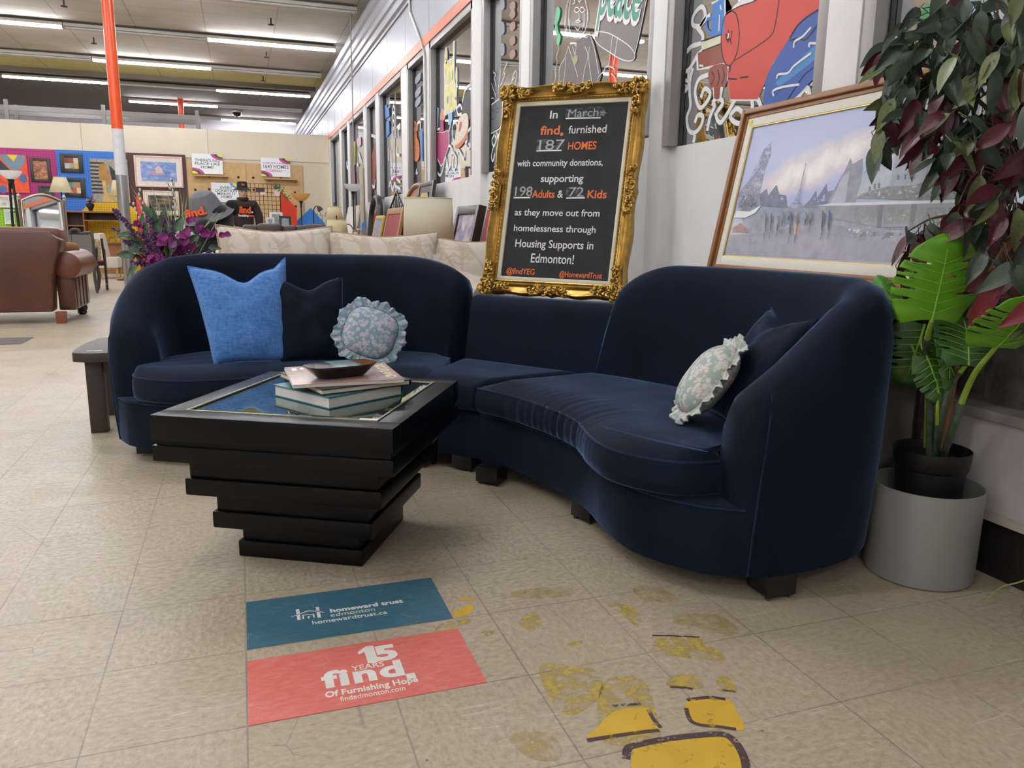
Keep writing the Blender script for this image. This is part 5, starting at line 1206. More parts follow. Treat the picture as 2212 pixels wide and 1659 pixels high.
# arched carved headboard
t = thing('arched_headboard', 'pinkish-brown arched wooden headboard above the drum shade', 'headboard', (1.99, 7.6, 0), rot=(0, math.radians(4), 0))
n = 16; ar = [(.72*math.cos(PI*k/n), 1.12+.40*math.sin(PI*k/n)) for k in range(n+1)]
MB().loft([[(x, a, z) for a, z in [(.72, 0)]+ar+[(-.72, 0)]] for x in (-.012, .012)]).build('panel', M('rosy_wood', '#b0836a', .5, .15, 6, stretch=(6, 6, 1)), t, smooth=0)
MB().tube([(-.01, .72, 0)]+[(-.01, a, z) for a, z in ar]+[(-.01, -.72, 0)], .035, 8).build('frame', M('brown_wood_rail', '#8d6247', .45, .1), t)
m = MB()
for k in range(7): a = -.3+.1*k; m.tube(cr([(-.02, a, 1.15), (-.025, a+.03, 1.25+.06*math.sin(PI*k/6)), (-.025, a-.03, 1.33+.06*math.sin(PI*k/6))], 4), [.004]*4+[.02]*2+[.012]*2+[.004], 6)
m.build('carved_foliage', M('dark_carving', '#4a3226', .6), t)
# wooden frame with a red panel, iron headboard behind it
lean('wooden_screen', 'plain brown wooden frame holding a red panel, left of the drum shade', 'panel', 1.70, 1.97, 7.85, 8.92, 1.262, .04, M('brick_red_panel', '#8f3038', .6, .08), M('light_brown_frame', '#9a7145', .5, .1), .08)
t = thing('iron_headboard', 'black iron headboard with a pointed fan of bars', 'headboard', (2.03, 8.95, 0), rot=(0, math.radians(2), 0))
m = MB(); m.tube([(0, -.52, 0), (0, -.52, 1.26), (0, 0, 1.50), (0, .52, 1.26), (0, .52, 0)], .014, 8); m.tube([(0, -.52, 1.05), (0, .52, 1.05)], .01, 6); m.build('frame', DARKM, t)
for k in range(7): a = -.36+.12*k; MB().tube([(0, a*.35, 1.05), (0, a, 1.48-abs(a)*.46)], .008, 6).build('bar', DARKM, t)
lean('framed_picture', 'gold-edged canvas leaning left of the red panel', 'picture', 1.66, 1.93, 9.05, 9.7, 1.18, .03, M('art_bluegrey', '#8f8ea6', .6, .2), M('yellow_gold_frame', '#c9a544', .5), .05)
# arched dark mirror
t = thing('arched_mirror', 'tall dark framed mirror with an arched top by the window wall', 'mirror', (1.88, 10.15, 0), rot=(0, math.radians(5), 0))
ar = [(.30*math.cos(PI*k/12), 1.18+.26*math.sin(PI*k/12)) for k in range(13)]
MB().loft([[(x, a, z) for a, z in [(.30, .3)]+ar+[(-.30, .3)]] for x in (-.006, .006)]).build('mirror_glass', M('mirror_glass', '#e8ecee', .02, 0, metal=1.0), t, smooth=0)
MB().tube([(-.0, .36, 0), (0, .36, 1.1)]+[(0, a*1.18, z+.02) for a, z in ar]+[(0, -.36, 1.1), (0, -.36, 0)], .05, 8).build('frame', DKF, t)
lean('abstract_canvas', 'white canvas with a faint orange blot leaning behind the reading arm', 'canvas', 1.70, 1.96, 11.6, 13.0, 1.38, .03, art('orange_blot', ['#e6e4e0', '#e9e6e2', '#e7dcd0', '#e0a888'], (1.2, 1.2, 1.2), 11, 0, 1.6))
lean('oval_mirror', 'dark ornate oval-topped mirror behind the white bowl torchiere', 'mirror', 1.90, 2.03, 10.6, 11.0, 1.2, .03, M('mirror_glass', '#e8ecee', .02), DKF, .09)
lean('framed_picture', 'small low brown framed picture between torchiere and arched mirror', 'picture', 1.55, 1.70, 9.9, 10.5, .98, .03, art('low_print', ['#d8d0c8', '#c7b0a8', '#8a8a80'], (4, 4, 4), 12), M('thin_brown_frame', '#7b4f3a', .5), .03)
# ------------------------------------------------------------------ column, pipes, ceiling bits, storage racks
t = thing('support_column', 'round steel column painted orange and white above, bare metal below', 'column', (-1.415, 10.0, 0))
MB().lathe([(.07, 0), (.07, 1.655)], 28).build('bare_shaft', STEEL, t); MB().lathe([(.0705, 1.655), (.0705, 2.243)], 28).build('white_band', M('white_band_paint', '#dcdce0', .45), t); MB().lathe([(.0708, 2.243), (.0708, 4.42)], 28).build('orange_shaft', M('bright_orange_paint', '#e8561e', .3, .04), t)
tag(MB().tube([(1.835, 11.26, 0), (1.835, 11.26, 4.29)], .010, 8).build('conduit_pipe', M('grey_conduit', '#8e8c8a', .4, metal=.5)), 'thin vertical conduit dropping from the nearest unlit ceiling light', 'pipe')
tag(MB().tube([(2.075, 7.93, 4.35), (2.075, 7.93, 3.62), (2.075, 7.90, 3.50), (2.075, 7.30, 3.04), (2.075, 7.20, 2.95), (2.075, 7.15, 2.86), (2.075, 7.15, 1.3)], .014, 8).build('conduit_pipe', M('white_conduit', '#cfcfcf', .4, metal=.3)), 'white conduit bending down the window wall to a post', 'pipe')
for k, (u, v, w_) in enumerate(((202, 87, 'left of the orange column top'), (585, 45, 'above the nearest lit strip beside the wall'), (575, 118, 'between the first two lit strips by the wall'), (568, 170, 'just below the yellow ceiling band'), (137, 4, 'near the top left corner'), (563, 211, 'in the dark ceiling above the farthest strips'))):
    p = GZ(u, v-6, CZ); t = thing('sprinkler', 'small ceiling sprinkler head '+w_, 'sprinkler', (p.x, p.y, 4.42), group='ceiling sprinklers')
    MB().tube([(0, 0, 0), (0, 0, -.10)], .012, 6).build('stem', DARKM, t); MB().lathe([(.05, -.10), (.05, -.112), (.01, -.12)], 10).build('deflector', DARKM, t)
p = GZ(512, 240, CZ); t = thing('dome_camera', 'black dome camera on the dark ceiling', 'security camera', (p.x, p.y, 4.42)); s = 1.0
MB().lathe([(.16, 0), (.16, -.03), (.14, -.045)], 20).build('mount', M('white_plastic', '#c9c6c0', .5), t); MB().lathe([(.13, -.045), (.12, -.10), (.07, -.15), (0, -.165)], 20).build('dome', M('smoked_dome', '#141417', .1), t)
RK = M('grey_rack_steel', '#77736e', .5, metal=.4)
t = thing('pallet_rack', 'grey steel storage rack showing above the partition', 'storage rack', (-2.9, 20.0, 0))
for x in (-4.1, -2.05, -.02, 2.08):
    for y in (0, .9): MB().box((x, y, 1.92), (.08, .07, 3.84)).build('upright', RK, t)
for z in (1.6, 3.66): MB().box((-1.0, 0, z), (6.2, .05, .12)).build('beam', RK, t); MB().box((-1.0, .9, z), (6.2, .05, .12)).build('beam', RK, t)
box('deck', (-1.0, .45, 3.05), (6.1, .9, .03), RK, t)
tag(box('cardboard_box', (-3.47, 20.35, 3.245), (.42, .4, .35), M('brown_cardboard', '#6a4630', .8)), 'brown cardboard box on the rack left of the column', 'box')
tag(box('cardboard_box', (-1.88, 20.35, 3.215), (.60, .4, .29), M('tan_cardboard', '#b58e58', .8)), 'tan cardboard box on the rack right of the column', 'box')
tag(MB().lathe([(.075, 0), (.075, 4.42)], 20, TR(-1.31, 22.3, 0)).build('support_column', M('bright_orange_paint', '#e8561e', .3)), 'orange column standing far behind the storage rack', 'column')
# ------------------------------------------------------------------ round-topped stool table
DKW = M('dark_stained_wood', '#33281f', .5, .25, 5, stretch=(3, 14, 14), bump=.15)
t = thing('side_table', 'dark wooden side table with a rounded top at the left sofa arm', 'side table', (0, 0, 0))
a = GZ(210, 936, 0); zt = .405
e = [(-.05, .0), (.02, -.035), (.4, -.035), (.4, .55), (.02, .55), (-.05, .50)]
m = MB(); base = Vector((a.x, a.y)); 
tp = [(a.x-.075, a.y+.0), (a.x-.05, a.y-.045), (a.x+.0, a.y-.065), (a.x+.10, a.y-.07), (a.x+.55, a.y-.03), (a.x+.55, a.y+.50), (a.x+.03, a.y+.52), (a.x-.05, a.y+.40), (a.x-.075, a.y+.2)]
tp = [(p.x, p.y) for p in cr([Vector((x, y, 0)) for x, y in tp], 4, True)]
m.prism(tp, zt-.045, zt); m.build('table_top', DKW, t, bevel=.006)
for dx, dy in ((.01, .04), (.46, .03), (.02, .42), (.46, .42)): MB().box((a.x+dx, a.y+dy, (zt-.045)/2), (.075, .075, zt-.045), RZ(0)).build('leg', DKW, t, bevel=.004)
m = MB(); m.box((a.x+.16, a.y+.03, zt-.075), (.25, .03, .06)); m.build('apron', DKW, t)
tag(box('paper_slip', (a.x+.02, a.y-.0, zt+.001), (.07, .02, .0015), M('white_slip', '#d8d8d8', .6)), 'small white paper slip on the dark wooden side table', 'paper')
tag(box('floor_grate', (GZ(-25, 738).x, 5.9, .003), (.60, .42, .006), M('dark_grate', '#5f5c5a', .5, .2, 60)), 'grey floor grate at the left edge of the tiled floor', 'grate')
# ------------------------------------------------------------------ gold framed chalkboard
GO = CAM+ray(1125.1, 230.8)*4.263
gex = Vector((.721, -.692, -.010)); gey = Vector((.170, .148, .974)); GXM = frame_mx(GO, gex, gey); gn = GXM.col[2].to_3d()
Gi = GXM.inverted()
def gl(u, v): p = Gi @ GP(u, v, GO, gn); return p.x, p.y
BW, BH = .61, .934
GOLD = M('antique_gold', '#b8944c', .33, .35, 25, metal=.85, bump=.15, bscale=90); GOLDD = M('dark_gilt', '#8a6326', .4, .3, 40, metal=.8); LINER = M('cream_liner', '#e5ddc2', .7)
t = thing('framed_chalkboard', 'black chalkboard in an ornate gold frame, leaning back behind the low sofa back', 'chalkboard'); t.matrix_world = GXM @ TR(BW/2, -BH, 0)
Gb = t.matrix_world.inverted() @ GXM                  # board coordinates (origin upper left) to the thing's own
def chalk_mat():
    m = bpy.data.materials.new('chalkboard_black'); m.use_nodes = True; N, L = nodes(m); b = N['Principled BSDF']
    tc = N.new('ShaderNodeTexCoord').outputs['Object']; n = noise_n(N, L, tc, 5, 5, .6)
    L.new(ramp(N, L, n, .35, .75, lin('#1d1e20'), lin('#2f3033')), b.inputs['Base Color']); b.inputs['Roughness'].default_value = .6; b.inputs['Specular IOR Level'].default_value = .3
    return m
box('board', (0, 0, -.012), (BW+.02, BH+.02, .014), chalk_mat(), t, X=TR(0, BH/2, 0))
# frame mouldings swept round the opening
def sweep(prof, wave=0, name='frame', mat=GOLD, ns=24, flat_back=True):
    per = []
    cs = [(-BW/2, 0), (BW/2, 0), (BW/2, BH), (-BW/2, BH)]; ns_ = [(0, -1), (1, 0), (0, 1), (-1, 0)]
    for k in range(4):
        a, b = Vector(cs[k]), Vector(cs[(k+1) % 4]); n = ns_[k]; npv = ns_[(k-1) % 4]
        m_ = ns if k % 2 == 0 else int(ns*1.5)
        per.append((a, Vector((n[0]+npv[0], n[1]+npv[1])), 0))
        for i in range(1, m_): s = i/m_; per.append((a.lerp(b, s), Vector(n), math.sin(PI*s)*0+ (abs(math.sin(2*PI*s))**.7)*(.5+.5*math.cos(4*PI*s*1.0))))
    rings = []
    for p, n, w in per:
        rings.append([(p.x+n.x*(o+wave*w*(o/.1 if o > .06 else 0)), p.y+n.y*(o+wave*w*(o/.1 if o > .06 else 0)), z) for o, z in prof])
    rings.append(rings[0]); return MB().loft(rings, True, False).build(name, mat, t, smooth=45)
sweep([(.0, -.004), (.002, .004), (.018, .009), (.024, .006), (.024, -.006)], 0, 'liner', LINER)
sweep([(.022, -.012), (.022, .012), (.028, .017), (.034, .012), (.038, .012), (.043, .018), (.050, .016), (.058, .012), (.072, .018), (.086, .034), (.094, .040), (.101, .034), (.104, .02), (.104, -.022)], -.020, 'frame', GOLD, 48)
m = MB()
for k in range(44):
    s = k/43
    for x in (-BW/2-.031, BW/2+.031): m.lathe([(0, -.003), (.004, 0), (0, .004)], 6, TR(x, s*BH, .016))
for k in range(30):
    for y in (-.031, BH+.031): m.lathe([(0, -.003), (.004, 0), (0, .004)], 6, TR(-BW/2+BW*k/29, y, .016))
m.build('beading', GOLDD, t)
def ornament(cx, cy, w, h, seed, n):
    rnd = random.Random(seed); m = MB()
    for k in range(n):
        x = cx+rnd.uniform(-1, 1)*w/2; y = cy+rnd.uniform(-1, 1)*h/2; a0 = rnd.random()*6.28; sg = rnd.choice((-1, 1)); r0 = rnd.uniform(.010, .019)
        pts = [(x+r0*(1-.75*i/12)*math.cos(a0+sg*i*.42), y+r0*(1-.75*i/12)*math.sin(a0+sg*i*.42), .036+.016*math.sin(i/12*PI)+.004*rnd.random()) for i in range(13)]
        m.tube(pts, [.002+.0045*math.sin(PI*(i+1)/14) for i in range(13)], 6)
        X = TR(cx+rnd.uniform(-1, 1)*w/2, cy+rnd.uniform(-1, 1)*h/2, .036) @ RZ(rnd.random()*6.28)
        m.tube([(-.014, 0, 0), (-.006, .002, .012), (.004, 0, .014), (.015, -.002, .002)], [.001, .007, .006, .001], 7, X)
    m.build('carved_ornament', GOLD, t, smooth=60)
o_ = .072
for sx_ in (-1, 1):
    for yy, sy_ in ((0, -1), (BH, 1)):
        ornament(sx_*(BW/2+.066), yy+sy_*.066, .075, .075, int(7+sx_+yy*10), 22); ornament(sx_*(BW/2-.03), yy+sy_*.055, .09, .035, int(17+sx_+yy*10), 9); ornament(sx_*(BW/2+.055), yy-sy_*.03, .035, .09, int(27+sx_+yy*10), 9)
    ornament(sx_*(BW/2+.076), BH*.5, .04, .24, 40+sx_, 24)
for yy, sy_ in ((0, -1), (BH, 1)): ornament(0, yy+sy_*.074, .22, .04, 50+sy_, 22)
CHK = M('white_chalk_paint', '#f0efec', .7, .04); CHKO = M('orange_chalk_paint', '#f27a45', .7, .04); CHKT = M('thin_chalk', '#b9b9b9', .8, .2, 90)
def cpx(X_, Y_): return gl(1000+X_/3.318, 150+Y_/3.318)
rows = [('In', 622, 325, 677, 323, .062, 0, CHK, .0014), ('March', 752, 314, 968, 308, .062, 0, CHKT, .0), ('find', 556, 440, 694, 435, .068, 0, CHKO, .0022), ('furnished', 757, 436, 1030, 422, .060, 0, CHK, .0008), ('187', 530, 545, 712, 540, .078, 0, CHKT, 0), ('HOMES', 750, 549, 953, 545, .060, 0, CHKO, .0016),
        ('with community donations,', 388, 674, 1003, 664, .050, 0, CHK, .0010), ('supporting', 556, 784, 860, 780, .056, 0, CHK, .0016), ('198', 364, 876, 487, 876, .075, 0, CHKT, 0), ('Adults', 495, 896, 657, 892, .058, 0, CHKO, .0016), ('&', 675, 894, 715, 894, .058, 0, CHK, .0012), ('72', 757, 880, 862, 880, .072, 0, CHKT, 0), ('Kids', 890, 895, 1027, 897, .060, 0, CHKO, .002),
        ('as they move out from', 370, 1025, 980, 1030, .052, 0, CHK, .0010), ('homelessness through', 363, 1140, 950, 1146, .050, 0, CHK, .0008), ('Housing Supports in', 373, 1248, 933, 1262, .060, 0, CHK, .0010), ('Edmonton!', 485, 1357, 793, 1362, .070, 0, CHK, .0010), ('@findYEG', 310, 1446, 512, 1450, .044, 0, CHKO, .0010), ('@HomewardTrust', 688, 1470, 995, 1478, .042, 0, CHKO, .0010)]
for body, x0, y0, x1, y1, size, _, mat, bold in rows:
    a, b = cpx(x0, y0), cpx(x1, y1); mb = MB(); addtext(mb, body, size, Gb @ TR((a[0]+b[0])/2, (a[1]+b[1])/2, -.0045), bold*.55, .0006, w=math.hypot(b[0]-a[0], b[1]-a[1])); mb.build('lettering', mat, t)
mb = MB(); a = cpx(706, 462); mb.box((a[0], a[1], -.0045), (.016, .016, .001), Gb); mb.build('lettering', CHKO, t)
for x0, y0, x1, y1 in ((735, 349, 985, 344), (525, 582, 705, 578), (361, 918, 480, 917), (738, 921, 872, 919)):
    a, b = cpx(x0, y0), cpx(x1, y1); mb = MB(); mb.ribbon([(a[0], a[1], -.0042), ((a[0]+b[0])/2, (a[1]+b[1])/2+.0005, -.0042), (b[0], b[1], -.0042)], .0075, Gb); mb.build('underline', CHK, t)
mb = MB(); c = cpx(1003, 312)
for k in range(5):
    a = k*2*PI/5; mb.ribbon([tuple((c[0]+.016*r*math.cos(a+w_), c[1]+.016*r*math.sin(a+w_), -.0042)) for r, w_ in ((.2, 0), (.8, .35), (1.1, 0), (.8, -.35), (.2, 0))], .0025, Gb)
mb.build('chalk_flower', CHKT, t)
SMU = worn('chalk_smudge', '#5e6064', .42, .62, 30)
for x0, y0, x1, y1 in ((740, 275, 1000, 342), (530, 500, 720, 574), (360, 845, 490, 912), (740, 845, 868, 915)):
    a, b = cpx(x0, y0), cpx(x1, y1); mb = MB(); mb.poly([(a[0], a[1], -.0047), (b[0], a[1], -.0047), (b[0], b[1], -.0047), (a[0], b[1], -.0047)], Gb); mb.build('chalk_smudge', SMU, t, smooth=0)
# the low stand it rests on (behind the sofa)
base = t.matrix_world @ Vector((0, -.115, -.0)); a = math.atan2(gex.y, gex.x)
st = thing('display_stand', 'plain black stand holding up the gold framed chalkboard', 'stand', (base.x, base.y, 0), a)
hz = base.z-.004
MB().box((0, .03, hz-.015), (.7, .16, .03)).build('ledge', DARKM, st)
for sx_ in (-1, 1): MB().box((sx_*.28, .03, (hz-.03)/2), (.04, .12, hz-.03)).build('leg', DARKM, st)
# ------------------------------------------------------------------ street painting on an easel by the window wall
k_ = 1.045
P_TL = CAM+ray(1627.6, 276)*(3*k_); _b = CAM+ray(1563.7, 551.8)*(3*k_)
tt = (P_TL.y-CAM.y)/ray(1563.7, 551.8).y; P_BL = CAM+ray(1563.7, 551.8)*tt
pey = P_TL-P_BL; pex = Vector((0, -1, 0)); PM = frame_mx(P_BL, pex, pey); pn = PM.col[2].to_3d(); Pi_ = PM.inverted()
CH_ = pey.length
def pq(X_, Y_): p = Pi_ @ GP(1520+X_/3.319, 130+Y_/3.319, P_BL, pn); return (p.x, p.y)
CW_ = (Pi_ @ GP(2015, 572, P_BL, pn)).x
CW_ = max(CW_, (Pi_ @ GP(2100, 310, P_BL, pn)).x)
t = thing('framed_painting', 'wide framed street painting with a lattice tower, leaning back on an easel', 'painting'); t.matrix_world = PM
WOODF = M('oak_frame', '#8a5a2c', .4, .25, 6, stretch=(2, 40, 40)); LINEN = M('ivory_linen_liner', '#e6e2d6', .8, .03, 90); FIL = M('gold_fillet', '#cbb06a', .35, metal=.6)
def bars(x0, y0, x1, y1, w, z0, z1, X=None):
    m = MB(); zc, zd = (z0+z1)/2, z1-z0
    m.box((x0-w/2, (y0+y1)/2, zc), (w, y1-y0+2*w, zd)); m.box((x1+w/2, (y0+y1)/2, zc), (w, y1-y0+2*w, zd)); m.box(((x0+x1)/2, y0-w/2, zc), (x1-x0, w, zd)); m.box(((x0+x1)/2, y1+w/2, zc), (x1-x0, w, zd)); return m
bars(0, 0, CW_, CH_, .004, -.01, .004).build('gold_fillet', FIL, t); bars(-.004, -.004, CW_+.004, CH_+.004, .034, -.01, .006).build('linen_liner', LINEN, t, bevel=.002)
f_ = bars(-.038, -.038, CW_+.038, CH_+.038, .016, -.028, .010).build('inner_moulding', WOODF, t, bevel=.003); bars(-.054, -.054, CW_+.054, CH_+.054, .022, -.034, .022).build('outer_frame', WOODF, t, bevel=.006)
box('backing', (CW_/2, CH_/2, -.02), (CW_+.06, CH_+.06, .014), M('kraft_backing', '#8d7453', .8), t)
def sky_art():
    m = bpy.data.materials.new('painted_sky'); m.use_nodes = True; N, L = nodes(m); b = N['Principled BSDF']
    tc = N.new('ShaderNodeTexCoord').outputs['Object']; sx = N.new('ShaderNodeSeparateXYZ'); L.new(tc, sx.inputs[0])
    y = mnode(N, 'DIVIDE', sx.outputs[1], CH_, L=L); x = mnode(N, 'DIVIDE', sx.outputs[0], CW_, L=L)
    n = noise_n(N, L, mapped(N, L, tc, (2, 6, 1)), 2.2, 6, .6, .6)
    yy = mnode(N, 'ADD', y, mnode(N, 'MULTIPLY', mnode(N, 'SUBTRACT', n, .5, L=L), .16, L=L), L=L)
    r = N.new('ShaderNodeValToRGB'); L.new(yy, r.inputs[0]); e = r.color_ramp.elements
    e[0].position = 0; e[0].color = lin('#b7b6c2'); e[1].position = 1; e[1].color = lin('#b2bde0')
    for p, c in ((.12, '#bcbdc9'), (.24, '#ced1dc'), (.34, '#adb3c4'), (.42, '#b0b8da'), (.55, '#b6bfe6'), (.75, '#bdc6e5')): q = e.new(p); q.color = lin(c)
    dx = mnode(N, 'SUBTRACT', x, .40, L=L); dy = mnode(N, 'SUBTRACT', y, mnode(N, 'ADD', .64, mnode(N, 'MULTIPLY', dx, .45, L=L), L=L), L=L)
    d = mnode(N, 'ADD', mnode(N, 'MULTIPLY', mnode(N, 'MULTIPLY', dx, dx, L=L), 7, L=L), mnode(N, 'MULTIPLY', mnode(N, 'MULTIPLY', dy, dy, L=L), 34, L=L), L=L)
    d = mnode(N, 'ADD', d, mnode(N, 'MULTIPLY', mnode(N, 'SUBTRACT', noise_n(N, L, tc, 9, 6, .65), .5, L=L), 1.6, L=L), L=L)
    c = mixc(N, L, ramp(N, L, d, .1, 1.0, (1, 1, 1, 1), (0, 0, 0, 1)), r.outputs[0], lin('#e8dddb'))
    c = mixc(N, L, ramp(N, L, mnode(N, 'ADD', d, .12, L=L), .05, .45, (1, 1, 1, 1), (0, 0, 0, 1)), c, lin('#f6f3f3'))
    L.new(c, b.inputs['Base Color']); b.inputs['Roughness'].default_value = .45
    return m
box('canvas', (CW_/2, CH_/2, -.008), (CW_, CH_, .012), sky_art(), t)
_z = [0.0]
def pp(name, pts, mat, crop=True):
    _z[0] += .00006; z = -.0019+_z[0]; q = [pq(*p) for p in pts]; q = [(min(max(x, .001), CW_-.001), min(max(y, .001), CH_-.001), z) for x, y in q]
    mb = MB(); mb.poly(q); return mb.build(name, mat, t, smooth=0)
def pmat(c, v=.25, s=30): return M('oil_'+c[1:], c, .45, v, s)
def wmat(c, lo=.45, hi=.55, s=60):
    k = 'daub_'+c[1:]+str(s)
    if k in MATS: return MATS[k]
    MATS[k] = worn(k, c, lo, hi, s); return MATS[k]
pp('painted_haze', [(390, 950), (640, 1060), (900, 1000), (1100, 1040), (1850, 1000), (1780, 1260), (300, 1260), (250, 1050)], wmat('#9ea2b4', .3, .9, 6))
pp('painted_building', [(400, 1050), (400, 960), (450, 920), (460, 970), (520, 890), (540, 960), (590, 970), (600, 1060)], wmat('#7d829a', .36, .5, 30))
pp('painted_building', [(700, 1060), (760, 1000), (805, 930), (810, 990), (880, 880), (885, 940), (930, 930), (930, 1030), (800, 1060)], wmat('#7f859c', .36, .5, 30))
pp('painted_building', [(880, 1040), (930, 930), (985, 830), (1010, 790), (1050, 700), (1065, 745), (1140, 700), (1140, 780), (1110, 960), (1080, 1030)], pmat('#8e919c')); pp('painted_building', [(900, 1035), (985, 850), (1045, 790), (1010, 1030)], pmat('#b2b3c2', .12))
pp('painted_building', [(1090, 1000), (1140, 820), (1390, 590), (1420, 540), (1640, 490), (1640, 900), (1560, 900), (1310, 915), (1200, 960)], pmat('#b6bbc8', .12)); pp('painted_building', [(1325, 915), (1400, 560), (1640, 520), (1640, 650), (1570, 900)], pmat('#a3a9b8', .14)); pp('painted_building', [(1570, 890), (1640, 620), (1900, 560), (1850, 900)], pmat('#8d929d', .16))
pp('painted_roof', [(1140, 820), (1200, 730), (1300, 640), (1400, 470), (1480, 420), (1560, 430), (1420, 530), (1390, 600)], wmat('#8f94a6', .36, .5, 26))
for x, y in ((1452, 640), (1502, 630), (1393, 840), (1445, 838), (1507, 832), (1297, 745), (1255, 778), (1218, 815), (1255, 900), (1225, 905), (1190, 925)): pp('painted_window', [(x-8, y+18), (x-8, y-18), (x+6, y-22), (x+6, y+16)], pmat('#6b6f7c'))
pp('painted_tree', [(240, 1080), (250, 950), (330, 850), (380, 740), (430, 640), (485, 580), (480, 680), (440, 780), (400, 950), (390, 1040), (300, 1080)], wmat('#a3a6b2', .38, .66, 40)); pp('painted_tree', [(240, 1060), (260, 940), (330, 860), (400, 800), (400, 930), (380, 1010)], wmat('#d9dbe2', .5, .66, 60)); pp('painted_tree', [(250, 1060), (260, 980), (360, 950), (380, 1050)], wmat('#74747b', .48, .66, 60))
pp('painted_bushes', [(1090, 990), (1150, 950), (1320, 905), (1500, 900), (1650, 850), (1830, 850), (1800, 1010), (1400, 1000)], wmat('#8b9191', .38, .48, 50)); pp('painted_bushes', [(1100, 985), (1200, 940), (1330, 905), (1650, 860), (1830, 860), (1800, 990), (1300, 990)], wmat('#dfe2e6', .5, .64, 60))
pp('painted_wall', [(820, 1050), (1090, 1040), (1270, 1030), (1800, 1020), (1780, 1180), (1280, 1200), (900, 1130)], pmat('#9498a0', .25, 14)); pp('painted_parapet', [(800, 1045), (920, 1025), (1800, 1000), (1800, 1022), (920, 1045)], pmat('#d7d9df', .1))
for a_ in ((1080, 1060, 1250, 1160), (1290, 1060, 1500, 1170), (1530, 1060, 1780, 1170)): pp('painted_greenery', [(a_[0], a_[1]), (a_[2], a_[1]-10), (a_[2]-10, a_[3]), (a_[0], a_[3])], wmat('#bcc0b6', .42, .66, 40))
pp('painted_pier', [(1250, 1040), (1290, 1040), (1270, 1200), (1240, 1200)], pmat('#6f7179')); pp('painted_pier', [(1490, 1030), (1530, 1030), (1500, 1210), (1470, 1210)], pmat('#74767e'))
pp('wet_street', [(150, 1390), (200, 1250), (420, 1240), (700, 1180), (930, 1180), (1300, 1220), (1750, 1210), (1700, 1400), (1400, 1450)], wmat('#c5c4d2', .2, .7, 3)); pp('wet_street', [(950, 1240), (1300, 1230), (1600, 1260), (1500, 1310), (1100, 1290)], wmat('#8a8587', .52, .6, 30)); pp('wet_street', [(950, 1200), (1600, 1250), (1580, 1275), (1100, 1260)], wmat('#e2e3e6', .54, .6, 44))
def tower():
    mb = MB(); z = -.0019+.0062; L_ = lambda *p: mb.ribbon([(*pq(*q), z) for q in p], [.0022]*len(p))
    L_((740, 740), (715, 840), (695, 930), (665, 1000), (625, 1050)); L_((738, 740), (715, 860), (700, 950), (690, 1010), (712, 1048)); L_((660, 1005), (697, 1010)); L_((645, 1028), (705, 1030)); L_((690, 935), (702, 938)); L_((670, 1000), (688, 1040)); L_((690, 960), (675, 1005)); mb.build('lattice_tower', pmat('#74788e'), t, smooth=0)
tower()
def figure(x, y, h, top, bot=None, w=10):
    mb = MB(); z = -.0019+.0066; mb.ribbon([(*pq(x, y-h), z), (*pq(x-2, y-h*.55), z), (*pq(x-6, y-h*.25), z), (*pq(x-8, y), z)], [.004, .008, .007, .003]); mb.build('painted_figure', pmat(bot or '#3c3d46'), t, smooth=0)
    mb = MB(); mb.ribbon([(*pq(x+1, y-h*.88), z+.0001), (*pq(x-1, y-h*.5), z+.0001)], [.006, .010]); mb.build('painted_coat', pmat(top), t, smooth=0)
    mb = MB(); mb.ribbon([(*pq(x-9, y+8), z), (*pq(x-18, y+h*.4), z)], [.005, .003]); mb.build('painted_reflection', wmat('#5a5b64', .4, .55, 60), t, smooth=0)
for a_ in ((455, 1230, 130, '#4b4f4a'), (492, 1230, 130, '#3d4a6a'), (540, 1230, 110, '#7b8093'), (575, 1200, 110, '#6f7590'), (632, 1250, 160, '#3a55a0'), (862, 1230, 150, '#4f5248'), (908, 1225, 150, '#344a9a'), (740, 1190, 100, '#7c8296'), (775, 1190, 100, '#7c8296'), (620, 1150, 60, '#7c8296')): figure(*a_)
figure(672, 1250, 160, '#8a6a62', '#c0a096'); pp('painted_dress', [(672, 1140), (690, 1190), (680, 1250), (645, 1250), (650, 1190)], pmat('#c4a79c'))
pp('white_awning', [(215, 1130), (235, 1080), (330, 1085), (415, 1040), (370, 1095), (300, 1130)], pmat('#e8e9ed', .06)); pp('flower_stall', [(205, 1235), (210, 1200), (265, 1165), (330, 1235)], wmat('#bf949a', .4, .5, 120)); pp('flower_stall', [(210, 1235), (230, 1190), (290, 1190), (325, 1238)], wmat('#d9c58a', .52, .58, 140))
mb = MB()
for i in range(14): x = 192+11*i; mb.ribbon([(*pq(x, 1240), .0048), (*pq(x-5, 1282), .0048)], .0018)
mb.build('painted_fence', pmat('#d4cfc4', .1), t, smooth=0)
mb = MB(); mb.ribbon([(*pq(318+8*i, 1316-(10 if i % 2 else -4)), .005) for i in range(8)], .0012); mb.build('signature_scrawl', pmat('#3a3838'), t, smooth=0)
mb = MB(); mb.box((.0, CH_+.0, .0068), (.018, .022, .001), TR(-.014, .018, 0)); mb.build('yellow_price_sticker', M('yellow_sticker', '#e6d43a', .5), t)
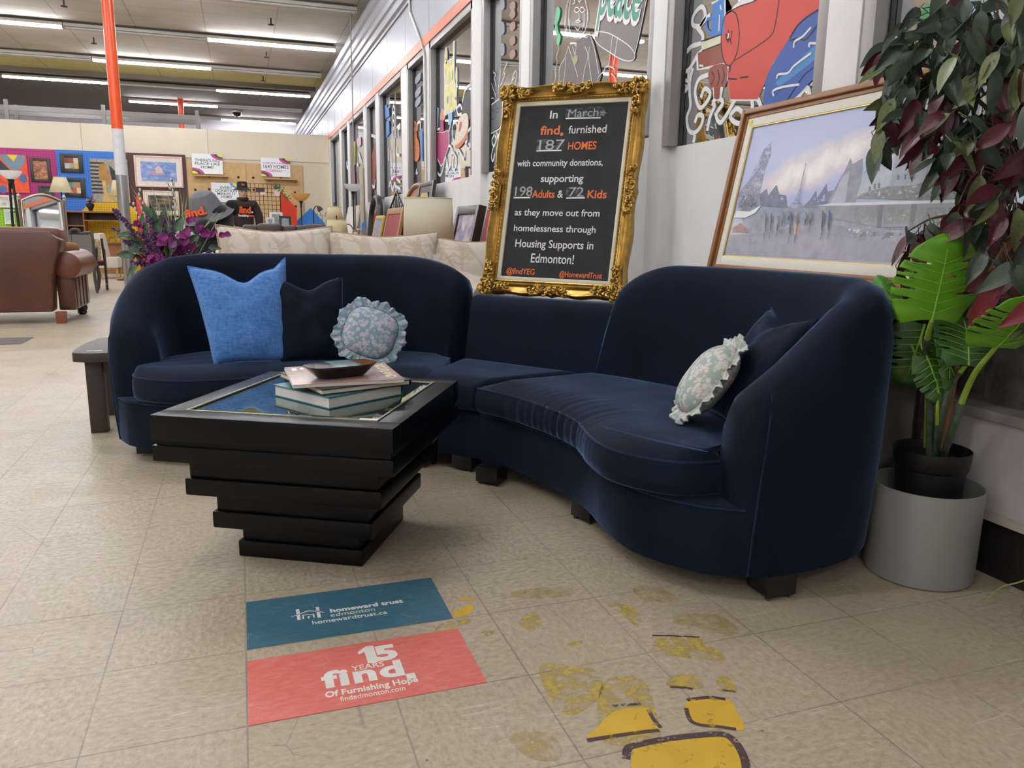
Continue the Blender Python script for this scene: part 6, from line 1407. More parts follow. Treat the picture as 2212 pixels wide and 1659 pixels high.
# easel
ez = thing('easel', 'dark easel holding the wide street painting behind the sofa', 'easel', (0, 0, 0)); ez.matrix_world = PM
EZ = M('dark_easel_wood', '#2b1d1a', .5); GREYP = M('grey_peg', '#8a8781', .5)
base_z = -(P_BL.z)/PM.col[1].z
for x in (.08, CW_-.12): q_ = PM @ Vector((x, CH_*.5, -.055)); w_ = PM.inverted() @ Vector((2.045, q_.y, .0)); MB().tube([w_, (x, CH_*.5, -.055)], .013, 8).build('leg', EZ, ez)
MB().box((CW_*.4, -.098, -.05), (CW_*.9, .026, .13)).build('ledge', EZ, ez, bevel=.003)
MB().box((-.012, CH_*.38, -.042), (.03, .24, .012)).build('side_bar', EZ, ez)
for u, v in ((1627, 585), (1735, 592)):
    p = Pi_ @ GP(u, v, P_BL+pn*.02, pn); MB().tube([(p.x, -.085, .0), (p.x, -.085, .03), (p.x+.002, -.070, .040)], .011, 8).build('peg', GREYP, ez)
# ------------------------------------------------------------------ grey planter, black pot, split-leaf plant
PC = Vector((1.926, -.135, 0))
t = thing('planter', 'wide grey cylindrical planter on the floor beside the sofa arm', 'planter', PC)
MB().lathe([(.135, 0), (.147, .004), (.150, .012), (.152, .28), (.1495, .281), (.1475, .279), (.146, .02), (0, .018)], 56, cap=False).build('shell', M('grey_powder_coat', '#8e8f8a', .45, .03, 4), t)
MB().lathe([(.1455, .10), (0, .10)], 40, cap=False).build('filling', M('dark_filling', '#221d1a', .9), t)
pc = GZ(2021, 967, .375); pc = Vector((pc.x-.012, pc.y-.0, .102))
t = thing('plant_pot', 'black plastic pot set inside the grey planter', 'pot', pc)
MB().lathe([(.075, 0), (.079, .004), (.098, .215), (.101, .218), (.103, .222), (.107, .272), (.105, .274), (.102, .272), (.096, .215), (.088, .02), (0, .02)], 44, cap=False).build('shell', M('black_plastic', '#141416', .45, .08), t)
MB().lathe([(.0975, .238), (.05, .245), (0, .246)], 30, cap=False).build('soil', M('dark_soil', '#191615', .95, .4, 60, bump=.6), t)
def leafmat(name, c, rough=.38, trans=True, v=.18):
    m = M(name, c, rough, v, 14, spec=.45)
    return m
MONA = leafmat('bright_monstera', '#5d9a1c', .42); MONB = leafmat('dark_monstera', '#2f5a1c', .42); MONC = leafmat('pale_leaf_back', '#6d9f7c', .5); STEMG = M('lime_stem', '#87a53a', .5, .2, 20); STEMD = M('grey_green_stem', '#4d5a48', .7, .35, 40, bump=.4)
mp = thing('monstera_plant', 'split-leaf plant with bright green leaves growing in the black pot', 'plant', (pc.x, pc.y, pc.z+.246))
MI = Matrix.Translation(mp.location).inverted()
def split_leaf(A, B, width, nrm, mat, lobes=5, curl=.12, bend=.10, seed=0, notch=.16):
    A, B = Vector(A), Vector(B); ey = B-A; L_ = ey.length; nz = Vector(nrm); ex = ey.cross(nz).normalized(); X = MI @ frame_mx(A, ex, ey)
    rnd = random.Random(seed); mb = MB(); nv, nu = 96, 14
    def hw(t): return width/2*(min(1, (t+notch)/(.28+notch))**.5)*(max(0, 1-((max(t, .28)-.28)/.72)**2.0))**.6
    slits = []
    for s in (-1, 1):
        for k in range(lobes): slits.append((s, .26+.52*(k+.5*(s > 0)*.6)/lobes+rnd.uniform(-.02, .02), rnd.uniform(.36, .6), rnd.uniform(.010, .016)))
    for s in (-1, 1):
        def P(t, u):
            w = hw(t); x = s*u*w; y = (t+.10*u*(1-.2*t))*L_*.93-notch*L_*(u**1.5)*max(0, 1-t/.35); z = -curl*u*u*width*.6-bend*L_*(t**2.2)+.012*math.sin(t*30+s)*u*L_
            return (x, y, z)
        idx = {}
        for i in range(nv+1):
            for j in range(nu+1): idx[i, j] = P(i/nv, j/nu)
        for i in range(nv):
            for j in range(nu):
                tm, um = (i+.5)/nv, (j+.5)/nu; cut = False
                for sg, tc_, u0, wd in slits:
                    if sg == s and um > u0 and abs(tm-tc_) < wd*(.6+2.2*(um-u0)): cut = True
                    if sg == s and abs(um-.25) < .09 and abs(tm-tc_-.03) < .010 and u0 > .58: cut = True
                if not cut: mb.add([idx[i, j], idx[i+1, j], idx[i+1, j+1], idx[i, j+1]], [(0, 1, 2, 3)])
    mb.v = [tuple(X @ Vector(v)) for v in mb.v]
    o = mb.build('leaf', mat, mp, smooth=60, merge=True); md = o.modifiers.new('thick', 'SOLIDIFY'); md.thickness = .0012
    rb = MB(); pts = [X @ Vector((0, t_*L_*.93, -bend*L_*(t_**2.2)+.001)) for t_ in [i/10 for i in range(10)]]
    rb.tube(pts, [.0032*(1-.8*i/10) for i in range(10)], 6)
    for s in (-1, 1):
        for k in range(lobes+1):
            t0 = .10+.62*k/lobes; w = hw(min(1, t0+.06)); rb.tube([X @ Vector((s*w*u, (t0+.10*u+.04*u)*L_*.93, -bend*L_*(t0**2.2)-curl*u*u*width*.6+.0012)) for u in (0, .3, .6, .85)], [.0014, .0011, .0008, .0004], 5)
    rb.build('leaf_vein', M('pale_vein', '#83b042', .5), o)
    return o
toC = lambda p: (CAM-Vector(p)).normalized()
def at(u, v, x): return GX(u, v, x)
nC = -_f
split_leaf(at(2013, 692, 1.72), at(2057, 508, 1.70), .235, (nC+Vector((0, 0, .25))).normalized(), MONA, 5, .10, .03, 1)
split_leaf(at(2150, 752, 1.76), at(2262, 645, 1.73), .215, (nC+Vector((.1, 0, .2))).normalized(), MONA, 5, .08, .05, 4)
split_leaf(at(1998, 700, 1.90), at(1955, 835, 1.86), .19, (nC+Vector((-.3, 0, .1))).normalized(), MONB, 5, .15, .1, 3)
split_leaf(at(2040, 690, 1.86), at(2068, 838, 1.82), .10, (nC+Vector((.5, .2, 0))).normalized(), MONB, 4, .15, .1, 6)
split_leaf(at(2092, 790, 1.86), at(2095, 668, 1.90), .17, (nC+Vector((.2, 0, .6))).normalized(), MONB, 5, .2, .18, 8)
split_leaf(at(2000, 765, 1.84), at(2042, 870, 1.86), .11, (nC+Vector((-.2, 0, .3))).normalized(), MONB, 4, .12, .1, 9)
split_leaf(at(1938, 688, 1.86), at(1893, 588, 1.84), .075, (nC+Vector((-.8, 0, .3))).normalized(), leafmat('mid_monstera', '#4a8a22', .42), 4, .35, .15, 5)
for k, (a, b, w) in enumerate((((1945, 660), (1995, 562), .035), ((1935, 600), (1990, 560), .028), ((1937, 665), (1950, 632), .018))):
    A, B = at(*a, 1.83), at(*b, 1.83); m = MB(); ey = B-A; L_ = ey.length; X = MI @ frame_mx(A, ey.cross(nC).normalized(), ey)
    m.loft([[(x*w/2*math.sin(PI*max(.06, min(.97, tt_)))**.6, tt_*L_, .006*x*x) for x in (-1, -.5, 0, .5, 1)] for tt_ in [i/8 for i in range(9)]], False, False, X); m.build('folded_leaf', MONC, mp, smooth=60)
soil = Vector((pc.x, pc.y, pc.z+.24))
def stem(base_off, pts, r, cut, name='stem'):
    P = [soil+Vector((*base_off, 0))]+[at(*p) for p in pts]; P = [MI @ p for p in cr(P, 6)]; n = len(P); c = int(n*cut)
    if c > 1: MB().tube(P[:c+1], [r*1.25*(1+.12*math.sin(i*2.1)) for i in range(c+1)], 8).build('cane', STEMD, mp)
    if c < n-1: MB().tube(P[c:], [r*(1-.35*i/(n-c)) for i in range(n-c)], 8).build(name, STEMG, mp)
stem((-.018, -.01), [(2008, 860, 1.87), (2000, 770, 1.85), (2003, 730, 1.77), (2013, 692, 1.72)], .0075, .75)
stem((.0, -.01), [(2025, 900, 1.87), (2020, 800, 1.86), (1990, 745, 1.88), (1998, 700, 1.90)], .0055, .2)
stem((.018, .0), [(2035, 900, 1.88), (2055, 830, 1.87), (2085, 790, 1.86)], .0075, .85)
stem((.03, -.012), [(2060, 920, 1.86), (2085, 850, 1.84), (2110, 800, 1.80), (2150, 752, 1.76)], .0085, .42)
stem((.005, .01), [(2028, 860, 1.89), (2045, 760, 1.87), (2040, 690, 1.86)], .005, .1)
stem((-.01, .015), [(2000, 850, 1.90), (1975, 760, 1.88), (1938, 688, 1.86)], .005, .1)
# ------------------------------------------------------------------ tall two-coloured fig tree
TB = Vector((2.035, -.045, .105)); BARK = M('fig_bark', '#96694a', .8, .35, 30, bump=.7, stretch=(1, 1, .3)); TWIG = M('fig_twig', '#5e4536', .8, .2)
FGR = leafmat('fig_green', '#3d4b3c', .33, v=.3); FGL = leafmat('fig_olive', '#66714a', .38, v=.3); FMA = leafmat('fig_maroon', '#4a1a24', .36, v=.25); FPI = leafmat('fig_red', '#7d2a36', .4)
ft = thing('fig_tree', 'tall artificial fig tree with dark green and maroon leaves at the right edge', 'tree', TB); FI = Matrix.Translation(TB).inverted()
trunk = [TB, at(2040, 930, 2.03), at(2070, 760, 2.0), at(2125, 620, 1.96), at(2205, 480, 1.90), at(2240, 330, 1.88), at(2235, 150, 1.90), at(2230, -60, 1.90)]
TP = cr(trunk, 8); MB().tube([FI @ p for p in TP], [.014-.006*i/len(TP) for i in range(len(TP))], 10).build('trunk', BARK, ft)
br = []
for pts in ([(2160, 560, 1.93), (2140, 430, 1.92), (2150, 250, 1.90), (2155, 60, 1.9), (2150, -60, 1.88)], [(2150, 250, 1.90), (2080, 190, 1.84), (2000, 140, 1.80), (1945, 130, 1.79)], [(2140, 400, 1.92), (2060, 330, 1.84), (1960, 260, 1.80), (1900, 290, 1.79)], [(2135, 600, 1.95), (2080, 480, 1.9), (2020, 470, 1.86), (1960, 500, 1.84)], [(2150, 120, 1.9), (2090, 60, 1.84), (2010, 20, 1.80)], [(2230, 300, 1.88), (2190, 420, 1.80), (2160, 520, 1.78)], [(2125, 620, 1.96), (2090, 590, 1.86), (2000, 545, 1.82), (1945, 545, 1.80)]):
    P = cr([at(*p) for p in pts], 6); br += P; MB().tube([FI @ p for p in P], [.006-.004*i/len(P) for i in range(len(P))], 7).build('branch', TWIG, ft)
reg = [(2020, -30), (1985, 20), (1930, 70), (1905, 115), (1925, 185), (1915, 215), (1900, 255), (1893, 300), (1945, 290), (2000, 310), (2040, 372), (2085, 395), (2065, 440), (2048, 480), (1990, 490), (1945, 515), (1935, 560), (1940, 600), (2060, 560), (2150, 620), (2212, 720), (2290, 720), (2290, -30)]
def inside(x, y, poly):
    c = False; n = len(poly)
    for i in range(n):
        (x1, y1), (x2, y2) = poly[i], poly[i-1]
        if (y1 > y) != (y2 > y) and x < (x2-x1)*(y-y1)/(y2-y1)+x1: c = not c
    return c
def fig_leaf_mesh(name, mat, fold, droop):
    mb = MB(); n = 8
    for s in (-1, 1):
        rows = []
        for i in range(n+1):
            t_ = i/n; w = .27*math.sin(PI*t_**.85)**.85*(1-.30*t_) if 0 < t_ < 1 else 0
            rows.append([(s*w*u*.92, t_, fold*w*u-droop*t_*t_+.02*math.sin(7*t_+u)) for u in (0, .5, 1)])
        vs = [p for r_ in rows for p in r_]; fs = [(i*3+j, (i+1)*3+j, (i+1)*3+j+1, i*3+j+1) for i in range(n) for j in range(2)]
        mb.add(vs, fs)
    mb.tube([(0, -.22, .02), (0, 0, 0)], [.012, .014], 4)
    o = mb.build(name, mat, None, smooth=60, merge=True); me = o.data; bpy.data.objects.remove(o); return me
LM = {}
for nm, mat in (('g', FGR), ('l', FGL), ('m', FMA), ('r', FPI)): LM[nm] = [fig_leaf_mesh('leaf', mat, f1, d1_) for f1, d1_ in ((.35, .25), (.15, .4), (.5, .1))]
rnd = random.Random(11); leaves = []
tries = 0
while len(leaves) < 430 and tries < 20000:
    tries += 1; u = rnd.uniform(1885, 2280); v = rnd.uniform(-30, 715)
    if not inside(u, v, reg) or inside(u, v, [(1925, 520), (2010, 505), (2100, 500), (2150, 540), (2140, 640), (2212, 630), (2212, 760), (1925, 760)]) or inside(u, v, [(2060, 640), (2085, 555), (2150, 500), (2225, 420), (2230, 500), (2150, 590), (2100, 670)]): continue
    x = rnd.uniform(1.70, 1.97) if u > 2060 else rnd.uniform(1.70, 1.86); p = at(u, v, x)
    pm = .2
    if v > 190 and u > 1990: pm = .48
    if 470 < v < 640 and u < 2010: pm = .75
    if v < 170: pm = .08
    c = 'm' if rnd.random() < pm else ('l' if rnd.random() < .17 else 'g')
    if c == 'm' and u > 2120 and v > 480 and rnd.random() < .6: c = 'r'
    leaves.append((p, c, u, v))
# the leaves that make the outline against window and painting
for u, v, c in ((1912, 118, 'g'), (1935, 75, 'g'), (1960, 85, 'g'), (1918, 142, 'l'), (1938, 155, 'g'), (1918, 215, 'g'), (1948, 195, 'g'), (1960, 215, 'g'), (1890, 300, 'g'), (1898, 310, 'g'), (1925, 260, 'm'), (1955, 240, 'g'), (1990, 320, 'm'), (2015, 312, 'm'), (2004, 280, 'g'), (2090, 330, 'm'), (2060, 350, 'm'), (2045, 360, 'g'), (2120, 370, 'm'), (2130, 420, 'm'), (1955, 542, 'm'), (1940, 590, 'm'), (1975, 520, 'm'), (1960, 500, 'g'), (2010, 480, 'g'), (2070, 455, 'g'), (2130, 540, 'g'), (2140, 560, 'g'), (2180, 240, 'g'), (2160, 110, 'l')): leaves.append((at(u, v, 1.74), c, u, v))
def leaf_mx(p, u, v, sc):
    d = Vector((rnd.uniform(-.9, .5), rnd.uniform(-.7, .6), rnd.uniform(-1.4, -.1))); d.normalize(); nz = (nC*.8+Vector((rnd.uniform(-1.1, .8), rnd.uniform(-.6, .8), rnd.uniform(-.2, 1.3)))).normalized()
    ex = d.cross(nz).normalized(); Mx = frame_mx(p, ex, d); return Mx @ Matrix.Diagonal((sc*.95, sc, sc, 1))
rest = MB(); rest_m = [FGR, FGL, FMA, FPI]; order = {'g': 0, 'l': 1, 'm': 2, 'r': 3}
vis = sorted(leaves, key=lambda q: (0 if q[2] < 2212 and q[3] > -10 else 1, q[0].x)); nobj = 0
ntw = 0
for i, (p, c, u, v) in enumerate(vis):
    sc = rnd.uniform(.075, .115); X = FI @ leaf_mx(p, u, v, sc); me = rnd.choice(LM[c])
    q = min(br, key=lambda b_: (b_-p).length_squared); st_ = X @ Vector((0, -.2, 0)); e_ = FI @ q
    if (st_-e_).length < .22 and ntw < 95: ntw += 1; MB().tube([e_, (e_+st_)/2+Vector((0, 0, .012)), st_], [.0018, .0013, .001], 4).build('twig', TWIG, ft)
    if nobj < 100:
        o = bpy.data.objects.new('leaf', me); COL.objects.link(o); o.parent = ft; o.matrix_local = X; nobj += 1
    else:
        rest.cur = order[c]; rest.add([v_.co[:] for v_ in me.vertices], [tuple(f.vertices) for f in me.polygons], X)
o = rest.build('leaves', rest_m, ft, smooth=60); o['kind'] = 'stuff'
# strap-leaved plant standing beyond the right edge, its blade reaching into view
sp = thing('spider_plant', 'low strap-leaved plant at the bottom right whose pale blade arches to the floor', 'plant', (1.98, -.82, 0)); SI = Matrix.Translation(sp.location).inverted()
MB().lathe([(.07, 0), (.095, .16), (.09, .16), (.08, .13), (0, .13)], 24).build('pot', M('terracotta', '#9a5a3c', .8, .1), sp)
tips = [(GZ(2123, 1306, .004), GX(2212, 1254, 1.93), .09), (GZ(2203, 1332, .004), GX(2260, 1270, 1.9), .08)]
BLD = M('pale_blade', '#a3ad5e', .5, .1)
for tip, mid, _ in tips: MB().tube([SI @ p for p in cr([sp.location+Vector((0, 0, .13)), sp.location.lerp(mid, .5)+Vector((0, 0, .22)), mid, tip.lerp(mid, .45)+Vector((0, 0, .02)), tip], 6)], [.004]*15+[.0035]*4+[.0028]*4+[.0018]*1+[.0008], 6, squash=.5).build('blade', BLD, sp)
for k in range(8):
    a = 1.2+k*.7; MB().tube([(0, 0, .13), (.06*math.cos(a), .06*math.sin(a), .28), (.10*math.cos(a), .10*math.sin(a)*.9, .22)], [.004, .004, .001], 5).build('blade', BLD, sp)
# ------------------------------------------------------------------ purple flower arrangement behind the left sofa
FY = 2.47; fb = Vector((-.30, FY, .62)); fa = thing('flower_arrangement', 'purple and magenta silk flower arrangement behind the left sofa section', 'flower arrangement', (fb.x, FY, .4055)); FAI = Matrix.Translation(fa.location).inverted()
MB().lathe([(.07, 0), (.09, .03), (.10, .10), (.08, .18), (.06, .205), (.075, .235), (.065, .235), (.05, .2), (0, .19)], 24).build('vase', M('dark_vase', '#3a2f33', .3), fa)
PUR = M('purple_floret', '#65446f', .8, .4, 60); MGT = M('magenta_petal', '#8c3079', .6, .3, 20); GRN = M('dusty_green_leaf', '#4f6a55', .6, .25, 20); GRS = M('pale_grass', '#a7b384', .7, .15); WIL = M('white_catkin', '#e2ddd2', .8); TW2 = M('brown_stem', '#5c4b3a', .8)
rnd = random.Random(4)
def fpt(u, v, dy=0): return GY(u, v, FY+dy)
for k, (u, v) in enumerate(((244, 450), (241, 490), (262, 470), (268, 520), (280, 548), (300, 500), (318, 470), (355, 462), (345, 490), (372, 476), (462, 541), (450, 556), (432, 525), (300, 565), (325, 545), (410, 492), (288, 530), (340, 520), (310, 520), (330, 545), (300, 535), (352, 505), (372, 515), (395, 500), (322, 505), (285, 565), (345, 560), (420, 510), (308, 485))):
    tip = fpt(u, v, rnd.uniform(-.08, .08)); P = [fb.lerp(tip, s)+Vector((0, 0, .05*math.sin(PI*s))) for s in [i/8 for i in range(9)]]
    MB().tube([FAI @ p for p in P], .0022, 5).build('stem', TW2, fa)
    m = MB(); L_ = (tip-fb).length
    for j in range(46):
        s = 1-min(.16, .5*L_)/L_*rnd.random(); q = fb.lerp(tip, s)+Vector((0, 0, .05*math.sin(PI*s))); r = .017*(1-.6*(s-.55)/.45)
        c = FAI @ (q+Vector((rnd.uniform(-1, 1), rnd.uniform(-1, 1), rnd.uniform(-1, 1)))*r); m.lathe([(0, -.006), (.006, -.002), (.005, .003), (0, .006)], 5, Matrix.Translation(c) @ RZ(rnd.random()*3))
    m.build('flower_spike', PUR, fa)
def petal(c, d, w, L_, mat, name='petal'):
    d = Vector(d).normalized(); nz = (nC+Vector((rnd.uniform(-.5, .5), rnd.uniform(-.5, .5), rnd.uniform(-.3, .7)))).normalized(); ex = d.cross(nz).normalized(); X = FAI @ frame_mx(c, ex, d)
    m = MB(); n = 8; m.loft([[(x*w/2*math.sin(PI*min(.985, max(.03, t_**.85)))**.7, t_*L_, .25*w*x*x-.3*L_*t_*t_+.1*w*math.sin(9*t_+3*x)) for x in (-1, -.5, 0, .5, 1)] for t_ in [i/n for i in range(n+1)]], False, False, X); m.build(name, mat, fa, smooth=70)
for u, v, s in ((362, 522, 1.1), (392, 532, .8), (404, 512, .9), (352, 572, 1.2), (322, 568, .9), (385, 548, 1.0), (446, 512, .8), (432, 485, .7), (485, 505, .6), (468, 498, .5), (410, 470, .6), (300, 478, .6), (345, 555, .9), (415, 540, .8)):
    c = fpt(u, v, rnd.uniform(-.1, -.02))
    for k in range(3 if s > .7 else 2): a = rnd.random()*6.28; petal(c, (math.cos(a), -.3, math.sin(a)), .052*s, .054*s, MGT)
for u, v, dx, dz, s in ((395, 535, 1, .3, 1), (372, 545, .2, 1, .9), (420, 555, .7, -.3, .7), (290, 552, -1, .1, .9), (298, 575, -.8, -.6, .8), (330, 520, -.5, .8, 1), (345, 505, -.2, 1, 1), (310, 530, -.7, .5, .9), (395, 560, .5, -.5, .8), (450, 535, 1, 0, .7), (318, 545, -.6, .2, 1), (278, 512, -.9, .2, .7), (365, 500, .3, 1, .8), (335, 480, -.2, 1, .9), (320, 500, -.4, 1, 1), (355, 480, .1, 1, .9), (380, 500, .4, 1, .9), (300, 520, -.8, .6, .9), (340, 540, -.3, .6, 1), (360, 555, .3, .5, .9), (405, 525, .8, .6, .8), (325, 470, -.4, 1, .8)): petal(fpt(u, v, rnd.uniform(-.08, .05)), (dx, -.2, dz), .045*s, .085*s, GRN, 'leaf')
petal(fpt(290, 512), (-.9, -.1, .1), .045, .07, M('yellow_green_leaf', '#a7a55a', .6, .2), 'leaf')
for u, v in ((283, 402), (296, 425), (300, 408), (326, 400), (338, 428), (350, 415), (358, 440), (368, 430), (382, 432), (398, 418), (406, 412), (404, 440), (388, 405), (318, 440), (482, 456), (476, 462), (470, 455), (308, 450), (288, 420), (310, 430), (322, 425), (345, 435), (362, 412), (375, 440), (392, 425), (400, 430), (330, 445), (316, 415), (384, 418), (350, 450), (290, 450), (365, 455)):
    tip = fpt(u, v, rnd.uniform(-.08, .08)); mid = fb.lerp(tip, .6)+Vector((rnd.uniform(-.03, .03), 0, .05)); MB().tube([FAI @ p for p in cr([fb, mid, tip], 7)], [.0045]*10+[.004, .0034, .0028, .002, .001], 5, squash=.5).build('grass_blade', GRS, fa)
for pts in ([(300, 410), (308, 450), (318, 500)], [(372, 388), (376, 420), (372, 470)], [(362, 395), (380, 440), (370, 500)], [(290, 440), (305, 480), (330, 520)]):
    P = [fpt(*p) for p in pts]+[fb]; C_ = cr(P, 8); MB().tube([FAI @ p for p in C_], .0022, 5).build('willow_stem', TW2, fa)
    m = MB()
    for j in range(0, 15, 2):
        p = FAI @ (C_[j]+Vector((rnd.uniform(-1, 1)*.006, 0, 0))); m.lathe([(0, -.010), (.005, -.004), (.005, .004), (0, .010)], 6, Matrix.Translation(p))
    m.build('catkins', WIL, fa)
# ------------------------------------------------------------------ painting on the window glass
AX_ = GXW-.003
_lay = [0]
def wfn(w):
    L0 = w.location
    def c(u, v): p = GX(u, v, AX_); return p
    def poly(pts, mat, name='window_paint', smooth=True, k=4):
        _lay[0] += 1; x = -.003-.00006*_lay[0]
        P = [c(*p) for p in pts]
        if smooth: P = cr(P, k, True)
        mb = MB(); mb.poly([(x, p.y-L0.y, p.z-L0.z) for p in P]); return mb.build(name, mat, w, smooth=0)
    def line(pts, wd, mat, name='window_paint_line', closed=False, k=5):
        _lay[0] += 1; x = -.003-.00006*_lay[0]
        P = cr([c(*p) for p in pts], k, closed); X = Matrix(((0, 0, 1, 0), (1, 0, 0, 0), (0, 1, 0, 0), (0, 0, 0, 1)))
        mb = MB(); mb.ribbon([(p.y-L0.y, p.z-L0.z, x) for p in P], wd, X, closed); return mb.build(name, mat, w, smooth=0)
    def text(body, p0, p1, size, mat, bold, h=None, name='window_lettering'):
        _lay[0] += 1; x = -.004-.00006*_lay[0]
        a, b = c(*p0), c(*p1); ex = b-a; ex = Vector((0, ex.y, ex.z)).normalized(); X = frame_mx((x, (a.y+b.y)/2-L0.y, (a.z+b.z)/2-L0.z), ex, Vector((0, 0, 1)))
        mb = MB(); vs, fs = text_geo(body, size, bold, .0003)
        x0 = min(q.x for q in vs); x1 = max(q.x for q in vs); kx = Vector((0, b.y-a.y, b.z-a.z)).length/(x1-x0)
        y0 = min(q.y for q in vs); y1 = max(q.y for q in vs); ky = h/(y1-y0) if h else 1
        mb.add([(q.x*kx, (q.y-(y0+y1)/2)*ky, q.z) for q in vs], fs, X); return mb.build(name, mat, w, smooth=0)
    return poly, line, text
WP = M('white_window_paint', '#f2f2f2', .6, .03); BK = M('black_window_paint', '#231a1a', .6); RD = M('red_window_paint', '#d04030', .5, .06, 5); BU = M('blue_window_paint', '#2f57a8', .5, .1, 6); BL2 = M('light_blue_window_paint', '#3f86c4', .5, .1, 8); MUG = M('mug_blue_window_paint', '#3f7fcf', .5, .06); BRN = M('brown_window_paint', '#8f4434', .5, .08); CRM = M('cream_window_paint', '#dfe0bf', .5); GNW = M('green_window_paint', '#2f8a74', .5, .06); GLT = M('light_green_window_paint', '#63c48c', .5, .1); YLW = M('yellow_window_paint', '#e6d95a', .5, .06); MGW = M('magenta_window_paint', '#b23272', .5, .15, 14); SKN = M('peach_window_paint', '#d69a7c', .5); CKO = M('cookie_window_paint', '#c97a4a', .5, .1, 14); SKY = M('sky_window_paint', '#8fbfe0', .5); GRW = M('grey_window_paint', '#6b6d74', .5, .1); TAN = M('shade_window_paint', '#6f6863', .5, .1); DON = M('donut_icing_paint', '#e6d6bf', .5, .05)
# red armchair window
poly, line, text = wfn(WIN[1])
def s6(L_): return [(1420+x/2.793, y/2.793) for x, y in L_]
for pts in ([(560, 430), (600, 425), (645, 465), (605, 520), (580, 560), (610, 605), (640, 665), (720, 655), (830, 600), (900, 530), (925, 610)], [(330, 620), (362, 592), (395, 620), (355, 690), (380, 740), (425, 680), (470, 600), (520, 560), (570, 605), (560, 700), (490, 745), (440, 705), (480, 655), (525, 690)], [(215, 410), (198, 480), (195, 560), (200, 640), (178, 710), (190, 785), (225, 800), (262, 760), (275, 705), (245, 695), (225, 740)], [(225, 815), (222, 840), (215, 860)], [(310, 450), (250, 480), (228, 560), (255, 650), (300, 612), (318, 560), (285, 535), (262, 590)], [(265, 160), (215, 150), (220, 90), (268, 40), (290, 90), (262, 150), (295, 110), (320, 90)], [(240, 165), (275, 215), (262, 260), (200, 285), (160, 350), (158, 425), (190, 420), (232, 350), (245, 330)], [(240, 340), (195, 420), (188, 480), (190, 540)], [(185, 500), (160, 485), (148, 520), (165, 550), (180, 520), (165, 510)], [(300, 790), (320, 700), (345, 640), (330, 620)]):
    line(s6(pts), .022, WP)
poly(s6([(325, 15), (412, -20), (415, 215), (320, 245), (235, 325), (238, 425), (310, 415), (335, 530), (340, 600), (385, 595), (400, 520), (425, 480), (440, 610), (600, 610), (650, 480), (760, 320), (1055, 20), (1055, -60), (560, -60), (450, 50), (380, 150)]), WP, smooth=False)
poly(s6([(440, 600), (425, 470), (432, 400), (400, 380), (385, 300), (390, 180), (412, 95), (455, 62), (510, 34), (580, 12), (600, -60), (1060, -60), (1060, 30), (940, 80), (850, 150), (795, 240), (700, 380), (640, 520), (605, 600)]), RD, smooth=False)
poly(s6([(1060, 28), (940, 75), (850, 150), (800, 225), (740, 320), (690, 400), (655, 480), (643, 560), (645, 640), (680, 660), (760, 640), (840, 580), (900, 520), (960, 460), (1010, 420), (1060, 360)]), BU, k=3)
poly(s6([(720, 490), (820, 405), (900, 320), (1050, 190), (1050, 270), (900, 400), (820, 462), (740, 515)]), BL2)
poly(s6([(332, 28), (405, -20), (405, 205), (325, 232)]), MUG, smooth=False); line(s6([(332, 108), (300, 120), (300, 172), (326, 205)]), .014, MUG)
poly(s6([(262, 258), (385, 213), (385, 262), (272, 305)]), CRM, smooth=False); poly(s6([(245, 320), (388, 262), (400, 378), (250, 415)]), BRN, smooth=False); poly(s6([(315, 412), (420, 390), (412, 520), (382, 525), (375, 592), (345, 592), (340, 527), (318, 520)]), BRN, k=3)
for pts, wd in (([(440, 62), (478, 90), (495, 200), (480, 320), (440, 395), (405, 370), (386, 280), (392, 160), (415, 85), (440, 62)], .006), ([(600, 0), (560, 18), (505, 35), (450, 62)], .005), ([(735, 0), (715, 130), (690, 210), (600, 280), (500, 345), (455, 375), (430, 420)], .005), ([(445, 400), (432, 440)], .005), ([(428, 475), (480, 478)], .007), ([(500, 470), (550, 462)], .007), ([(430, 180), (425, 250), (415, 205), (440, 240), (452, 185)], .006), ([(425, 262), (435, 235), (450, 265)], .006), ([(262, 250), (385, 208)], .005), ([(270, 308), (390, 262)], .006), ([(1040, 30), (940, 78), (850, 150), (800, 230)], .006), ([(800, 245), (850, 230), (900, 235), (1000, 110), (1040, 95)], .005), ([(690, 640), (760, 630), (840, 520), (900, 440), (1010, 370)], .004), ([(330, 430), (345, 470), (325, 510)], .004), ([(365, 420), (375, 470), (360, 520)], .004), ([(395, 410), (405, 460), (390, 505)], .004)): line(s6(pts), wd, BK)
for pts in ([(825, 290), (832, 250), (880, 220), (930, 165)], [(920, 285), (920, 262), (970, 258), (1040, 215)], [(722, 475), (732, 450), (790, 440), (830, 395), (930, 320)], [(705, 580), (700, 550), (740, 530), (800, 518), (860, 510)], [(433, 200), (428, 232)], [(382, 30), (388, 60)], [(378, 90), (374, 190)], [(255, 395), (280, 398)]): line(s6(pts), .009, WP)
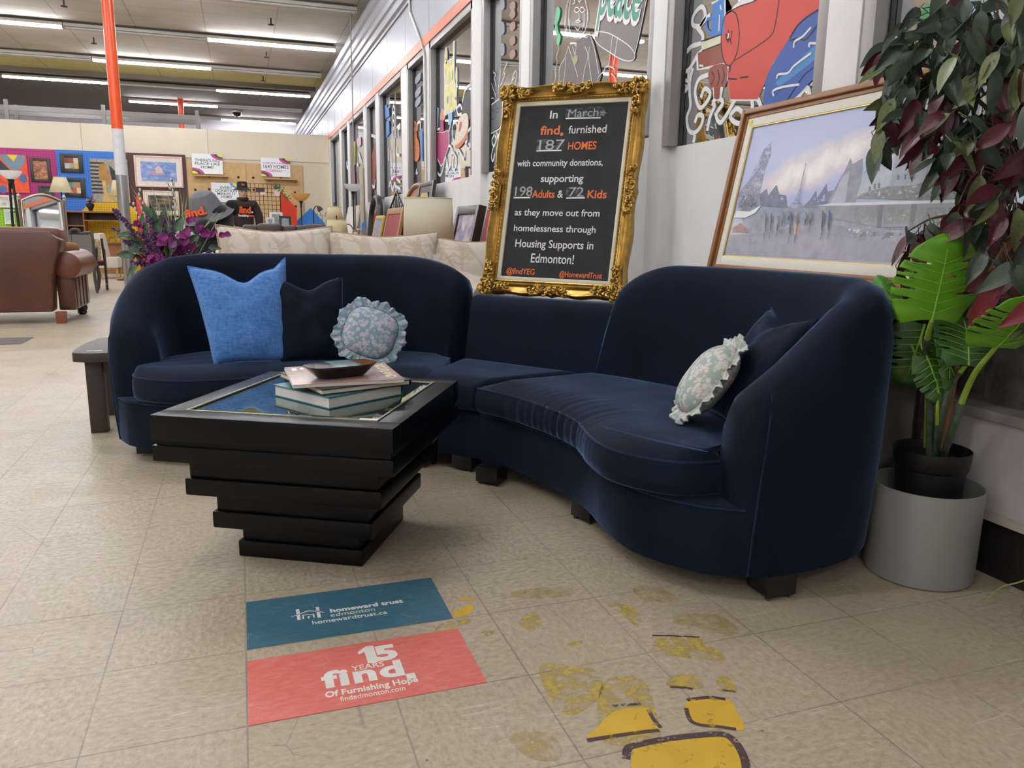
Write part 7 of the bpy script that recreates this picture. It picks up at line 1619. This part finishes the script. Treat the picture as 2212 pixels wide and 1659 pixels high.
# lamp and long-haired figure window
poly, line, text = wfn(WIN[2])
def s3(L_): return [(1160+x/4.762, y/4.762) for x, y in L_]
poly(s3([(652, -30), (592, 350), (640, 325), (740, 340), (850, 400), (950, 470), (1010, 550), (1060, 350), (1135, -30)]), TAN, smooth=False); poly(s3([(592, 352), (640, 327), (740, 342), (850, 402), (950, 472), (1008, 552), (1000, 610), (940, 628), (850, 600), (740, 530), (650, 470), (600, 410)]), TAN, k=3)
poly(s3([(330, 480), (240, 700), (225, 870), (640, 870), (610, 520), (545, 360), (450, 400), (400, 430)]), M('dim_figure_paint', '#6d6462', .6, .1), k=3)
wl = .006
for pts in ([(652, -20), (592, 350)], [(592, 352), (640, 327), (740, 342), (850, 402), (950, 472), (1008, 552), (1000, 610), (940, 628), (850, 600), (740, 530), (650, 470), (600, 410), (592, 352)], [(1010, 560), (1060, 350), (1135, -20)], [(780, 370), (740, 690)], [(835, 380), (785, 690)], [(330, -10), (302, 100), (288, 250), (312, 380)], [(350, 0), (332, 120), (330, 250), (368, 370), (425, 385)], [(500, 0), (525, 150), (505, 300), (460, 360), (425, 385)], [(520, 110), (525, 200), (498, 320)], [(310, 130), (298, 230), (322, 350)], [(345, 200), (338, 300), (350, 360)], [(490, 120), (488, 230), (470, 310)], [(385, -5), (395, 25), (372, 40)], [(430, -5), (440, 20), (460, 0)], [(432, 130), (442, 185), (425, 200)], [(398, 218), (425, 208), (452, 218), (425, 232), (398, 218)], [(395, 280), (425, 310), (450, 275)], [(330, 470), (290, 600), (240, 690), (230, 860)], [(330, 480), (380, 640), (425, 790)], [(300, 600), (290, 760), (275, 860)], [(410, 470), (400, 560)], [(370, 480), (400, 580)], [(440, 395), (480, 380), (520, 385), (545, 350), (600, 520), (640, 760)], [(500, 480), (530, 570), (500, 700), (470, 860)], [(545, 480), (540, 620), (570, 850)], [(630, 850), (640, 790), (690, 735), (720, 685), (790, 700), (800, 750)], [(770, 760), (800, 790), (815, 840)], [(222, 470), (226, 520), (206, 580), (214, 640), (192, 720), (196, 790), (178, 870)]): line(s3(pts), wl, WP)
for cx in (415, 470): line(s3([(cx+24*math.cos(k*PI/4), 102+26*math.sin(k*PI/4)) for k in range(8)]), .006, WP, closed=True)
line(s3([(395, 470), (415, 450), (380, 445), (345, 450)]), .012, WP); poly(s3([(380, 590), (420, 570), (420, 640), (388, 660)]), M('dull_gold_paint', '#a89a5a', .5))
text('peace', s3([(640, 60)])[0], s3([(1075, 120)])[0], .3, WP, .020, .34); text('peace', s3([(650, 52)])[0], s3([(1065, 112)])[0], .3, GNW, .004, .29)
poly(s3([(205, 90), (225, 70), (246, 110), (232, 200), (215, 250), (228, 330), (250, 370), (235, 450), (220, 465), (205, 430), (212, 380), (192, 300), (195, 180)]), GLT, k=3)
# boombox window
poly, line, text = wfn(WIN[3])
def s8(L_): return [(1020+x/4.15, y/4.15) for x, y in L_]
poly(s8([(160, 950), (330, 830), (330, 1070), (170, 1200)]), GRW, smooth=False)
for pts in ([(160, 950), (330, 830)], [(160, 950), (170, 1200), (330, 1070)], [(215, 870), (175, 735)], [(235, 850), (258, 615)], [(195, 645), (215, 672), (202, 695), (218, 765)], [(322, 550), (285, 650), (300, 662), (253, 780)], [(350, 780), (368, 690), (397, 628), (400, 690), (380, 780)], [(365, 720), (385, 690)], [(142, 780), (160, 830), (150, 850), (180, 850), (165, 880), (195, 880)], [(430, 745), (440, 760)]): line(s8(pts), .010, WP, k=2)
for pts in ([(120, 1000), (152, 1030), (130, 1100), (128, 1180), (138, 1300), (148, 1365), (165, 1240), (150, 1180)], [(205, 1205), (182, 1260), (200, 1310), (222, 1250), (210, 1215)], [(195, 1320), (178, 1400), (190, 1445), (210, 1380)], [(225, 1180), (235, 1240), (245, 1200)]): line(s8(pts), .022, WP)
for x, y, r in ((192, 1030, 30), (270, 930, 28), (232, 990, 16)): line(s8([(x+r*.7*math.cos(k*PI/4), y+r*1.4*math.sin(k*PI/4)) for k in range(8)]), .008, M('dark_line_paint', '#3c3d44', .6), closed=True)
for y in (60, 130, 240, 370, 490): poly(s8([(350, y-30), (385, y-45), (392, y+10), (360, y+40), (340, y+10)]), M('faint_orange_paint', '#a07f70', .6, .1))
for y in (30, 250, 440): poly(s8([(255, y-40), (290, y-45), (295, y+40), (262, y+55)]), M('faint_white_paint', '#9a9ca6', .6, .1))
# wide window with yellow words
poly, line, text = wfn(WIN[4])
def s7(L_): return [(860+x/4.365, 40+y/4.365) for x, y in L_]
text('find', s7([(440, 520)])[0], s7([(540, 450)])[0], .3, WP, .020, .50); text('find', s7([(445, 517)])[0], s7([(535, 455)])[0], .3, YLW, .008, .46)
text('home?', s7([(440, 730)])[0], s7([(565, 655)])[0], .3, WP, .020, .42); text('home?', s7([(446, 727)])[0], s7([(558, 660)])[0], .3, YLW, .008, .38)
for pts in ([(330, 1120), (355, 1190), (352, 1290)], [(358, 1320), (365, 1420), (402, 1480), (432, 1400), (452, 1300), (470, 1420), (492, 1390), (500, 1290), (525, 1265), (548, 1310), (540, 1420), (515, 1400), (520, 1300)], [(545, 1190), (518, 1110), (525, 1000), (552, 985), (562, 1040)], [(605, 900), (570, 905), (560, 850), (590, 815), (608, 860)], [(610, 800), (640, 670), (692, 622)], [(690, 1030), (660, 1080), (655, 1150), (638, 1180), (668, 1230), (690, 1190)], [(560, 1280), (572, 1235), (600, 1280), (622, 1330), (630, 1250)], [(365, 1090), (370, 1050), (400, 1040)], [(485, 1060), (500, 1000), (495, 960)], [(340, 1540), (345, 1480)], [(480, 1200), (505, 1210), (510, 1260)]): line(s7(pts), .028, WP)
poly(s7([(348, 865), (380, 835), (388, 850), (384, 1020), (352, 1030)]), WP, smooth=False); poly(s7([(352, 868), (378, 845), (384, 855), (380, 1008), (356, 1018)]), SKY, smooth=False); poly(s7([(478, 852), (514, 832), (516, 950), (500, 1010), (478, 1000)]), SKY, smooth=False); poly(s7([(424, 862), (466, 842), (466, 900), (438, 912)]), SKY, smooth=False)
poly(s7([(402, 950), (410, 860), (425, 850), (435, 890), (458, 870), (450, 930), (434, 960)]), SKN); poly(s7([(398, 1085), (405, 975), (432, 948), (438, 1075)]), MGW, smooth=False); poly(s7([(362, 1100), (390, 1068), (425, 1075), (460, 1055), (488, 1075), (486, 1200), (452, 1300), (420, 1395), (395, 1370), (366, 1280)]), WP, k=3); poly(s7([(367, 1105), (392, 1074), (425, 1082), (460, 1063), (484, 1080), (481, 1200), (449, 1295), (419, 1380), (398, 1360), (370, 1275)]), MGW, k=3)
poly(s7([(540, 1180), (575, 960), (640, 890), (668, 940), (668, 1050), (640, 1150), (570, 1230)]), CKO, k=3); poly(s7([(540, 1165), (575, 955), (640, 890), (668, 930), (664, 1030), (620, 1130), (560, 1190)]), DON, k=3); poly(s7([(578, 1050), (590, 980), (608, 980), (604, 1030), (585, 1068)]), M('cherry_window_paint', '#b23a34', .5))
poly(s7([(610, 880), (640, 720), (692, 680), (692, 860), (680, 960), (660, 890)]), M('dark_record_paint', '#34333a', .6), k=3)
for x, y in ((615, 945), (640, 970), (620, 1050), (590, 1100), (570, 1120), (648, 1000)): poly(s7([(x-6, y), (x+2, y-14), (x+8, y+2), (x, y+12)]), WP)
# narrow window with the cookie
poly, line, text = wfn(WIN[5])
for pts in ([(140, 1110), (122, 1160), (130, 1280), (120, 1390), (140, 1420), (150, 1350), (165, 1320)], [(185, 1060), (190, 990), (215, 980), (215, 1050)], [(150, 1440), (148, 1500), (160, 1480), (155, 1430)], [(180, 1420), (175, 1460), (190, 1450)]): line(s7(pts), .032, WP)
poly(s7([(152, 1130), (143, 1030), (160, 965), (180, 990), (182, 1110), (205, 1180), (206, 1300), (178, 1352), (150, 1310), (142, 1210)]), CKO, k=3); line(s7([(158, 1100), (155, 1030), (168, 1010), (172, 1100)]), .03, BRN)
for x, y in ((165, 1180), (190, 1200), (170, 1240), (195, 1270), (180, 1300), (160, 1280)): poly(s7([(x-4, y), (x, y-9), (x+4, y), (x, y+9)]), BRN)
poly(s7([(212, 1070), (236, 1050), (236, 1340), (220, 1352)]), M('bright_blue_window_paint', '#4a86c8', .5), smooth=False)
for y in (560, 690, 780): poly(s7([(170, y), (215, y-50), (215, y+10), (172, y+60)]), M('faint_white_paint', '#9a9ca6', .6))
# farther windows
poly, line, text = wfn(WIN[6])
def s5(L_): return [(700+x/6.38, 160+y/6.38) for x, y in L_]
poly(s5([(845, 430), (870, 420), (880, 470), (900, 440), (910, 580), (880, 600), (850, 620)]), M('bright_blue_window_paint', '#4a86c8', .5), smooth=False); poly(s5([(862, 660), (905, 640), (912, 820), (885, 850), (862, 880)]), M('bright_blue_window_paint', '#4a86c8', .5), smooth=False)
for pts in ([(950, 880), (950, 560), (968, 435), (985, 560), (990, 880)], [(950, 560), (968, 530), (985, 560)], [(960, 620), (975, 700), (962, 780)], [(1010, 740), (1060, 690)], [(1030, 860), (1030, 760), (1060, 740)], [(905, 1560), (925, 1480), (950, 1600), (985, 1500), (1000, 1620)], [(920, 1050), (930, 1250), (925, 1400)], [(1005, 1000), (1005, 1100), (1050, 1120)], [(1005, 1440), (1060, 1490)], [(990, 1540), (1060, 1580)], [(900, 1010), (898, 1200)]): line(s5(pts), .04, WP)
poly, line, text = wfn(WIN[7])
poly(s5([(660, 1150), (680, 1060), (715, 940), (722, 1250), (712, 1500), (690, 1600), (660, 1520)]), BRN, k=3)
line(s5([(640, 850), (680, 850), (720, 870)]), .05, WP); line(s5([(650, 1400), (655, 1500), (700, 1560), (715, 1450)]), .05, WP)
poly, line, text = wfn(WIN[8])
poly(s5([(415, 930), (438, 925), (438, 1250), (418, 1260)]), YLW, smooth=False); poly(s5([(460, 900), (510, 870), (515, 980), (470, 1000)]), M('pale_pink_window_paint', '#d9a9bd', .5)); poly(s5([(415, 1360), (435, 1350), (440, 1500), (418, 1500)]), RD, smooth=False)
for pts in ([(480, 1080), (500, 1140), (520, 1220)], [(460, 1240), (480, 1260)], [(500, 1120), (515, 1200)]): line(s5(pts), .06, WP)
poly, line, text = wfn(WIN[9])
line(s5([(325, 1220), (318, 1250), (330, 1290), (345, 1260)]), .09, WP)
# pale pot painted on the near window, seen between fig leaves
poly, line, text = wfn(WIN[0])
poly([(1905, 120), (1935, 140), (1990, 150), (2060, 130), (2060, 240), (1910, 250), (1905, 190)], M('pale_grey_window_paint', '#c9cad0', .6, .05), smooth=False); poly([(1990, 60), (2005, 10), (2025, 20), (2030, 55), (2010, 62)], M('leaf_green_window_paint', '#3f9a5c', .5)); line([(1915, -10), (1930, 20), (1918, 50), (1925, 66)], .012, WP); line([(1938, -10), (1928, 25)], .012, WP)
poly([(2070, 20), (2110, 0), (2110, 40), (2080, 45)], SKY); line([(1990, 65), (2030, 40), (2060, 30)], .03, WP)
